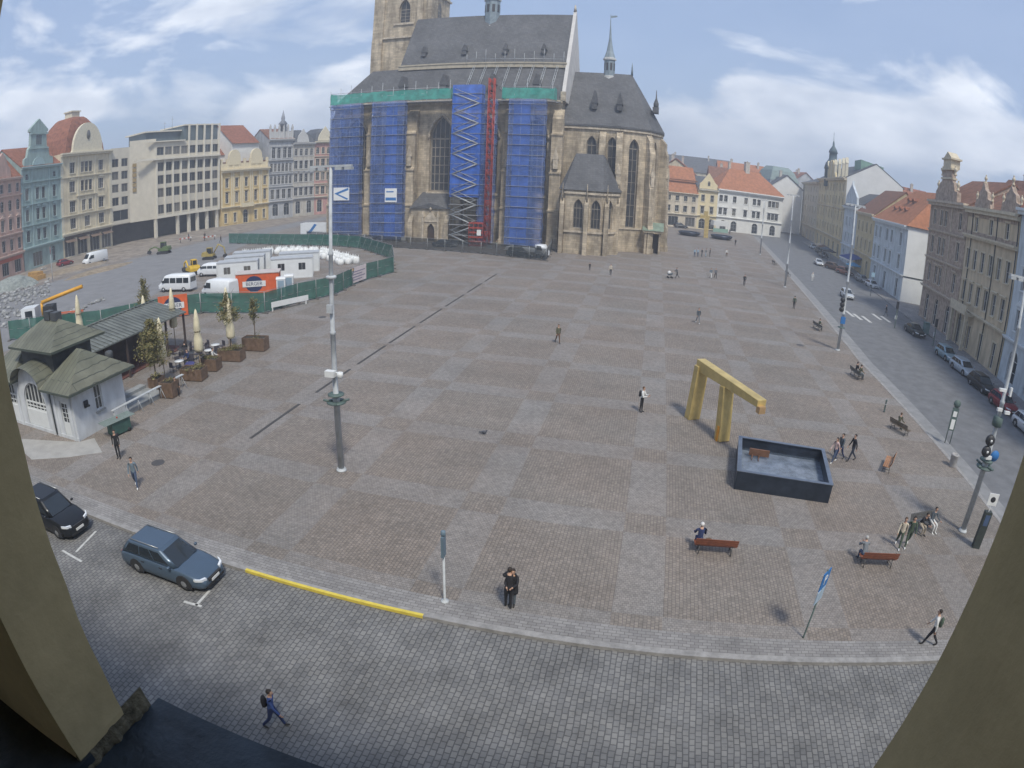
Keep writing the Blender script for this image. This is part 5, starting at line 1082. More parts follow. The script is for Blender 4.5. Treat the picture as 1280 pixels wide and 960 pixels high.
def cabin(x,y,rz,L,label,win=2,W_=2.5):
    t=thing('site_cabin',label,'cabin',(x,y,Z0),math.radians(rz),'white site cabins')
    m=MB();wall(m,0,L,.15,2.75,[(L*(i+.5)/win-.55,L*(i+.5)/win+.55,1.1,2.2,0) for i in range(win)],d=.08)
    m.poly([(0,0,.15),(0,0,2.75),(0,W_,2.75),(0,W_,.15)]);m.poly([(L,0,.15),(L,W_,.15),(L,W_,2.75),(L,0,2.75)]);m.poly([(0,W_,.15),(0,W_,2.75),(L,W_,2.75),(L,W_,.15)]);m.build('wall',cabw,t,fix=False)
    for i in range(win):
        o=put('window',winmesh(1.1,1.1,0,2,1,d=.07,fr=.06,mats=[cabw,GLASS],key='cab'),t);o.location=(L*(i+.5)/win,0,1.1)
    MB().box(L,.8,.2,L+.03,1.7,2.3).build('door',M('cabin_door',(.3,.32,.34),.5,.05,1),t)
    m=MB();m.box(-.06,-.06,2.75,L+.06,W_+.06,2.9);m.build('roof',cabg,t)
    m=MB();m.box(-.06,-.06,0,L+.06,.1,.15).box(-.06,W_-.1,0,L+.06,W_+.06,.15)
    for xx in (0,L):
        for yy in (0,W_): m.box(xx-.08,yy-.08,.15,xx+.08,yy+.08,2.75)
    m.build('frame',M('cabin_frame',(.58,.6,.6),.5,.05,1),t)
    return t
cabin(-57.5,70.0,29,6.0,'long white cabin nearest the orange container, with grey roof')
cabin(-50.5,73.8,29,6.0,'white cabin with small window at the end of the near row')
cabin(-59.5,74.5,29,6.0,'white cabin in the middle row with pale roof')
cabin(-52.3,78.8,29,6.0,'white cabin in the middle row with the open end door')
cabin(-61.5,79.2,29,6.0,'white cabin at the back of the stack next to the sandbags')
for px,py,lab in ((355,376,'white portable toilet nearest the green fence'),(365,372,'white portable toilet behind its twin beside the fence')):
    x,y=G(px,py-4,Z0);t=thing('portable_toilet',lab,'portable toilet',(x-1.0,y+1.0,Z0),.5,'portable toilets')
    MB().box(-.55,-.55,0,.55,.55,2.1).build('body',cabw,t);MB().box(-.4,-.58,.15,.4,-.552,1.95).build('door',M('blue_grey_panel',(.25,.34,.42),.5,.05,1),t);MB().prismx([(-.6,2.1),(.6,2.1),(.4,2.3),(-.4,2.3)],-.6,.6).build('roof',WHP,t)
# barrier board white/green by the fence
t=tag(MB().box(0,-.05,.4,5.2,.02,1.0).box(.2,-.04,0,.35,.04,.4).box(4.8,-.04,0,4.95,.04,.4).build('site_board',WHP),'low white board leaning along the green fence by the dark crate','board');t.location=(-38.9,56.4,Z0);t.rotation_euler=(0,0,math.radians(66))
def pboard():
    t=thing('poster_board','pale pink poster board with dark writing lines leaning on the green fence corner','poster',(-36.7,71.4,Z0),math.radians(88))
    MB().box(0,-.1,.3,4.6,-.02,2.3).build('sheet',M('poster_pale',(.62,.55,.55),.7,.1,2),t);m=MB()
    for i in range(4): m.box(.3,-.12,.6+.35*i,3.4+(i%2)*.8,-.1,.72+.35*i)
    m.build('lines',M('poster_ink',(.2,.18,.25),.7,0),t);MB().box(.1,-.12,1.9,1.0,-.1,2.25).build('corner_mark',M('poster_orange',(.6,.3,.12),.7,0),t)
pboard()
# white big bags
def bags():
    m=M('bag_white',(.74,.75,.73),.85,.12,3,bump=.3);mb=MB();rings=[]
    for z,s in ((0,.40),(.08,.47),(.45,.5),(.85,.46),(.95,.3),(1.0,.08)): rings.append([(s*math.cos(a)*(1.12 if i%3==0 else .97),s*math.sin(a)*(1.1 if i%3==0 else .98),z+.03*math.sin(3*a)) for i,a in enumerate([2*PI*k/12 for k in range(12)])])
    mb.loft(rings)
    for a in range(4): c,s=math.cos(a*PI/2+.7),math.sin(a*PI/2+.7);mb.tube((c*.3,s*.3,.85),(c*.36,s*.36,1.25),.05,.03,4)
    me=mb.mesh('big_bag',[m]);rnd=random.Random(5);line=[(-71,94),(-68,98.5),(-63,101),(-57,99.5),(-51.3,95.3),(-44.3,89.2)];k=0
    for row in range(3):
        for (a,b) in zip(line,line[1:]):
            d=math.dist(a,b);n=int(d/1.32);nx,ny=-(b[1]-a[1])/d,(b[0]-a[0])/d
            for i in range(n):
                if row==2 and rnd.random()<.3: continue
                u=(i+.5)/n;o=put('big_bag',me);o.location=(a[0]+(b[0]-a[0])*u-nx*1.25*row+rnd.uniform(-.15,.15),a[1]+(b[1]-a[1])*u-ny*1.25*row+rnd.uniform(-.15,.15),Z0-.005);o.rotation_euler=(rnd.uniform(-.06,.06),rnd.uniform(-.06,.06),rnd.uniform(0,6));o.scale=(1.12,1.12,rnd.uniform(.9,1.15))
                tag(o,'white bulk bag of sand in the long curved double row','sandbag','white bulk bags in a curved row')
bags()
# ================= KIOSK AND CAFE =================
def kiosk():
    wp_=M('kiosk_white',(.56,.585,.61),.85,.13,1.3,streak=.4);rm=brickmat('kiosk_roof_metal',(.165,.165,.125),(.13,.135,.10),(.07,.075,.06),9,.42,.03,rough=.55,var=.3,vscale=.5,bump=.3,rot=PI/2)
    t=thing('kiosk','white historic kiosk with big arched window and tiered olive metal roof','kiosk',(-32.2,22.6,Z0),0)
    m=MB();fw=MB()
    m.X=Matrix.Translation((-10.5,0,0));wall(m,0,10.5,.0,3.35,[(4.1,7.0,.1,3.32,1),(8.9,9.75,.05,2.5,0),(.4,2.9,.1,3.32,1)],d=.25);m.X=None
    m.X=Matrix.Rotation(PI/2,4,'Z');wall(m,0,4.9,0,3.35,[(2.05,2.75,1.3,2.95,0)],d=.2);m.X=None
    m.poly([(0,4.9,0),(0,4.9,3.35),(-10.5,4.9,3.35),(-10.5,4.9,0)]);m.poly([(-10.5,0,0),(-10.5,4.9,0),(-10.5,4.9,3.35),(-10.5,0,3.35)]);m.build('wall',wp_,t,fix=False)
    wf=M('kiosk_frame_white',(.66,.68,.68),.5,.04,2)
    for x in (-4.95,-8.85):
        o=put('window',winmesh(2.9 if x>-6 else 2.5,2.0,1,6,2,fr=.10,d=.2,mats=[wf,GLASS],key='k'),t);o.location=(x,0,1.32)
        MB().box(x-1.44,.1,.1,x+1.44,.18,1.32).build('panel',wf,t)
    o=put('window',winmesh(.7,1.65,0,2,2,fr=.08,d=.15,mats=[wf,GLASS],key='k2'),t);o.location=(0,2.4,1.3);o.rotation_euler=(0,0,PI/2)
    s=MB();s.box(0,1.95,1.2,.12,2.85,1.29).box(0,1.98,2.97,.06,2.82,3.1);s.build('sill',M('kiosk_grey',(.2,.22,.24),.8,.1,2),t)
    d=MB();d.box(-1.6,.12,.05,-.75,.18,2.5);dd=d.build('door',wf,t)
    g=MB()
    for i in range(2):
        for j in range(4): g.box(-1.5+.4*i,.105,1.1+.32*j,-1.2+.4*i,.118,1.36+.32*j)
    g.build('pane',GLASS,dd)
    p=MB()
    for x in (-2.2,-2.9,-7.2,-.35): p.box(x-.12,-.09,0,x+.12,0,3.3)
    p.box(-10.5,-.05,0,.05,0,.22);p.build('pilaster',wp_,t);MB().tube((-2.5,-.12,.1),(-2.5,-.12,3.2),.05,.05,6).build('downpipe',M('dark_pipe'),t)
    MB().box(.0,1.05,2.0,.45,1.2,2.1).box(.05,.95,1.9,.15,1.3,2.35).build('wall_lamp',BK,t)
    # lower roof: two hipped wings with a curved brow over the arched window
    def hip(name,x0,x1,y0,y1,z0,xr0,xr1,yr,z1,par=t):
        r=MB();r.add([(x0,y0,z0),(x1,y0,z0),(x1,y1,z0),(x0,y1,z0),(xr0,yr,z1),(xr1,yr,z1)],[(0,1,5,4),(1,2,5),(2,3,4,5),(3,0,4),(3,2,1,0)]);r.prism([(x0,y0),(x1,y0),(x1,y1),(x0,y1)],z0-.16,z0-.002,1)
        return r.build(name,[rm,M('eaves_dark',(.07,.085,.07),.6,.1,2)],par,fix=False)
    hip('roof',-2.9,.75,-.7,5.6,3.35,-1.7,-1.1,2.4,5.25)
    hip('roof',-11.2,-6.9,-.7,5.6,3.35,-9.6,-8.6,2.4,5.25)
    b=MB();P_=archpts(-6.9,-2.9,3.3,4.55,1,7);n=len(P_)
    b.add([(x,-.75,z) for x,z in P_]+[(x,2.0,z+.25) for x,z in P_],[(i,i+1,n+i+1,n+i) for i in range(n-1)],0,True);b.build('roof_brow',rm,t,fix=False)
    b=MB();P2=archpts(-6.8,-3.0,3.35,4.45,1,7);b.prismy([(-6.8,3.3)]+P2+[(-3.0,3.3)],-.02,1.0);b.build('wall',wp_,t)
    b=MB();b.prism([(-7.1,.9),(-2.8,.9),(-2.8,4.6),(-7.1,4.6)],3.2,5.55);b.build('lantern',M('lantern_dark',(.06,.065,.065),.6,.2,2),t)
    hip('lantern_roof',-7.9,-1.9,.2,5.4,5.55,-5.9,-4.0,2.8,7.0)
    b=MB();b.box(-5.6,2.5,6.9,-4.9,3.1,7.5).box(-4.7,2.5,6.9,-4.0,3.1,7.45);b.build('chimney',M('vent_dark',(.07,.075,.08),.6,.2,3),t)
    MB().lathe([(.28,4.0),(.3,4.5),(.22,4.6)],(-.4,4.3,0),10).build('roof_vent',M('vent_dark'),t)
kiosk()
def cafe():
    cm=M('canopy_metal',(.155,.165,.15),.55,.25,.8);dk=M('dark_timber',(.075,.055,.05),.8,.2,2)
    t=thing('cafe_canopy','long olive grey metal canopy of the outdoor cafe behind the kiosk','canopy',(-37.4,27.8,Z0),math.radians(95.5))
    m=MB();L=14.5
    m.add([(0,0,3.3),(L,0,3.2),(L,3.9,4.1),(0,3.9,4.2),(0,0,3.42),(L,0,3.32),(L,3.9,4.22),(0,3.9,4.32)],[(0,3,2,1),(4,5,6,7),(0,1,5,4),(1,2,6,5),(2,3,7,6),(3,0,4,7)])
    m.build('roof',cm,t)
    m=MB();m.add([(0,3.95,4.2),(L,3.95,4.1),(L,6.6,3.3),(0,6.6,3.4),(0,3.95,4.32),(L,3.95,4.22),(L,6.6,3.42),(0,6.6,3.52)],[(0,3,2,1),(4,5,6,7),(0,1,5,4),(1,2,6,5),(2,3,7,6),(3,0,4,7)]);m.tube((0,3.92,4.4),(L,3.92,4.3),.08,.08,6);m.build('roof',cm,t)
    m=MB()
    for i in range(int(L/.55)): x=.2+i*.55;m.add([(x,.0,3.42),(x+.05,.0,3.42),(x+.05,3.9,4.34),(x,3.9,4.34),(x,0,3.47),(x+.05,0,3.47),(x+.05,3.9,4.39),(x,3.9,4.39)],[(4,5,6,7),(0,4,7,3),(1,2,6,5),(0,1,5,4)])
    m.build('roof_seam',cm,t)
    for i in range(6):
        MB().box(.2+i*2.8,.15,0,.36+i*2.8,.31,3.3).build('post',dk,t)
    MB().box(0,3.6,0,L,3.75,3.6).build('back_wall',dk,t)
    MB().box(0,.5,.02,L,3.55,.1).build('floor',M('deck_red_brown',(.14,.06,.05),.8,.2,2),t)
    # roller boxes and counters on the terrace edge
    t=thing('cafe_stage','grey stepped terrace platform edged with a rail between kiosk and planters','platform',(-31.9,26.0,Z0),math.radians(90))
    MB().box(.2,.1,0,5.6,2.3,.28).box(.6,2.3,.0,5.6,3.0,.5).build('deck',M('deck_grey',(.28,.29,.29),.8,.15,2),t)
    m=MB()
    for i in range(7): m.tube((-.2+i*1.25,-.1,0),(-.2+i*1.25,-.1,.95),.028,.028,6);m.tube((-.2+i*1.25,-.1,.9),(-.2+i*1.25,-.6,0),.02,.02,5)
    m.build('rail_post',GM,t);m=MB();m.box(-.3,-.2,.92,7.5,.05,.98);m.build('rail',GM,t)
    t=thing('serving_cart','dark green cart with slatted table top beside the kiosk corner','cart',(-30.1,24.1,Z0),math.radians(80))
    MB().box(0,0,.1,1.5,.8,.95).build('body',M('cart_green',(.045,.10,.085),.6,.2,3),t);m=MB()
    for i in range(6): m.box(-.6,-.1+i*.18,.97,1.9,.03+i*.18,1.0)
    m.build('table_top',M('cart_slat',(.22,.27,.25),.6,.1,3),t);MB().ball((.7,.4,1.04),.07,8).build('lamp',M('lamp_red',(.4,.05,.03),.5,0),t)
    for x in (.2,1.3): MB().lathe([(0,-.03),(.14,-.03),(.14,.03),(0,.03)],(x,.0,.14),12,axis='y').build('wheel',BK,t)
cafe()
PW=M('planter_wood',(.16,.105,.07),.8,.25,3);SOIL=M('soil',(.05,.04,.03),.95,.3,5)
def leaves(mb,c,rx,rz,n,rnd,s=.09):
    cl=[(c[0]+rnd.gauss(0,rx*.45),c[1]+rnd.gauss(0,rx*.45),c[2]+rnd.gauss(0,rz*.45)) for _ in range(max(6,n//40))]
    for i in range(n):
        b=cl[rnd.randrange(len(cl))];p=Vector((b[0]+rnd.gauss(0,rx*.22),b[1]+rnd.gauss(0,rx*.22),b[2]+rnd.gauss(0,rz*.2)))
        a=Vector((rnd.uniform(-1,1),rnd.uniform(-1,1),rnd.uniform(-1,1))).normalized();q=a.orthogonal().normalized();e=a.cross(q);k=s*rnd.uniform(.6,1.3)
        mb.add([p-q*k,p-e*k*.5,p+q*k,p+e*k*.5],[(0,1,2,3)],rnd.randrange(3))
LF=[M('leaf_a',(.13,.13,.05),.8,.2,3),M('leaf_b',(.19,.175,.07),.8,.2,3),M('leaf_c',(.24,.20,.09),.8,.2,3)]
BARK=M('bark',(.12,.09,.065),.95,.3,4,bump=.4)
def tree(x,y,h,r,n,label,z=Z0+.8,seed=1,name='young_tree',trunk=.5):
    rnd=random.Random(seed);t=thing(name,label,'tree',(x,y,z),0,'young trees in cafe planters')
    m=MB();m.tube((0,0,-.35),(0.02,.01,h*trunk),.055,.045,7);m.tube((0.02,.01,h*trunk),(.05,0,h*.95),.045,.012,6)
    for i in range(14):
        z0=h*(trunk-.05+.45*rnd.random());a=rnd.uniform(0,6.28);l=r*rnd.uniform(.6,1.1);m.tube((.03,0,z0),(math.cos(a)*l,math.sin(a)*l,z0+l*.9),.02,.006,4)
    m.build('trunk',BARK,t);c=MB()
    for k in range(6): leaves(c,(rnd.uniform(-.15,.15)*r,rnd.uniform(-.15,.15)*r,h*(trunk+(.92-trunk)*(k+.5)/6)),r*(.75,.95,1,.85,.65,.4)[k],h*.13,n//6,rnd)
    c.build('crown',LF,t,fix=False)
def planter(px,py,L,W_,Hh,rz,label,shrub=0,seed=1):
    x,y=G(px,py,Z0);t=thing('planter_box',label,'planter',(x,y,Z0),math.radians(rz),'wooden planters along the cafe')
    m=MB();m.box(-L/2,-W_/2,.05,L/2,-W_/2+.05,Hh);m.box(-L/2,W_/2-.05,.05,L/2,W_/2,Hh);m.box(-L/2,-W_/2+.05,.05,-L/2+.05,W_/2-.05,Hh);m.box(L/2-.05,-W_/2+.05,.05,L/2,W_/2-.05,Hh)
    for i in range(int(L/.2)): m.box(-L/2+.06+i*.2,-W_/2-.02,.08,-L/2+.2+i*.2,-W_/2,Hh-.03)
    m.build('box',PW,t);MB().box(-L/2+.05,-W_/2+.05,.1,L/2-.05,W_/2-.05,Hh-.08).build('soil',SOIL,t)
    if shrub:
        rnd=random.Random(seed);c=MB();leaves(c,(0,0,Hh+.1),L*.42,.2,shrub,rnd,.07);c.build('shrub',LF,t,fix=False)
    return x,y
pl=[((320,437),2.2,1.1,1.15,8,'planter farthest right of the cafe with bare sapling',60),((290,450),2.2,1.1,.95,10,'dark low planter next to the farthest one, with evergreen shrub',500),((264,462),1.6,1.1,1.0,12,'narrow planter in the middle of the line',200),
 ((243,474),2.0,1.1,.95,12,'brown planter in the middle with white flowers, behind the blue bag',260),((213,495),1.2,1.1,1.15,10,'nearest planter of the line beside the seated person in black',60),((197,487),1.0,1.0,1.0,10,'dark red brown planter holding the bushy tree by the canopy',50)]
PP=[planter(p[0],p[1],L,W_,hh,r,lab,s,i) for i,(p,L,W_,hh,r,lab,s) in enumerate(pl)]
tree(PP[5][0],PP[5][1],4.6,1.2,4200,'bushy olive green young tree at the end of the cafe canopy',seed=3,trunk=.32)
tree(PP[0][0],PP[0][1],3.9,.6,800,'thin sparse sapling in the farthest right planter',seed=5,trunk=.5)
tree(PP[1][0],PP[1][1],4.6,.9,1700,'yellow brown young tree in front of the orange container',seed=8,trunk=.55)
x,y=G(165,430,Z0);tree(x+.5,y+2,6.2,.95,2000,'taller spring tree behind the cafe canopy near the minibus',z=Z0,seed=9,trunk=.4)
PC=M('parasol_cream',(.74,.67,.47),.85,.12,3)
def parasol(px,py,h,label):
    x,y=G(px,py,Z0);t=thing('folded_parasol',label,'parasol',(x,y,Z0),0,'folded cream parasols of the cafe')
    MB().lathe([(.28,0),(.28,.06),(.04,.08),(.035,h-.1)],(0,0,0),10).build('pole',M('parasol_pole',(.2,.15,.1),.7,.1,3),t)
    m=MB();rings=[]
    for k,(z,r) in enumerate([(z_,r_*1.45) for z_,r_ in ((h*.36,.17),(h*.40,.24),(h*.55,.21),(h*.66,.15),(h*.68,.19),(h*.85,.13),(h*.97,.06),(h,.01))]):
        rings.append([(r*(1+.22*(i%2))*math.cos(2*PI*i/16),r*(1+.22*(i%2))*math.sin(2*PI*i/16),z) for i in range(16)])
    m.loft(rings,0,True);m.build('canopy',PC,t);MB().lathe([(.27,h*.66),(.3,h*.67),(.27,h*.69)],(0,0,0),12).build('strap',M('strap_dark',(.2,.16,.1),.8,0),t)
for px,py,h,lab in ((207,476,5.0,'folded cream parasol nearest the bushy tree'),(220,436,5.6,'folded cream parasol in front of the orange banner, on its left'),(252,468,5.2,'folded cream parasol in the middle, above the tables'),(291,450,5.2,'folded cream parasol in front of the yellow brown tree'),(184,428,4.6,'folded cream parasol rising behind the canopy end'),(104,440,5.6,'folded cream parasol rising behind the canopy roof near the kiosk'),(287,434,5.4,'folded cream parasol half hidden behind another by the far planters')): parasol(px,py,h,lab)
TD=M('table_dark',(.06,.06,.065),.6,.15,3);CH=M('cafe_chair',(.07,.065,.08),.7,.15,3)
def ctable(x,y,label,white):
    t=thing('cafe_table',label,'table',(x,y,Z0),.3,'cafe tables')
    MB().lathe([(.0,.72),(.42,.72),(.42,.75),(0,.75)],(0,0,0),16).build('table_top',WHP if white else TD,t);MB().lathe([(.22,0),(.22,.03),(.035,.06),(.035,.72)],(0,0,0),8).build('leg',TD,t)
def cchair(x,y,rz,label):
    t=thing('cafe_chair',label,'chair',(x,y,Z0),rz,'dark cafe chairs')
    MB().box(-.22,-.22,.43,.22,.22,.47).build('seat',CH,t);MB().box(-.22,.19,.47,.22,.23,.88).build('backrest',CH,t)
    for a in (-.19,.19):
        for b in (-.19,.19): MB().tube((a,b,0),(a,b,.43),.015,.015,5).build('leg',CH,t)
for i,(px,py,w) in enumerate(((225,462,1),(238,452,0),(262,448,1),(270,441,1),(228,446,0),(250,440,0))):
    x,y=G(px,py,Z0);ctable(x,y,('round white topped cafe table among the dark chairs','round dark cafe table among the folded parasols')[1-w],w)
    for a in (0.4,2.5,4.6): cchair(x+.75*math.cos(a+i),y+.75*math.sin(a+i),a+i-PI/2,'dark cafe chair drawn up to one of the round tables')
# ================= PEOPLE =================
SKIN=M('skin',(.50,.31,.22),.6,.05,6);SHOE=M('shoe_dark',(.035,.033,.032),.6,.1,5);SHOEW=M('shoe_white',(.7,.7,.68),.6,.05,5)
def cloth(n,c): return M('cloth_'+n,c,.9,.12,9)
C_={'black':(.022,.022,.026),'navy':(.03,.045,.12),'jeans':(.07,.10,.17),'darkjeans':(.035,.045,.07),'grey':(.17,.185,.2),'greyblue':(.16,.21,.25),'white':(.68,.68,.66),'cream':(.56,.50,.40),'green':(.07,.10,.07),'olive':(.12,.12,.075),'red':(.33,.05,.04),'brown':(.13,.075,.045),'lightblue':(.3,.42,.52),'beige':(.4,.34,.26),'blue':(.05,.09,.26),'slate':(.09,.11,.13),'pink':(.55,.4,.38)}
HAIR={'dark':(.03,.022,.018),'brown':(.10,.06,.035),'blond':(.38,.28,.15),'grey':(.42,.41,.39),'white':(.65,.64,.62)}
def person(x,y,face,label,pose='walk',top='black',legs='darkjeans',hair='dark',h=1.74,z=Z0,coat=None,bag=None,shoes='d',group=None,lean=0,longhair=False,phase=1):
    """face: heading in degrees (0 = +x)"""
    S=h/1.75;V=[];Ed=[];Rd=[];Cl=[]
    def d2(a): a=math.radians(a);return Vector((math.sin(a),0,-math.cos(a)))
    def nv(p,r,par,c):
        V.append(Vector(p)*S);Rd.append((r if isinstance(r,tuple) else (r,r)));Cl.append(c)
        if par is not None: Ed.append((par,len(V)-1))
        return len(V)-1
    P=dict(walk=((20,14),(-17,-40),(-20,-8),(18,32),4),stand=((2,0),(-2,-3),(6,14),(-4,10),1),sit=((84,4),(80,-4),(30,75),(24,70),8),sitfwd=((84,0),(80,-6),(45,80),(50,88),32),hold=((3,0),(-3,-4),(25,105),(20,100),4),push=((20,12),(-20,-48),(45,70),(45,70),10),hug=((4,2),(-3,-6),(58,88),(52,84),7),phone=((2,0),(-2,-4),(24,120),(6,14),3))[pose]
    (lt,ls),(rt,rs),la,ra,tl=P
    if phase<0: (lt,ls),(rt,rs),la,ra=(rt,rs),(lt,ls),ra,la
    tl+=lean;hip=.93;t_=math.radians(tl);up=Vector((math.sin(t_),0,math.cos(t_)))
    pel=Vector((0,0,hip))
    iP=nv(pel,(.145,.105),None,'l');iW=nv(pel+up*.16,(.125,.095),iP,'t');iC=nv(pel+up*.34,(.155,.11),iW,'t');iN0=nv(pel+up*.48,(.10,.08),iC,'t')
    iN=nv(pel+up*.56,.055,iN0,'s')
    hu=Vector((math.sin(t_*.6+.05),0,math.cos(t_*.6+.05)))
    nk=pel+up*.56
    iH=nv(nk+hu*.07+Vector((.012,0,0)),.066,iN,'s');iH2=nv(nk+hu*.15+Vector((.014,0,0)),(.074,.088),iH,'s');iH3=nv(nk+hu*.225,.052,iH2,'s')
    hands=[]
    for s,(u,f),(tha,sha) in ((1,la,(lt,ls)),(-1,ra,(rt,rs))):
        sh=pel+up*.46+Vector((0,s*.185,0));iS=nv(sh,.066,iN0,'t')
        el=sh+d2(u)*.285+Vector((0,s*.05,0));iE=nv(el,.047,iS,'t')
        inw=-.12 if pose in('hold','hug','phone','sitfwd','push') else .0
        wr=el+d2(f)*.25+Vector((0,s*inw,0));iR=nv(wr,.034,iE,'t')
        hd=(wr-el).normalized();pm=wr+hd*.075;iM=nv(pm,(.022,.040),iR,'s');hands.append((wr,pm,hd,s))
        hp=pel+Vector((0,s*.085,-.03));iT=nv(hp,.100,iP,'l')
        kn=hp+d2(tha)*.43+Vector((0,s*.01,0));iK=nv(kn,.063,iT,'l')
        an=kn+d2(sha)*.41;iA=nv(an,.045,iK,'l')
        sd=math.radians(sha);he=an+Vector((0,0,-.045));fd=Vector((math.cos(sd*.6),0,math.sin(sd*.6)));
        iF=nv(he+fd*.05,(.045,.042),iA,'f');nv(he+fd*.17+Vector((0,s*.015,-.012)),(.040,.028),iF,'f')
    me=bpy.data.meshes.new('tmp');me.from_pydata([tuple(v) for v in V],Ed,[]);o=bpy.data.objects.new('tmp',me);sc.collection.objects.link(o)
    sk=o.modifiers.new('s','SKIN');sk.use_smooth_shade=True;ss=o.modifiers.new('u','SUBSURF');ss.levels=1;ss.render_levels=1
    for i,r in enumerate(Rd): me.skin_vertices[0].data[i].radius=(r[0]*S,r[1]*S)
    me.skin_vertices[0].data[0].use_root=True
    dg=bpy.context.evaluated_depsgraph_get();m2=bpy.data.meshes.new_from_object(o.evaluated_get(dg))
    vs=[tuple(v.co) for v in m2.vertices];fs=[tuple(p.vertices) for p in m2.polygons];cs=[p.center.copy() for p in m2.polygons]
    bpy.data.objects.remove(o);bpy.data.meshes.remove(me);bpy.data.meshes.remove(m2)
    code={'s':0,'t':1,'l':2,'f':3}
    seg=[(V[a],V[b],Cl[b] if Cl[a]!='l' or Cl[b]!='t' else 't') for a,b in Ed]
    mb=MB();mb.v=vs;zmin=min(v[2] for v in vs)
    for f,c in zip(fs,cs):
        best=None
        for a,b,k in seg:
            d=b-a;u=max(0,min(1,(c-a).dot(d)/d.length_squared));q=(c-(a+d*u)).length
            if best is None or q<best[0]: best=(q,k)
        mb.f.append(f);mb.m.append(code[best[1]]);mb.sm.append(True)
    # fingers and face
    for wr,pm,hd,s in hands:
        wr,pm=wr*S,pm*S;side=Vector((0,1,0));cu=Vector((0,0,-1)) if abs(hd.z)<.7 else Vector((1,0,0))
        sd=hd.cross(Vector((0,s,0))).normalized()
        for i,l in enumerate((.062,.072,.068,.052)):
            b0=pm+sd*(.030-.020*i)*S+hd*.015*S;m1=b0+hd*l*.55*S;e1=m1+(hd*.8+Vector((0,-s*.6,0))).normalized()*l*.5*S
            mb.tube(b0,m1,.0095*S,.0085*S,5,0).tube(m1,e1,.0085*S,.007*S,5,0)
        b0=wr+hd*.03*S+sd*.028*S;mb.tube(b0,b0+(hd*.6+sd*.8).normalized()*.045*S,.011*S,.009*S,5,0)
    hc=(nk+hu*.145)*S
    mb.ball(hc+Vector((.092,0,-.01))*S,.014*S,6,0,(1.2,.8,1.4))
    for s in (-1,1): mb.ball(hc+Vector((.078,s*.030,.018))*S,.009*S,6,4);mb.ball(hc+Vector((.0,s*.084,0))*S,.022*S,6,0,(.7,.4,1.3))
    mb.cbox(hc+Vector((.083,0,-.052))*S,(.012,.04,.008),5)
    b=mb.mesh('person',[SKIN,cloth(top,C_[top]),cloth(legs,C_[legs]),SHOE if shoes=='d' else SHOEW,M('eye_dark',(.02,.02,.02),.4,0),M('lips',(.32,.13,.11),.6,0)])
    t=put('person',b);seated=pose.startswith('sit')
    t.location=(x,y,z-(zmin if not seated else (hip-.10)*S-.455));t.rotation_euler=(0,0,math.radians(face));tag(t,label,'person',group)
    hm=MB();hcx=hc+Vector((-.018,0,.03))*S;hm.ball(hcx,.098*S,12,0,(1.02,.93,1.0))
    hm.f=[f for f in hm.f];keep=[];
    for f,m_,s_ in zip(hm.f,hm.m,hm.sm):
        c=sum((Vector(hm.v[i]) for i in f),Vector())/len(f)-hcx
        if c.z>-.02*S+ (c.x*.9 if c.x>0 else 0) or c.x<-.03*S: keep.append((f,m_,s_))
    hm.f=[k[0] for k in keep];hm.m=[k[1] for k in keep];hm.sm=[k[2] for k in keep]
    if longhair: hm.tube(hcx+Vector((-.045,0,0))*S,hcx+Vector((-.085,0,-.22))*S,.075*S,.05*S,8)
    hm.build('hair',M('hair_'+hair,HAIR[hair],.7,.1,8),t,fix=False)
    if coat:
        c=MB();rings=[];a0=pel*S
        for u,rx,ry in ((.50,.10,.145),(.40,.135,.205),(.2,.125,.19),(.0,.14,.20),(-.22,.16,.21),(-.34,.17,.215)):
            p=a0+(up*u if u>0 else Vector((0,0,u)))*S;rings.append([(p.x+rx*S*math.cos(2*PI*i/14),p.y+ry*S*math.sin(2*PI*i/14),p.z) for i in range(14)])
        c.loft(list(reversed(rings)),0,True);c.build('coat',cloth(coat,C_[coat]),t)
    if bag:
        c=MB();p=(pel+up*.3)*S+Vector((-.2,0,0))*S
        c.loft([[(p.x+rx*math.cos(2*PI*i/10),p.y+ry*math.sin(2*PI*i/10),p.z+dz) for i in range(10)] for dz,rx,ry in ((-.2,.05,.1),(-.17,.09,.14),(.05,.09,.14),(.17,.06,.11),(.2,.02,.05))])
        c.build('backpack',cloth(bag,C_[bag]),t)
    return t
def at(px,py): return G(px,py,Z0)
def walker(px,py,*a,**k): x,y=at(px,py);return person(x,y,*a,**k)
walker(345,905,20,'person in a dark blue jacket with a backpack crossing the near cobbled road',top='blue',legs='navy',bag='black',z=0,h=1.78,lean=6)
walker(171,609,-55,'person in grey shirt and jeans striding past the kiosk apron',top='greyblue',legs='jeans',h=1.78,shoes='w')
walker(149,573,-60,'person all in black standing by the serving cart','stand',top='black',legs='black',h=1.75)
walker(635,760,95,'taller person in black of the embracing couple near the kerb','hug',top='black',legs='black',h=1.8,group='embracing couple')
walker(640,756,-92,'person in long dark coat hugged by the taller one near the kerb','hug',top='black',legs='slate',coat='black',h=1.7,longhair=True,group='embracing couple')
walker(801,515,-20,'person in white shirt and dark vest holding something, left of the golden arch','hold',top='white',legs='black',hair='brown',bag='black')
walker(697,429,-60,'person with shoulder bag walking alone in the middle of the square',top='olive',legs='brown',bag='black',hair='brown')
walker(872,404,-75,'person in dark jacket and pale shoes walking towards the golden arch',top='slate',legs='grey',shoes='w')
walker(930,357,-100,'person in black walking alone right of the square centre','stand',top='black',legs='black')
walker(888,348,-80,'person in white trousers of the strolling pair far across the square',top='greyblue',legs='white',group='strolling pair far off')
walker(894,348,-80,'person in dark trousers of the strolling pair far across the square',top='grey',legs='black',group='strolling pair far off')
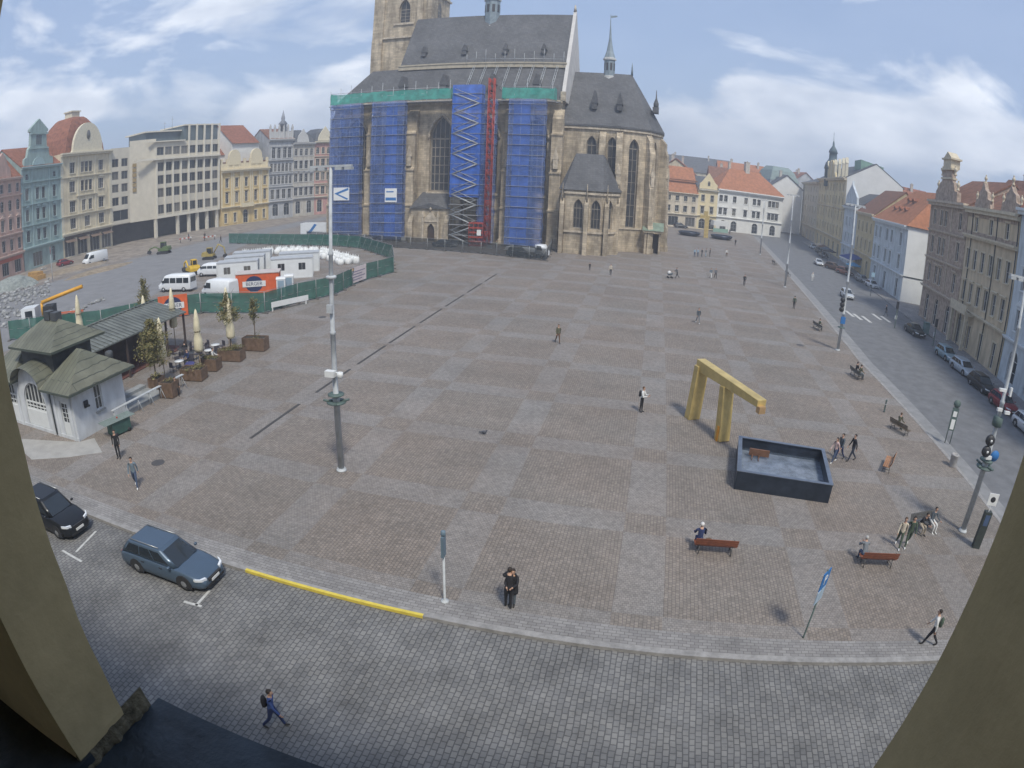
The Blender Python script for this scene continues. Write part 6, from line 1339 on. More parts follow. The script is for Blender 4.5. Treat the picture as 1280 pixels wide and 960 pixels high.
walker(992,386,70,'person in dark clothes standing near the second street mast','stand',top='green',legs='black')
walker(1159,806,150,'person in white top with green bag striding past the right window pier',top='white',legs='black',bag='green',h=1.76,lean=6)
walker(1041,578,-150,'person in pale top and jeans of the trio right of the basin',top='pink',legs='jeans',shoes='w',longhair=True,group='trio beside the basin',h=1.66)
walker(1048,574,-150,'person in dark teal of the trio right of the basin',top='slate',legs='navy',group='trio beside the basin',phase=-1)
walker(1063,576,-170,'person in black jacket on the right of the trio by the basin',top='black',legs='darkjeans',group='trio beside the basin',h=1.8)
walker(1121,684,-110,'person in cream coat of the couple strolling by the hidden bench',top='cream',legs='green',shoes='w',hair='brown',h=1.72,longhair=True,group='strolling couple')
walker(1132,683,-105,'person in dark green coat of the couple strolling by the hidden bench',top='green',legs='green',shoes='w',phase=-1,group='strolling couple')
walker(763,344,-90,'person in pale top and black trousers in front of the chapel',top='cream',legs='black')
walker(737,338,-60,'small dark figure nearest the chapel corner','stand',top='black',legs='black',h=1.2)
for i,(px,top,legs,lab) in enumerate(((868,'lightblue','jeans','person in pale blue at the left of the far group'),(872,'lightblue','jeans','second person in pale blue in the far group'),(877,'black','slate','person in black in the middle of the far group'),(882,'slate','lightblue','person in slate jacket in the far group'),(887,'black','black','dark figure at the right of the far group'))): walker(px,321,-70+20*i,lab,'stand',top=top,legs=legs,group='group standing before the far fountain')
walker(908,321,-90,'person in white walking alone right of the far group',top='white',legs='brown')
walker(919,307,-90,'distant dark figure in front of the white house','stand',top='black',legs='black')
walker(912,293,-90,'distant dark figure close to the white house wall','stand',top='slate',legs='black')
walker(1107,395,160,'person crossing the street by the right hand kerb pole','walk',top='black',legs='slate')
walker(1121,392,120,'person in dark red standing on the pavement by the side street','stand',top='brown',legs='black')
walker(1125,376,100,'person near the white flank wall corner','stand',top='slate',legs='navy')
walker(1015,352,-80,'person all in white beside the street kerb, right of the far mast','stand',top='white',legs='white',hair='white')
walker(620,312,-100,'worker in a yellow green vest by the red hoist','stand',top='olive',legs='navy')
# pram pushed across the square
x,y=at(842,348);person(x+.5,y+.3,200,'person pushing the white pram far across the square','push',top='slate',legs='black')
t=thing('pram','white hooded pram pushed across the square','pram',(x-.6,y-.1,Z0),math.radians(200));MB().loft([[(.45*math.cos(a)*s,.24*math.sin(a)*s,zz) for a in [2*PI*i/12 for i in range(12)]] for zz,s in ((.45,.6),(.55,.9),(.8,1.0))]).build('body',cloth('slate',C_['slate']),t);MB().ball((.15,0,.85),.3,10,0,(1,.85,1)).build('hood',cloth('white',C_['white']),t)
for a in (-.3,.3):
    for b in (-.22,.22): MB().lathe([(0,-.02),(.14,-.02),(.14,.02),(0,.02)],(a,b,.14),12,axis='y').build('wheel',BK,t)
MB().path([(-.4,-.2,.8),(-.75,-.2,1.02),(-.75,.2,1.02),(-.4,.2,.8)],.015).build('handle',GM,t)
# sitters
def sit(bx,dx,label,**k):
    a=bx.rotation_euler[2];kk=dict(pose='sit');kk.update(k);return person(bx.location[0]+dx*math.cos(a)+.08*math.sin(a),bx.location[1]+dx*math.sin(a)-.08*math.cos(a),math.degrees(a)-90+k.pop('turn',0) if False else math.degrees(a)-90,label,**kk)
sit(B1,.72,'white haired person in navy sitting on the left end of the bench by the basin',top='navy',legs='navy',hair='white')
sit(B2,.72,'hunched person in a grey coat sitting on the left end of the right hand bench',pose='sitfwd',top='grey',legs='jeans',hair='grey',coat=None)
sit(B7,.45,'person in white trousers sitting in the group behind the strolling couple',top='slate',legs='white',shoes='w')
sit(B7,-.45,'person in dark top with pale bag sitting at the right of the group',top='black',legs='beige',pose='sitfwd')
sit(B5,.4,'person in black on the dark bench below the street mast, left one',top='black',legs='black');sit(B5,-.4,'person in olive on the dark bench below the street mast, right one',top='olive',legs='slate')
sit(B6,0,'person in green sitting on the bench beyond the street mast',top='green',legs='black',hair='brown')
sit(B4,.3,'person in olive reclining on the askew bench by the bollard',top='olive',legs='green',hair='brown')
x,y=at(214,492);t=thing('cafe_stool','low black stool at the nearest planter','stool',(x+.55,y,Z0));MB().box(-.2,-.2,.41,.2,.2,.45).build('seat',CH,t)
for a in (-.17,.17):
    for b in (-.17,.17): MB().tube((a,b,0),(a,b,.41),.015,.015,5).build('leg',CH,t)
person(x+.55,y,-35,'person in black sitting beside the nearest planter','sit',top='black',legs='black')
for i,(px,py,tp,lab) in enumerate(((236,456,'navy','cafe guest in navy at the middle table'),(266,455,'white','cafe guest in white at the outer table'),(232,446,'black','cafe guest in black under the parasols'))):
    x,y=at(px,py);q=cchair(x,y,i*2.0,'dark cafe chair taken by a guest of the cafe');person(x,y,math.degrees(i*2.0)-90,lab,'sit',top=tp,legs='black')
x,y=at(239,465);tag(MB().loft([[(r*math.cos(2*PI*i/12)*1.3,r*math.sin(2*PI*i/12),z) for i in range(12)] for z,r in ((0,.35),(.2,.5),(.6,.45),(.8,.3))]).build('tarp_bundle',M('tarp_blue',(.05,.05,.16),.7,.2,3)),'dark blue covered bundle with white top beside the cafe tables','bundle').location=(x,y,Z0)
# bag beside the white haired sitter
a=B1.rotation_euler[2];o=tag(MB().loft([[(.17*s*math.cos(2*PI*i/10),.1*s*math.sin(2*PI*i/10),z) for i in range(10)] for z,s in ((0,.9),(.1,1.05),(.2,.8),(.23,.5))]).build('handbag',cloth('brown',C_['brown'])),'dark brown handbag on the bench beside the white haired sitter','handbag');o.location=(B1.location[0]+.33*math.cos(a),B1.location[1]+.33*math.sin(a),Z0+.457)
# pigeon
x,y=at(605,543);t=MB();t.ball((0,0,.12),.075,10,0,(1.7,1,1));t.ball((.12,0,.21),.035,8);t.tube((.08,0,.14),(.12,0,.2),.035,.028,7);t.tube((-.1,0,.12),(-.25,0,.09),.045,.025,6);t.tube((.15,0,.21),(.175,0,.2),.008,.002,5);t.tube((.0,.02,.0),(.0,.02,.06),.006,.006,4);t.tube((.0,-.02,.0),(.0,-.02,.06),.006,.006,4)
t=t.build('pigeon',M('pigeon_grey',(.08,.085,.1),.7,.2,9));t.location=(x,y,Z0);t.scale=(1.25,1.25,1.25);tag(t,'lone dark pigeon on the paving in the middle foreground','pigeon')
# ================= VEHICLES =================
TY=M('tyre',(.022,.022,.022),.8,.1,8);RIM=M('rim_alloy',(.38,.39,.4),.35,.05,3,metal=.6);CGL=M('car_glass',(.02,.026,.032),.06,0,spec=.8);LMP=M('headlamp',(.72,.75,.78),.12,0,spec=.8);TL=M('tail_lamp',(.32,.02,.02),.3,0);DP=M('car_trim',(.03,.03,.032),.6,0);PL=M('number_plate',(.7,.7,.68),.5,0)
def paint(n,c,metal=.35): return M('paint_'+n,c,.28,.04,2,metal=metal,spec=.6)
def car(x,y,rz,label,col,kind='estate',z=0,group='parked cars'):
    K_=dict(estate=(4.75,1.86,1.47,-2.25,-1.75,.15,1.05),hatch=(4.25,1.80,1.50,-2.0,-1.55,.1,.95),suv=(4.5,1.86,1.66,-2.1,-1.7,.15,1.0),saloon=(4.7,1.82,1.43,-1.75,-.9,.1,1.05),coupe=(4.3,1.8,1.4,-1.9,-.8,.1,1.0))[kind]
    L,W_,Hh,xr0,xr1,xf1,xf0=K_;hw=W_/2;wb=L*.285;wr=.335
    t=thing('parked_car',label,'car',(x,y,z),math.radians(rz),group);bm=MB();R_=[]
    belt=.60*Hh+.02;hood=.56*Hh
    for (f,w,zb,zt,cr) in ((-.5,.80,.38,.60*belt+.1,.0),(-.485,.93,.27,belt-.10,.01),(-.44,.975,.22,belt-.01,.015),(-.3,1,.19,belt,.02),(0,1,.18,belt-.01,.02),(.2,1,.18,belt-.03,.02),(.27,.99,.18,belt-.04,.035),(.36,.97,.19,hood-.04,.045),(.44,.91,.22,hood-.13,.04),(.485,.80,.27,hood-.22,.02),(.5,.66,.33,hood-.34,.0)):
        X=f*L;a=hw*w;h_=zt-zb
        R_.append([(X,-a*.9,zb),(X,-a*.985,zb+.08),(X,-a,zb+h_*.45),(X,-a*.985,zb+h_*.72),(X,-a*.94,zt-.03),(X,-a*.84,zt),(X,-a*.4,zt+cr),(X,a*.4,zt+cr),(X,a*.84,zt),(X,a*.94,zt-.03),(X,a*.985,zb+h_*.72),(X,a,zb+h_*.45),(X,a*.985,zb+.08),(X,a*.9,zb)])
    bm.loft(R_,0,True)
    # cabin
    zb=belt-.03;dz=Hh-zb
    def ring(u,grow=0):
        xa=xr0+(xr1-xr0)*u;xb=xf0+(xf1-xf0)*u;a=hw*(.90-.16*u);z_=zb+dz*.93*u;g=grow
        return [(xa-g,-a*.9,z_),(xa+.10,-a-g,z_),(xb-.16,-a-g,z_),(xb+g,-a*.82,z_),(xb+.05*(1-u)+g,0,z_),(xb+g,a*.82,z_),(xb-.16,a+g,z_),(xa+.10,a+g,z_),(xa-g,a*.9,z_)]
    bm.loft([ring(0),ring(.5),ring(.93),ring(1.0)],0,True);top=ring(1.0)
    tr=[(p[0]*.92-.03,p[1]*.82,zb+dz) for p in top];bm.loft([ring(1.0),tr],0,True)
    body=bm.build('body',paint(*col),t)
    g=MB()
    def pt(u,i,off=.008):
        p=ring(u,off)[i];return Vector(p)
    def quad(i,j,u0,u1,a0=.06,a1=.06,off=.008):
        A,B_,C,D=pt(u0,i,off),pt(u0,j,off),pt(u1,j,off),pt(u1,i,off);g.poly([A.lerp(B_,a0),A.lerp(B_,1-a1),D.lerp(C,1-a1),D.lerp(C,a0)])
    for i,j in ((1,2),(6,7)):
        for a0,a1 in (((.03,.66),(.36,.35),(.67,.04)) if kind!='coupe' else ((.06,.55),(.48,.04))):
            if i==6: quad(i,j,.16,.84,a1,a0)
            else: quad(i,j,.16,.84,a0,a1)
    g.build('side_window',CGL,t,fix=False);g=MB()
    a,b,c,d,e,f=[pt(u,i,.01) for u,i in ((.06,3),(.06,4),(.06,5),(.9,5),(.9,4),(.9,3))];g.add([a,b,c,d,e,f],[(0,1,4,5),(1,2,3,4)]);g.build('windscreen',CGL,t,fix=False)
    g=MB();g.poly([pt(.2,0,.01)*1,pt(.2,8,.01),pt(.85,8,.01),pt(.85,0,.01)]);g.build('rear_window',CGL,t,fix=False)
    for sx in (-wb,wb):
        for sy in (-1,1):
            m=MB();m.lathe([(.2,-.1),(wr-.03,-.1),(wr,-.07),(wr,.07),(wr-.03,.1),(.2,.1)],(0,0,0),20,axis='y');w=m.build('wheel',TY,t);w.location=(sx,sy*(hw-.11),wr)
            m=MB();m.lathe([(0,-.04),(.06,-.05),(.215,-.03),(.22,.03),(0,.05)],(0,0,0),16,axis='y')
            r=m.build('rim',RIM,w);r.location=(0,sy*.075,0)
            m=MB()
            n=14;A_=[(sx+(wr+.07)*math.cos(PI*i/n),wr+(wr+.06)*math.sin(PI*i/n)) for i in range(n+1)];m.prismy([(sx-(wr+.07),.18)]+[p for p in reversed(A_)]+[(sx+wr+.07,.18)],sy*(hw-.25),sy*(hw+.004));m.build('wheel_arch',DP,t)
    for sy in (-1,1):
        h=MB();h.loft([[(L*q-dx,sy*hw*yy,zz) for dx,zz in ((0,hood-.20+dzz),(-.0,hood-.09+dzz),(.1,hood-.085+dzz),(.1,hood-.2+dzz))] for q,yy,dzz in ((.492,.52,-.06),(.478,.80,-.02),(.43,.955,.0))],0,False);h.build('headlight',LMP,t)
        h=MB();h.box(-L*.5-.0,sy*hw*.62-.16,belt-.30,-L*.46,sy*hw*.62+.22*(1 if sy>0 else 1)-(.0),belt-.14);h.build('tail_light',TL,t)
        h=MB();h.ball((xf0-.28,sy*(hw+.06),belt+.08),.1,8,0,(.7,1,.7));h.build('mirror',paint(*col),t)
    m=MB();m.box(L*.485,-.42,hood-.34,L*.507,.42,hood-.22);m.box(L*.47,-.6,.26,L*.505,.6,.36);m.build('grille',DP,t)
    m=MB();m.box(L*.50,-.26,.42,L*.512,.26,.53);m.build('number_plate',PL,t)
    if kind in('estate','suv'):
        for sy in (-1,1): m=MB();m.tube((xr1+.1,sy*hw*.66,Hh+.03),(xf1-.1,sy*hw*.66,Hh+.03),.022,.022,6);m.build('roof_rail',RIM,t)
    m=MB()
    for sy in (-1,1):
        m.box(-.95,sy*(hw*.985)-.0,.82*belt,-.78,sy*(hw*.985)+sy*.03,.82*belt+.03);m.box(.1,sy*hw*.985,.82*belt,.27,sy*(hw*.985)+sy*.03,.82*belt+.03)
    m.build('door_handle',DP,t)
    return t
x,y=(-9.2-2.4,17.0-2.0);
def carpx(a,b,dy,label,col,kind,rz=None,z=0,group='parked cars'):
    """a,b: pixels where front and rear wheels touch down on the visible side"""
    p,q=G(*a,z),G(*b,z);cx,cy=(p[0]+q[0])/2,(p[1]+q[1])/2;an=math.degrees(math.atan2(p[1]-q[1],p[0]-q[0])) if rz is None else rz
    r=math.radians(an);return car(cx-dy*math.sin(r),cy+dy*math.cos(r),an,label,col,kind,z,group)
carpx((238,737),(171,716),.85,'blue grey estate car with roof rails parked at the kerb',('greyblue',(.085,.125,.175)),'estate',rz=1,group='cars parked at the near kerb')
carpx((90,680),(28,650),.85,'black car with glinting headlamp parked behind the blue grey estate',('black',(.018,.02,.024)),'suv',rz=0,group='cars parked at the near kerb')
D_=[((37.3,78.6),-88,'dark car parked alone beside the zebra crossing',('darkteal',(.03,.04,.04)),'saloon'),((36.9,66.9),-88,'light blue car parked in front of the sgraffito house',('iceblue',(.22,.32,.38)),'hatch'),((36.6,61.4),-88,'silver blue car parked between the light blue and the black one',('silver',(.40,.46,.52)),'estate'),
 ((36.1,55.6),-88,'black estate car parked in front of the town hall',('black',(.018,.02,.024)),'estate'),((35.7,50.0),-88,'dark red car parked near the crowded mast',('red',(.24,.025,.03)),'hatch'),((35.3,44.2),-88,'white car parked last in the row at the right edge',('white',(.62,.64,.66)),'hatch')]
for p,rz,lab,c,k in D_: car(p[0]-.1,p[1],rz,lab,c,k,0,'cars parked along the right hand pavement')
D_=[((33.6,101),-93,'pale car driving past the street mast with the loudspeakers',('pale',(.55,.58,.6)),'hatch'),((40.2,146),-95,'white car leading the far parked group',('white',(.62,.64,.66)),'saloon'),((42.5,140.5),-50,'dark brown car in the far parked group',('brown',(.12,.07,.05)),'suv'),((43.5,134.5),-60,'red brown car in the far parked group',('rust',(.26,.12,.09)),'suv'),
 ((45,126),-80,'grey car parked before the ochre house',('grey',(.2,.21,.22)),'hatch'),((45,119.5),-85,'white car half behind the street mast',('white',(.62,.64,.66)),'hatch'),((47.5,168),-86,'dark car by the blue awning',('slate',(.05,.06,.08)),'saloon'),((49.5,180),-86,'black car near the start of the far street',('black',(.018,.02,.024)),'suv'),((50.5,192),-86,'silver car farthest up the street',('silver',(.4,.46,.52)),'saloon'),
 ((2.5,201.5),5,'red car parked at the shop arcade of the far house',('red',(.24,.025,.03)),'saloon'),((9,203.5),12,'dark car beside the red one at the far shops',('black',(.018,.02,.024)),'suv'),((-53,113),0,'pale car parked behind the dark church fence at the left',('pale',(.55,.58,.6)),'hatch'),((-38,113.5),5,'dark car parked behind the dark fence by the church portal',('slate',(.05,.06,.08)),'saloon'),((-22,105.8),-12,'dark green car behind the fence right of the hoist',('darkteal',(.03,.04,.04)),'suv'),
 ((-117.5,86),80,'small red car in front of the turquoise house',('red',(.24,.025,.03)),'hatch')]
for p,rz,lab,c,k in D_: car(p[0],p[1],rz,lab,c,k,Z0 if (p[0]<30 and p[1]>20) else 0,'cars further off')
def van(x,y,rz,label,kind='bus',col=('van_white',(.70,.72,.73)),z=Z0,L=5.6,Hh=2.35,group='white vans'):
    t=thing('van',label,'van',(x,y,z),math.radians(rz),group);hw=.98;m=MB();R_=[]
    for X,zb,zt,w in ((-L/2,.35,Hh-.25,.9),(-L/2+.12,.3,Hh,.97),(L*.12,.3,Hh,1),(L*.24,.3,Hh-.05,1),(L*.30,.3,Hh-.22,.99),(L*.40,.3,1.35,.97),(L*.47,.32,1.08,.92),(L*.5,.38,.8,.82)):
        a=hw*w;h_=zt-zb;R_.append([(X,-a*.95,zb),(X,-a,zb+.15),(X,-a,zb+h_*.5),(X,-a*.92,zt-.12),(X,-a*.78,zt),(X,a*.78,zt),(X,a*.92,zt-.12),(X,a,zb+h_*.5),(X,a,zb+.15),(X,a*.95,zb)])
    m.loft(R_,0,True);m.build('body',paint(*col,metal=0),t)
    for sy in (-1,1):
        g=MB();z0,z1=1.25,min(1.95,Hh-.35);yy=lambda z_: sy*(hw*(1-.08*max(0,(z_-(.3+(Hh-.3)*.5)))/((Hh-.3)*.5))+.012)
        spans=[(L*.13,L*.28)]+([(-L*.46,-L*.30),(-L*.28,-L*.09),(-L*.07,L*.11)] if kind=='bus' else [])
        for xa,xb in spans: g.poly([(xa,yy(z0),z0),(xb+(.28 if xb>L*.2 else 0),yy(z0),z0),(xb,yy(z1),z1),(xa,yy(z1),z1)])
        g.build('side_window',CGL,t,fix=False)
        for sx in (-L*.3,L*.33):
            w=MB().lathe([(.18,-.1),(.32,-.1),(.34,-.07),(.34,.07),(.32,.1),(.18,.1)],(0,0,0),16,axis='y').build('wheel',TY,t);w.location=(sx,sy*(hw-.07),.34)
            r=MB().lathe([(0,-.04),(.2,-.03),(.2,.03),(0,.04)],(0,0,0),12,axis='y').build('rim',RIM,w);r.location=(0,sy*.08,0)
        MB().box(L*.44,sy*.75-.12,.78,L*.485,sy*.75+.12,.98).build('headlight',LMP,t);MB().box(L*.30,sy*1.05-.06,1.3,L*.35,sy*1.05+.06,1.6).build('mirror',DP,t)
    m=MB();m.add([(L*.405,-.80,1.36),(L*.405,.80,1.36),(L*.308,.72,Hh-.26),(L*.308,-.72,Hh-.26)],[(0,1,2,3)]);o=m.build('windscreen',CGL,t,fix=False);o.location=(.02,0,.015)
    m=MB();m.box(L*.485,-.7,.4,L*.505,.7,.62);m.build('bumper',DP,t)
    if kind=='bus': MB().box(-L/2-.02,-.7,1.3,-L/2+.0,.7,1.95).build('rear_window',CGL,t)
    return t
x,y=G(212,366,Z0);van(x+.3,y+1.4,190,'white minibus with dark side windows at the left of the site',L=5.6)
x,y=G(268,374,Z0);van(x,y+1.2,172,'white panel van behind the green fence, right of the orange banner','panel',L=5.4)
x,y=G(119,329,Z0);van(x,y,-97,'white panel van parked in front of the cream house','panel',L=6.2,Hh=2.5)
x,y=G(262,346,Z0);van(x,y+1,190,'silver white crew van behind the minibus',L=5.2,Hh=2.0)
# white flatbed lorry at the church fence and a covered trailer at the left
def truck(x,y,rz,label,L=6.5,kind='flat'):
    t=thing('truck',label,'truck',(x,y,Z0),math.radians(rz),'lorries on the site');w=paint('van_white',(.70,.72,.73),0)
    m=MB();m.loft([[(X,-1.0*s,.5),(X,-1.0*s,zt-.1),(X,-.9*s,zt),(X,.9*s,zt),(X,1.0*s,zt-.1),(X,1.0*s,.5)] for X,zt,s in ((L/2-1.9,2.3,1),(L/2-.7,2.3,1),(L/2-.2,1.5,.98),(L/2,1.2,.95))],0,True);m.build('cab',w,t)
    MB().add([(L/2-.2,-.85,1.5),(L/2-.2,.85,1.5),(L/2-.66,.8,2.2),(L/2-.66,-.8,2.2)],[(0,1,2,3)]).build('windscreen',CGL,t,fix=False)
    for s in (-1,1): MB().poly([(L/2-1.6,s*1.012,1.4),(L/2-.5,s*1.012,1.4),(L/2-.8,s*1.0,2.1),(L/2-1.6,s*1.0,2.1)]).build('side_window',CGL,t,fix=False)
    if kind=='flat':
        m=MB();m.box(-L/2,-1.05,.95,L/2-2.0,1.05,1.08);m.box(-L/2,-1.05,1.08,-L/2+.06,1.05,1.45);m.box(-L/2,-1.05,1.08,L/2-2,-1.0,1.45);m.box(-L/2,1.0,1.08,L/2-2,1.05,1.45);m.build('flatbed',w,t)
    else:
        m=MB();m.box(-L/2,-1.2,.9,L/2-2.0,1.2,3.3);m.build('box_body',w,t);m=MB();m.add([(-L/2+1.5,-1.22,1.1),(-L/2+2.6,-1.22,1.1),(-L/2+4.2,-1.22,3.0),(-L/2+3.6,-1.22,3.2),(-L/2+2.6,-1.22,2.0)],[(0,1,2,3,4)]);m.build('blue_mark',bl,t,fix=False)
    MB().box(-L/2,-.5,.5,L/2-.3,.5,.9).build('chassis',DP,t)
    for sx in (-L*.3,L*.33):
        for sy in (-1,1): MB().lathe([(0,-.12),(.4,-.12),(.42,-.08),(.42,.08),(.4,.12),(0,.12)],(sx,sy*.9,.42),16,axis='y').build('wheel',TY,t)
truck(-21.0,107.2,-14,'white flatbed lorry inside the dark fence at the foot of the church',7.5)
truck(-69.5,122.5,2,'white box lorry with a blue stripe beyond the sandbags',10,'box')
YE=M('machine_yellow',(.62,.40,.03),.5,.12,2);GRM=M('machine_green',(.10,.15,.05),.5,.15,2)
def digger(x,y,rz,label,col,arm=1,s=1.0,name='excavator'):
    t=thing(name,label,'excavator',(x,y,Z0),math.radians(rz),'building machines')
    for sy in (-1,1): MB().prismy([(-1.3*s,.0),(1.3*s,.0),(1.6*s,.3*s),(1.3*s,.65*s),(-1.3*s,.65*s),(-1.6*s,.3*s)],sy*1.0*s-.2*s,sy*1.0*s+.2*s).build('track',DP,t)
    m=MB();m.loft([[(X*s,-1.05*s,.75*s),(X*s,-1.05*s,zt*s),(X*s,1.05*s,zt*s),(X*s,1.05*s,.75*s)] for X,zt in ((-1.7,1.3),(-1.5,1.75),(-.2,1.75),(.2,1.3),(1.2,1.2))],0,False);m.build('body',col,t)
    m=MB();m.box(-.4*s,-.9*s,1.2*s,.9*s,.1*s,1.32*s);m.box(-.4*s,-.9*s,2.6*s,.9*s,.1*s,2.75*s)
    for a in (-.38,.86):
        for b in (-.88,.06): m.tube((a*s,b*s,1.3*s),(a*s,b*s,2.6*s),.05*s,.05*s,5)
    m.build('cab',col,t);MB().box(-.34*s,-.84*s,1.35*s,.82*s,.04*s,2.58*s).build('cab_window',CGL,t)
    m=MB();m.path([(.9*s,.5*s,1.2*s),(2.2*s,.5*s,3.0*s*arm),(3.6*s,.5*s,2.3*s*arm),(3.9*s,.5*s,.9*s)],.16*s,6);m.build('boom',col,t)
    MB().prismy([(3.5*s,.9*s),(4.1*s,1.0*s),(4.3*s,.4*s),(3.6*s,.2*s),(3.3*s,.5*s)],.1*s,.9*s).build('bucket',DP,t)
x,y=G(241,343,Z0);digger(x,y,150,'yellow excavator with dark cab behind the minibus',YE,.8,.85)
x,y=G(262,324,Z0);digger(x,y,20,'olive yellow excavator with raised arm farther back',M('machine_ochre',(.35,.27,.08),.6,.15,2),1.1,.8)
x,y=G(205,317,Z0);digger(x,y,200,'green and orange wheel loader before the modernist block',GRM,.6,.9,'wheel_loader')
x,y=G(38,418,Z0)
def crane_truck():
    t=thing('crane_truck','white cab lorry with a yellow crane arm lying over it, behind the kiosk','truck',(x-3,y+1.5,Z0),math.radians(35),'lorries on the site');w=paint('van_white',(.70,.72,.73),0)
    MB().box(-.2,-1.1,.6,1.9,1.1,2.7).build('cab',w,t);MB().box(-.25,-1.0,1.6,-.2,1.0,2.5).build('windscreen',CGL,t);MB().box(.4,-1.13,1.5,1.5,-1.1,2.4).build('side_window',CGL,t)
    MB().box(2.0,-1.1,.9,7,1.1,1.3).build('flatbed',DP,t);m=MB();m.tube((2.6,0,1.3),(2.6,0,3.0),.2,.2,8);m.path([(2.6,0,3.0),(8.5,.3,4.2)],.26,6);m.build('crane_arm',M('crane_orange',(.65,.33,.03),.5,.1,2),t)
    MB().box(3.0,-.9,1.3,4.4,.9,2.6).build('crate',DP,t)
    for sx in (.8,5,6.2):
        for sy in (-1,1): MB().lathe([(0,-.14),(.46,-.14),(.48,-.1),(.48,.1),(.46,.14),(0,.14)],(sx,sy*.95,.48),16,axis='y').build('wheel',TY,t)
crane_truck()
# works: heaps, stacks, barriers on the left
def heap(px,py,rx,ry,hh,mat,label,name,cat):
    x,y=G(px,py,Z0);rnd=random.Random(px);m=MB();R_=[]
    for k in range(6):
        u=k/5;R_.append([((1-u)**.8*rx*(1+.15*rnd.uniform(-1,1))*math.cos(a),(1-u)**.8*ry*(1+.15*rnd.uniform(-1,1))*math.sin(a),hh*math.sin(u*PI/2)) for a in [2*PI*i/16 for i in range(16)]])
    m.loft(R_,0,False);o=m.build(name,mat);o.location=(x,y,Z0-.01);tag(o,label,cat)
heap(17,360,4.5,6,2.2,M('gravel_grey',(.25,.27,.25),.95,.25,2,bump=.6),'grey green gravel heap before the pink house','gravel_heap','heap')
heap(95,335,4,10,.5,M('sand_brown',(.26,.21,.15),.95,.3,1,bump=.6),'low brown soil ridge left of the parked white van','soil_heap','heap')
heap(125,338,3,9,.45,M('sand_brown'),'low brown soil ridge right below the parked white van','soil_heap','heap')
def rubble():
    rnd=random.Random(2);m=MB()
    for i in range(420):
        px=rnd.uniform(-10,62);py=372-px*.12+rnd.gauss(0,9) if rnd.random()<.7 else rnd.uniform(388,412)
        if py>372 and px>45: px=rnd.uniform(60,130);py=405-(px-60)*.45+rnd.gauss(0,2)
        x,y=G(px,py,Z0);r=rnd.uniform(.12,.34);m.ball((x,y,Z0+r*.5),r,5,rnd.randrange(2),(rnd.uniform(.8,1.5),rnd.uniform(.8,1.5),rnd.uniform(.6,1)))
    for k,q in enumerate(m.sm): m.sm[k]=False
    o=m.build('rubble',[M('stone_pale',(.36,.36,.35),.9,.2,3),M('stone_grey',(.24,.24,.23),.9,.2,3)],fix=False);o['kind']='stuff';o['label']='loose pale paving stones and rubble of the road works'
rubble()
x,y=G(46,349,Z0);tag(MB().box(-2.2,-1,0,2.2,1,.9).box(-2.0,-.9,.9,1.6,.8,1.5).build('board_stack',M('board_orange',(.42,.25,.08),.8,.2,2)),'orange brown stack of boards below the turquoise house','stack').location=(x,y,Z0)
x,y=G(66,352,Z0);t=thing('traffic_sign','round red edged traffic sign on a grey post by the road works','sign',(x,y,Z0),math.radians(-40));MB().lathe([(.07,0),(.05,6.2)],(0,0,0),8).build('post',GM,t);MB().lathe([(0,-.04),(.7,-.04),(.7,0),(0,0)],(0,0,5.7),18,axis='y').build('disc',M('sign_red'),t);MB().lathe([(0,-.06),(.5,-.06)],(0,0,5.7),18,axis='y').build('disc_face',WHP,t)
for px,py,lab in ((180,290,'white and red barrier farthest left before the arcade'),(232,302,'striped barrier with rubble right of the loader'),(262,300,'striped barrier near the column row')):
    x,y=G(px,py,Z0);t=thing('works_barrier',lab,'barrier',(x,y,Z0),math.radians(70),'road works barriers')
    for i in range(6): MB().box(-1.8+i*.6,-.04,.7,-1.2+i*.6,.04,1.0).build('plank',WHP if i%2 else M('sign_red'),t)
    for s in (-1.5,1.5): MB().box(s-.06,-.3,0,s+.06,.3,.1).box(s-.04,-.06,.1,s+.04,.03,.7).build('leg',DP,t)
for i,(px,py,lab) in enumerate(((172,294,'person in red near the arcade barrier'),(276,303,'person with a bicycle crossing behind the site'),(236,300,'worker bending among the barriers'),(256,299,'worker in dark clothes by the column row'),(112,283+44,'person beside the parked white van'),(222,292,'person walking under the modernist arcade'))):
    x,y=G(px,py,Z0);person(x,y,40*i,lab,'walk' if i%2 else 'stand',top=('red','black','slate','black','green','navy')[i],legs='black')
# awning, umbrellas and far fountain
t=thing('blue_awning','dark blue awning with white edge over the pavement before the ochre house','awning',(46.5,150,0),math.radians(-88))
MB().add([(0,0,2.7),(9,0,2.7),(9,3.4,3.6),(0,3.4,3.6),(0,0,2.78),(9,0,2.78),(9,3.4,3.68),(0,3.4,3.68)],[(0,3,2,1),(4,5,6,7),(0,1,5,4),(1,2,6,5),(2,3,7,6),(3,0,4,7)]).build('canopy',M('awning_blue',(.03,.06,.22),.8,.1,1),t);MB().box(0,-.05,2.35,9,0,2.7).build('valance',WHP,t)
for a in (.1,4.5,8.9): MB().tube((a,.1,0),(a,.1,2.7),.05,.05,6).build('post',GM,t)
def bigsun(x,y,label,col):
    t=thing('market_umbrella',label,'umbrella',(x,y,0.1),0,'open umbrellas down the street');MB().lathe([(.25,0),(.25,.08),(.04,.1),(.04,2.9)],(0,0,0),8).build('pole',GM,t);MB().lathe([(1.9,2.3),(1.85,2.4),(.1,3.0),(0,3.05)],(0,0,0),8,0,False).build('canopy',col,t)
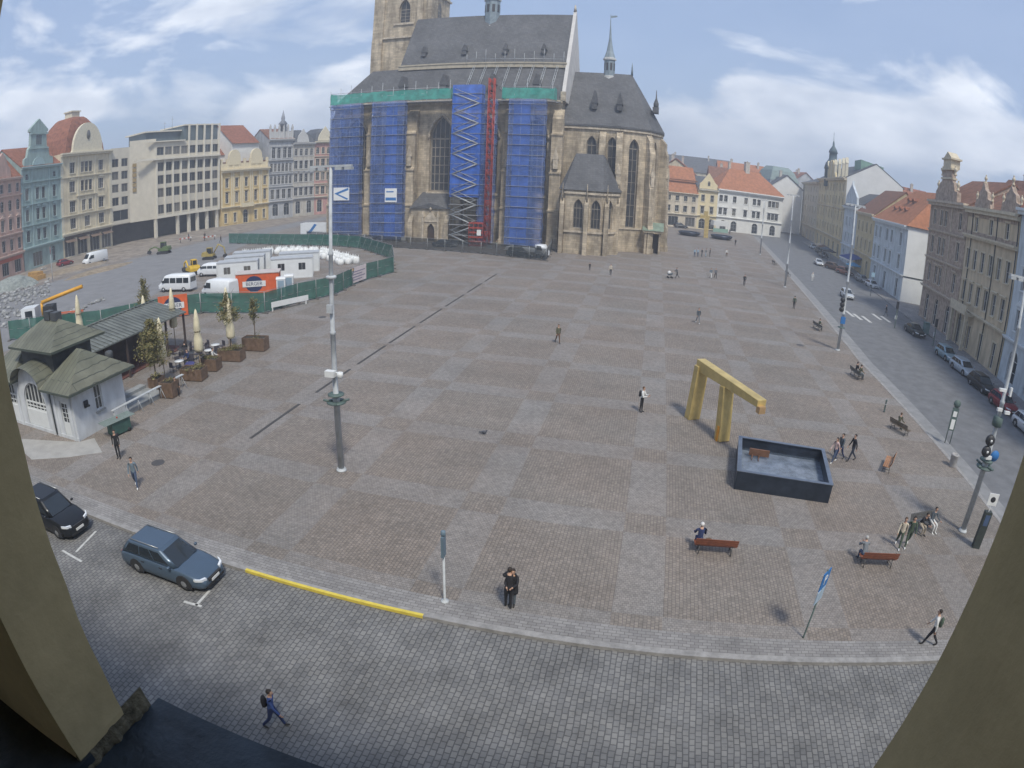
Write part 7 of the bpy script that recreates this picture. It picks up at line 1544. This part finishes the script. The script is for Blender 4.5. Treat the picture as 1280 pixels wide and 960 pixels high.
for i,(x,y) in enumerate(((46.8,160),(47.5,166),(48.2,172),(44.9,133),(49,178))): bigsun(x,y,('dark open umbrella beside the blue awning','dark open umbrella second from the blue awning','dark open umbrella third from the blue awning','blue open umbrella before the narrow ochre house','pale open umbrella farthest up the street')[i],(cloth('black',C_['black']),cloth('slate',C_['slate']),cloth('brown',C_['brown']),M('awning_blue2',(.05,.2,.35),.8,.1,1),cloth('beige',C_['beige']))[i])
def farfountain():
    x,y=G(882,297,Z0);t=thing('gold_figure_fountain','distant golden pillar fountain with dark basins in front of the far houses','fountain',(x,y,Z0),0);gd=M('gold_leaf')
    MB().box(-.6,-.5,0,.6,.5,5.4).build('pillar',gd,t);MB().box(-2.0,-.5,5.4,.7,.5,6.2).box(-.9,-.45,6.2,.2,.45,7.4).build('figure',gd,t)
    for s in (-1,1): MB().lathe([(2.2,0),(3.0,.5),(3.2,1.1),(2.9,1.12),(2.7,.6),(0,.55)],(s*4.6,1,0),18).build('basin',M('basin_metal'),t)
farfountain()
t=thing('market_stall','small white market stall with green front beside the golden pillar','stall',(*G(899,290,Z0),Z0),math.radians(15));MB().box(-2.6,-1.2,0,2.6,1.2,.1).box(-2.6,-1.2,.1,2.6,-1.1,1.2).build('counter',M('stall_green',(.25,.4,.33),.7,.1,1),t);MB().prismy([(-2.8,2.1),(2.8,2.1),(2.5,3.6),(-2.5,3.6)],-1.4,1.4).build('roof',WHP,t)
for a in (-2.4,2.4):
    for b in (-1.1,1.1): MB().tube((a,b,.1),(a,b,2.1),.05,.05,6).build('post',GM,t)
# traffic light and sign posts on the right pavement
def tlight(px,py,h,label):
    x,y=G(px,py,.12);t=thing('traffic_light',label,'traffic light',(x,y,.12),math.radians(200),'posts along the right hand pavement');MB().lathe([(.09,0),(.07,.1),(.06,h)],(0,0,0),8).build('post',DG,t)
    MB().box(-.15,-.18,h-1.0,.15,.08,h).build('signal_head',BK,t)
    for i,c in enumerate(((.25,.02,.02),(.25,.15,.02),(.02,.15,.05))): MB().lathe([(0,-.2),(.09,-.2),(.1,-.18)],(0,0,h-.18-.3*i),10,axis='y').build('lens',M('lens_%d'%i,c,.3,0),t)
    MB().box(-.2,-.12,1.2,.2,.0,1.7).build('control_box',GM,t)
tlight(1118,410,3.6,'dark traffic light post beside the zebra crossing');tlight(1166,432,3.4,'dark signal post with round lamp before the sgraffito house')
x,y=G(1088,370,.12);t=thing('street_sign','thin post with small blue sign on the kerb before the white flanked house','sign',(x,y,.12),0);MB().lathe([(.05,0),(.04,4.2)],(0,0,0),8).build('post',DG,t);MB().box(-.35,-.05,3.4,.35,0,4.2).build('sign_plate',M('sign_pale_blue',(.3,.45,.55),.5,0),t)
x,y=G(1152,420,.12);t=thing('phone_kiosk','teal grey cabinet on the pavement by the side street','cabinet',(x+1.5,y+2,.12),0);MB().box(-.4,-.35,0,.4,.35,1.5).box(-.44,-.39,1.5,.44,.39,1.58).build('body',M('cabinet_teal',(.12,.2,.2),.6,.1,2),t);MB().box(-.3,-.37,.15,.3,-.352,1.35).build('door',M('cabinet_door',(.17,.25,.25),.6,.1,2),t)
# ================= AIR =================
def haze():
    m=bpy.data.materials.new('haze_air');m.use_nodes=True;nt=m.node_tree
    nt.nodes.remove(nt.nodes['Principled BSDF']);v=nt.nodes.new('ShaderNodeVolumePrincipled');nt.links.new(v.outputs[0],nt.nodes['Material Output'].inputs['Volume'])
    v.inputs['Color'].default_value=(.80,.87,.97,1);v.inputs['Density'].default_value=.0011;v.inputs['Anisotropy'].default_value=.25
    o=MB().box(-1500,-400,-1.6,1500,1750,103).build('haze',m);o['kind']='stuff'
haze()
for o in list(sc.objects):   # writing becomes plain mesh so that every letter is real geometry of its thing
    if o.type=='FONT':
        dg=bpy.context.evaluated_depsgraph_get();me=bpy.data.meshes.new_from_object(o.evaluated_get(dg));n=put(o.name.split('.')[0],me,o.parent,tuple(o.location));n.rotation_euler=o.rotation_euler
        cu=o.data;bpy.data.objects.remove(o)
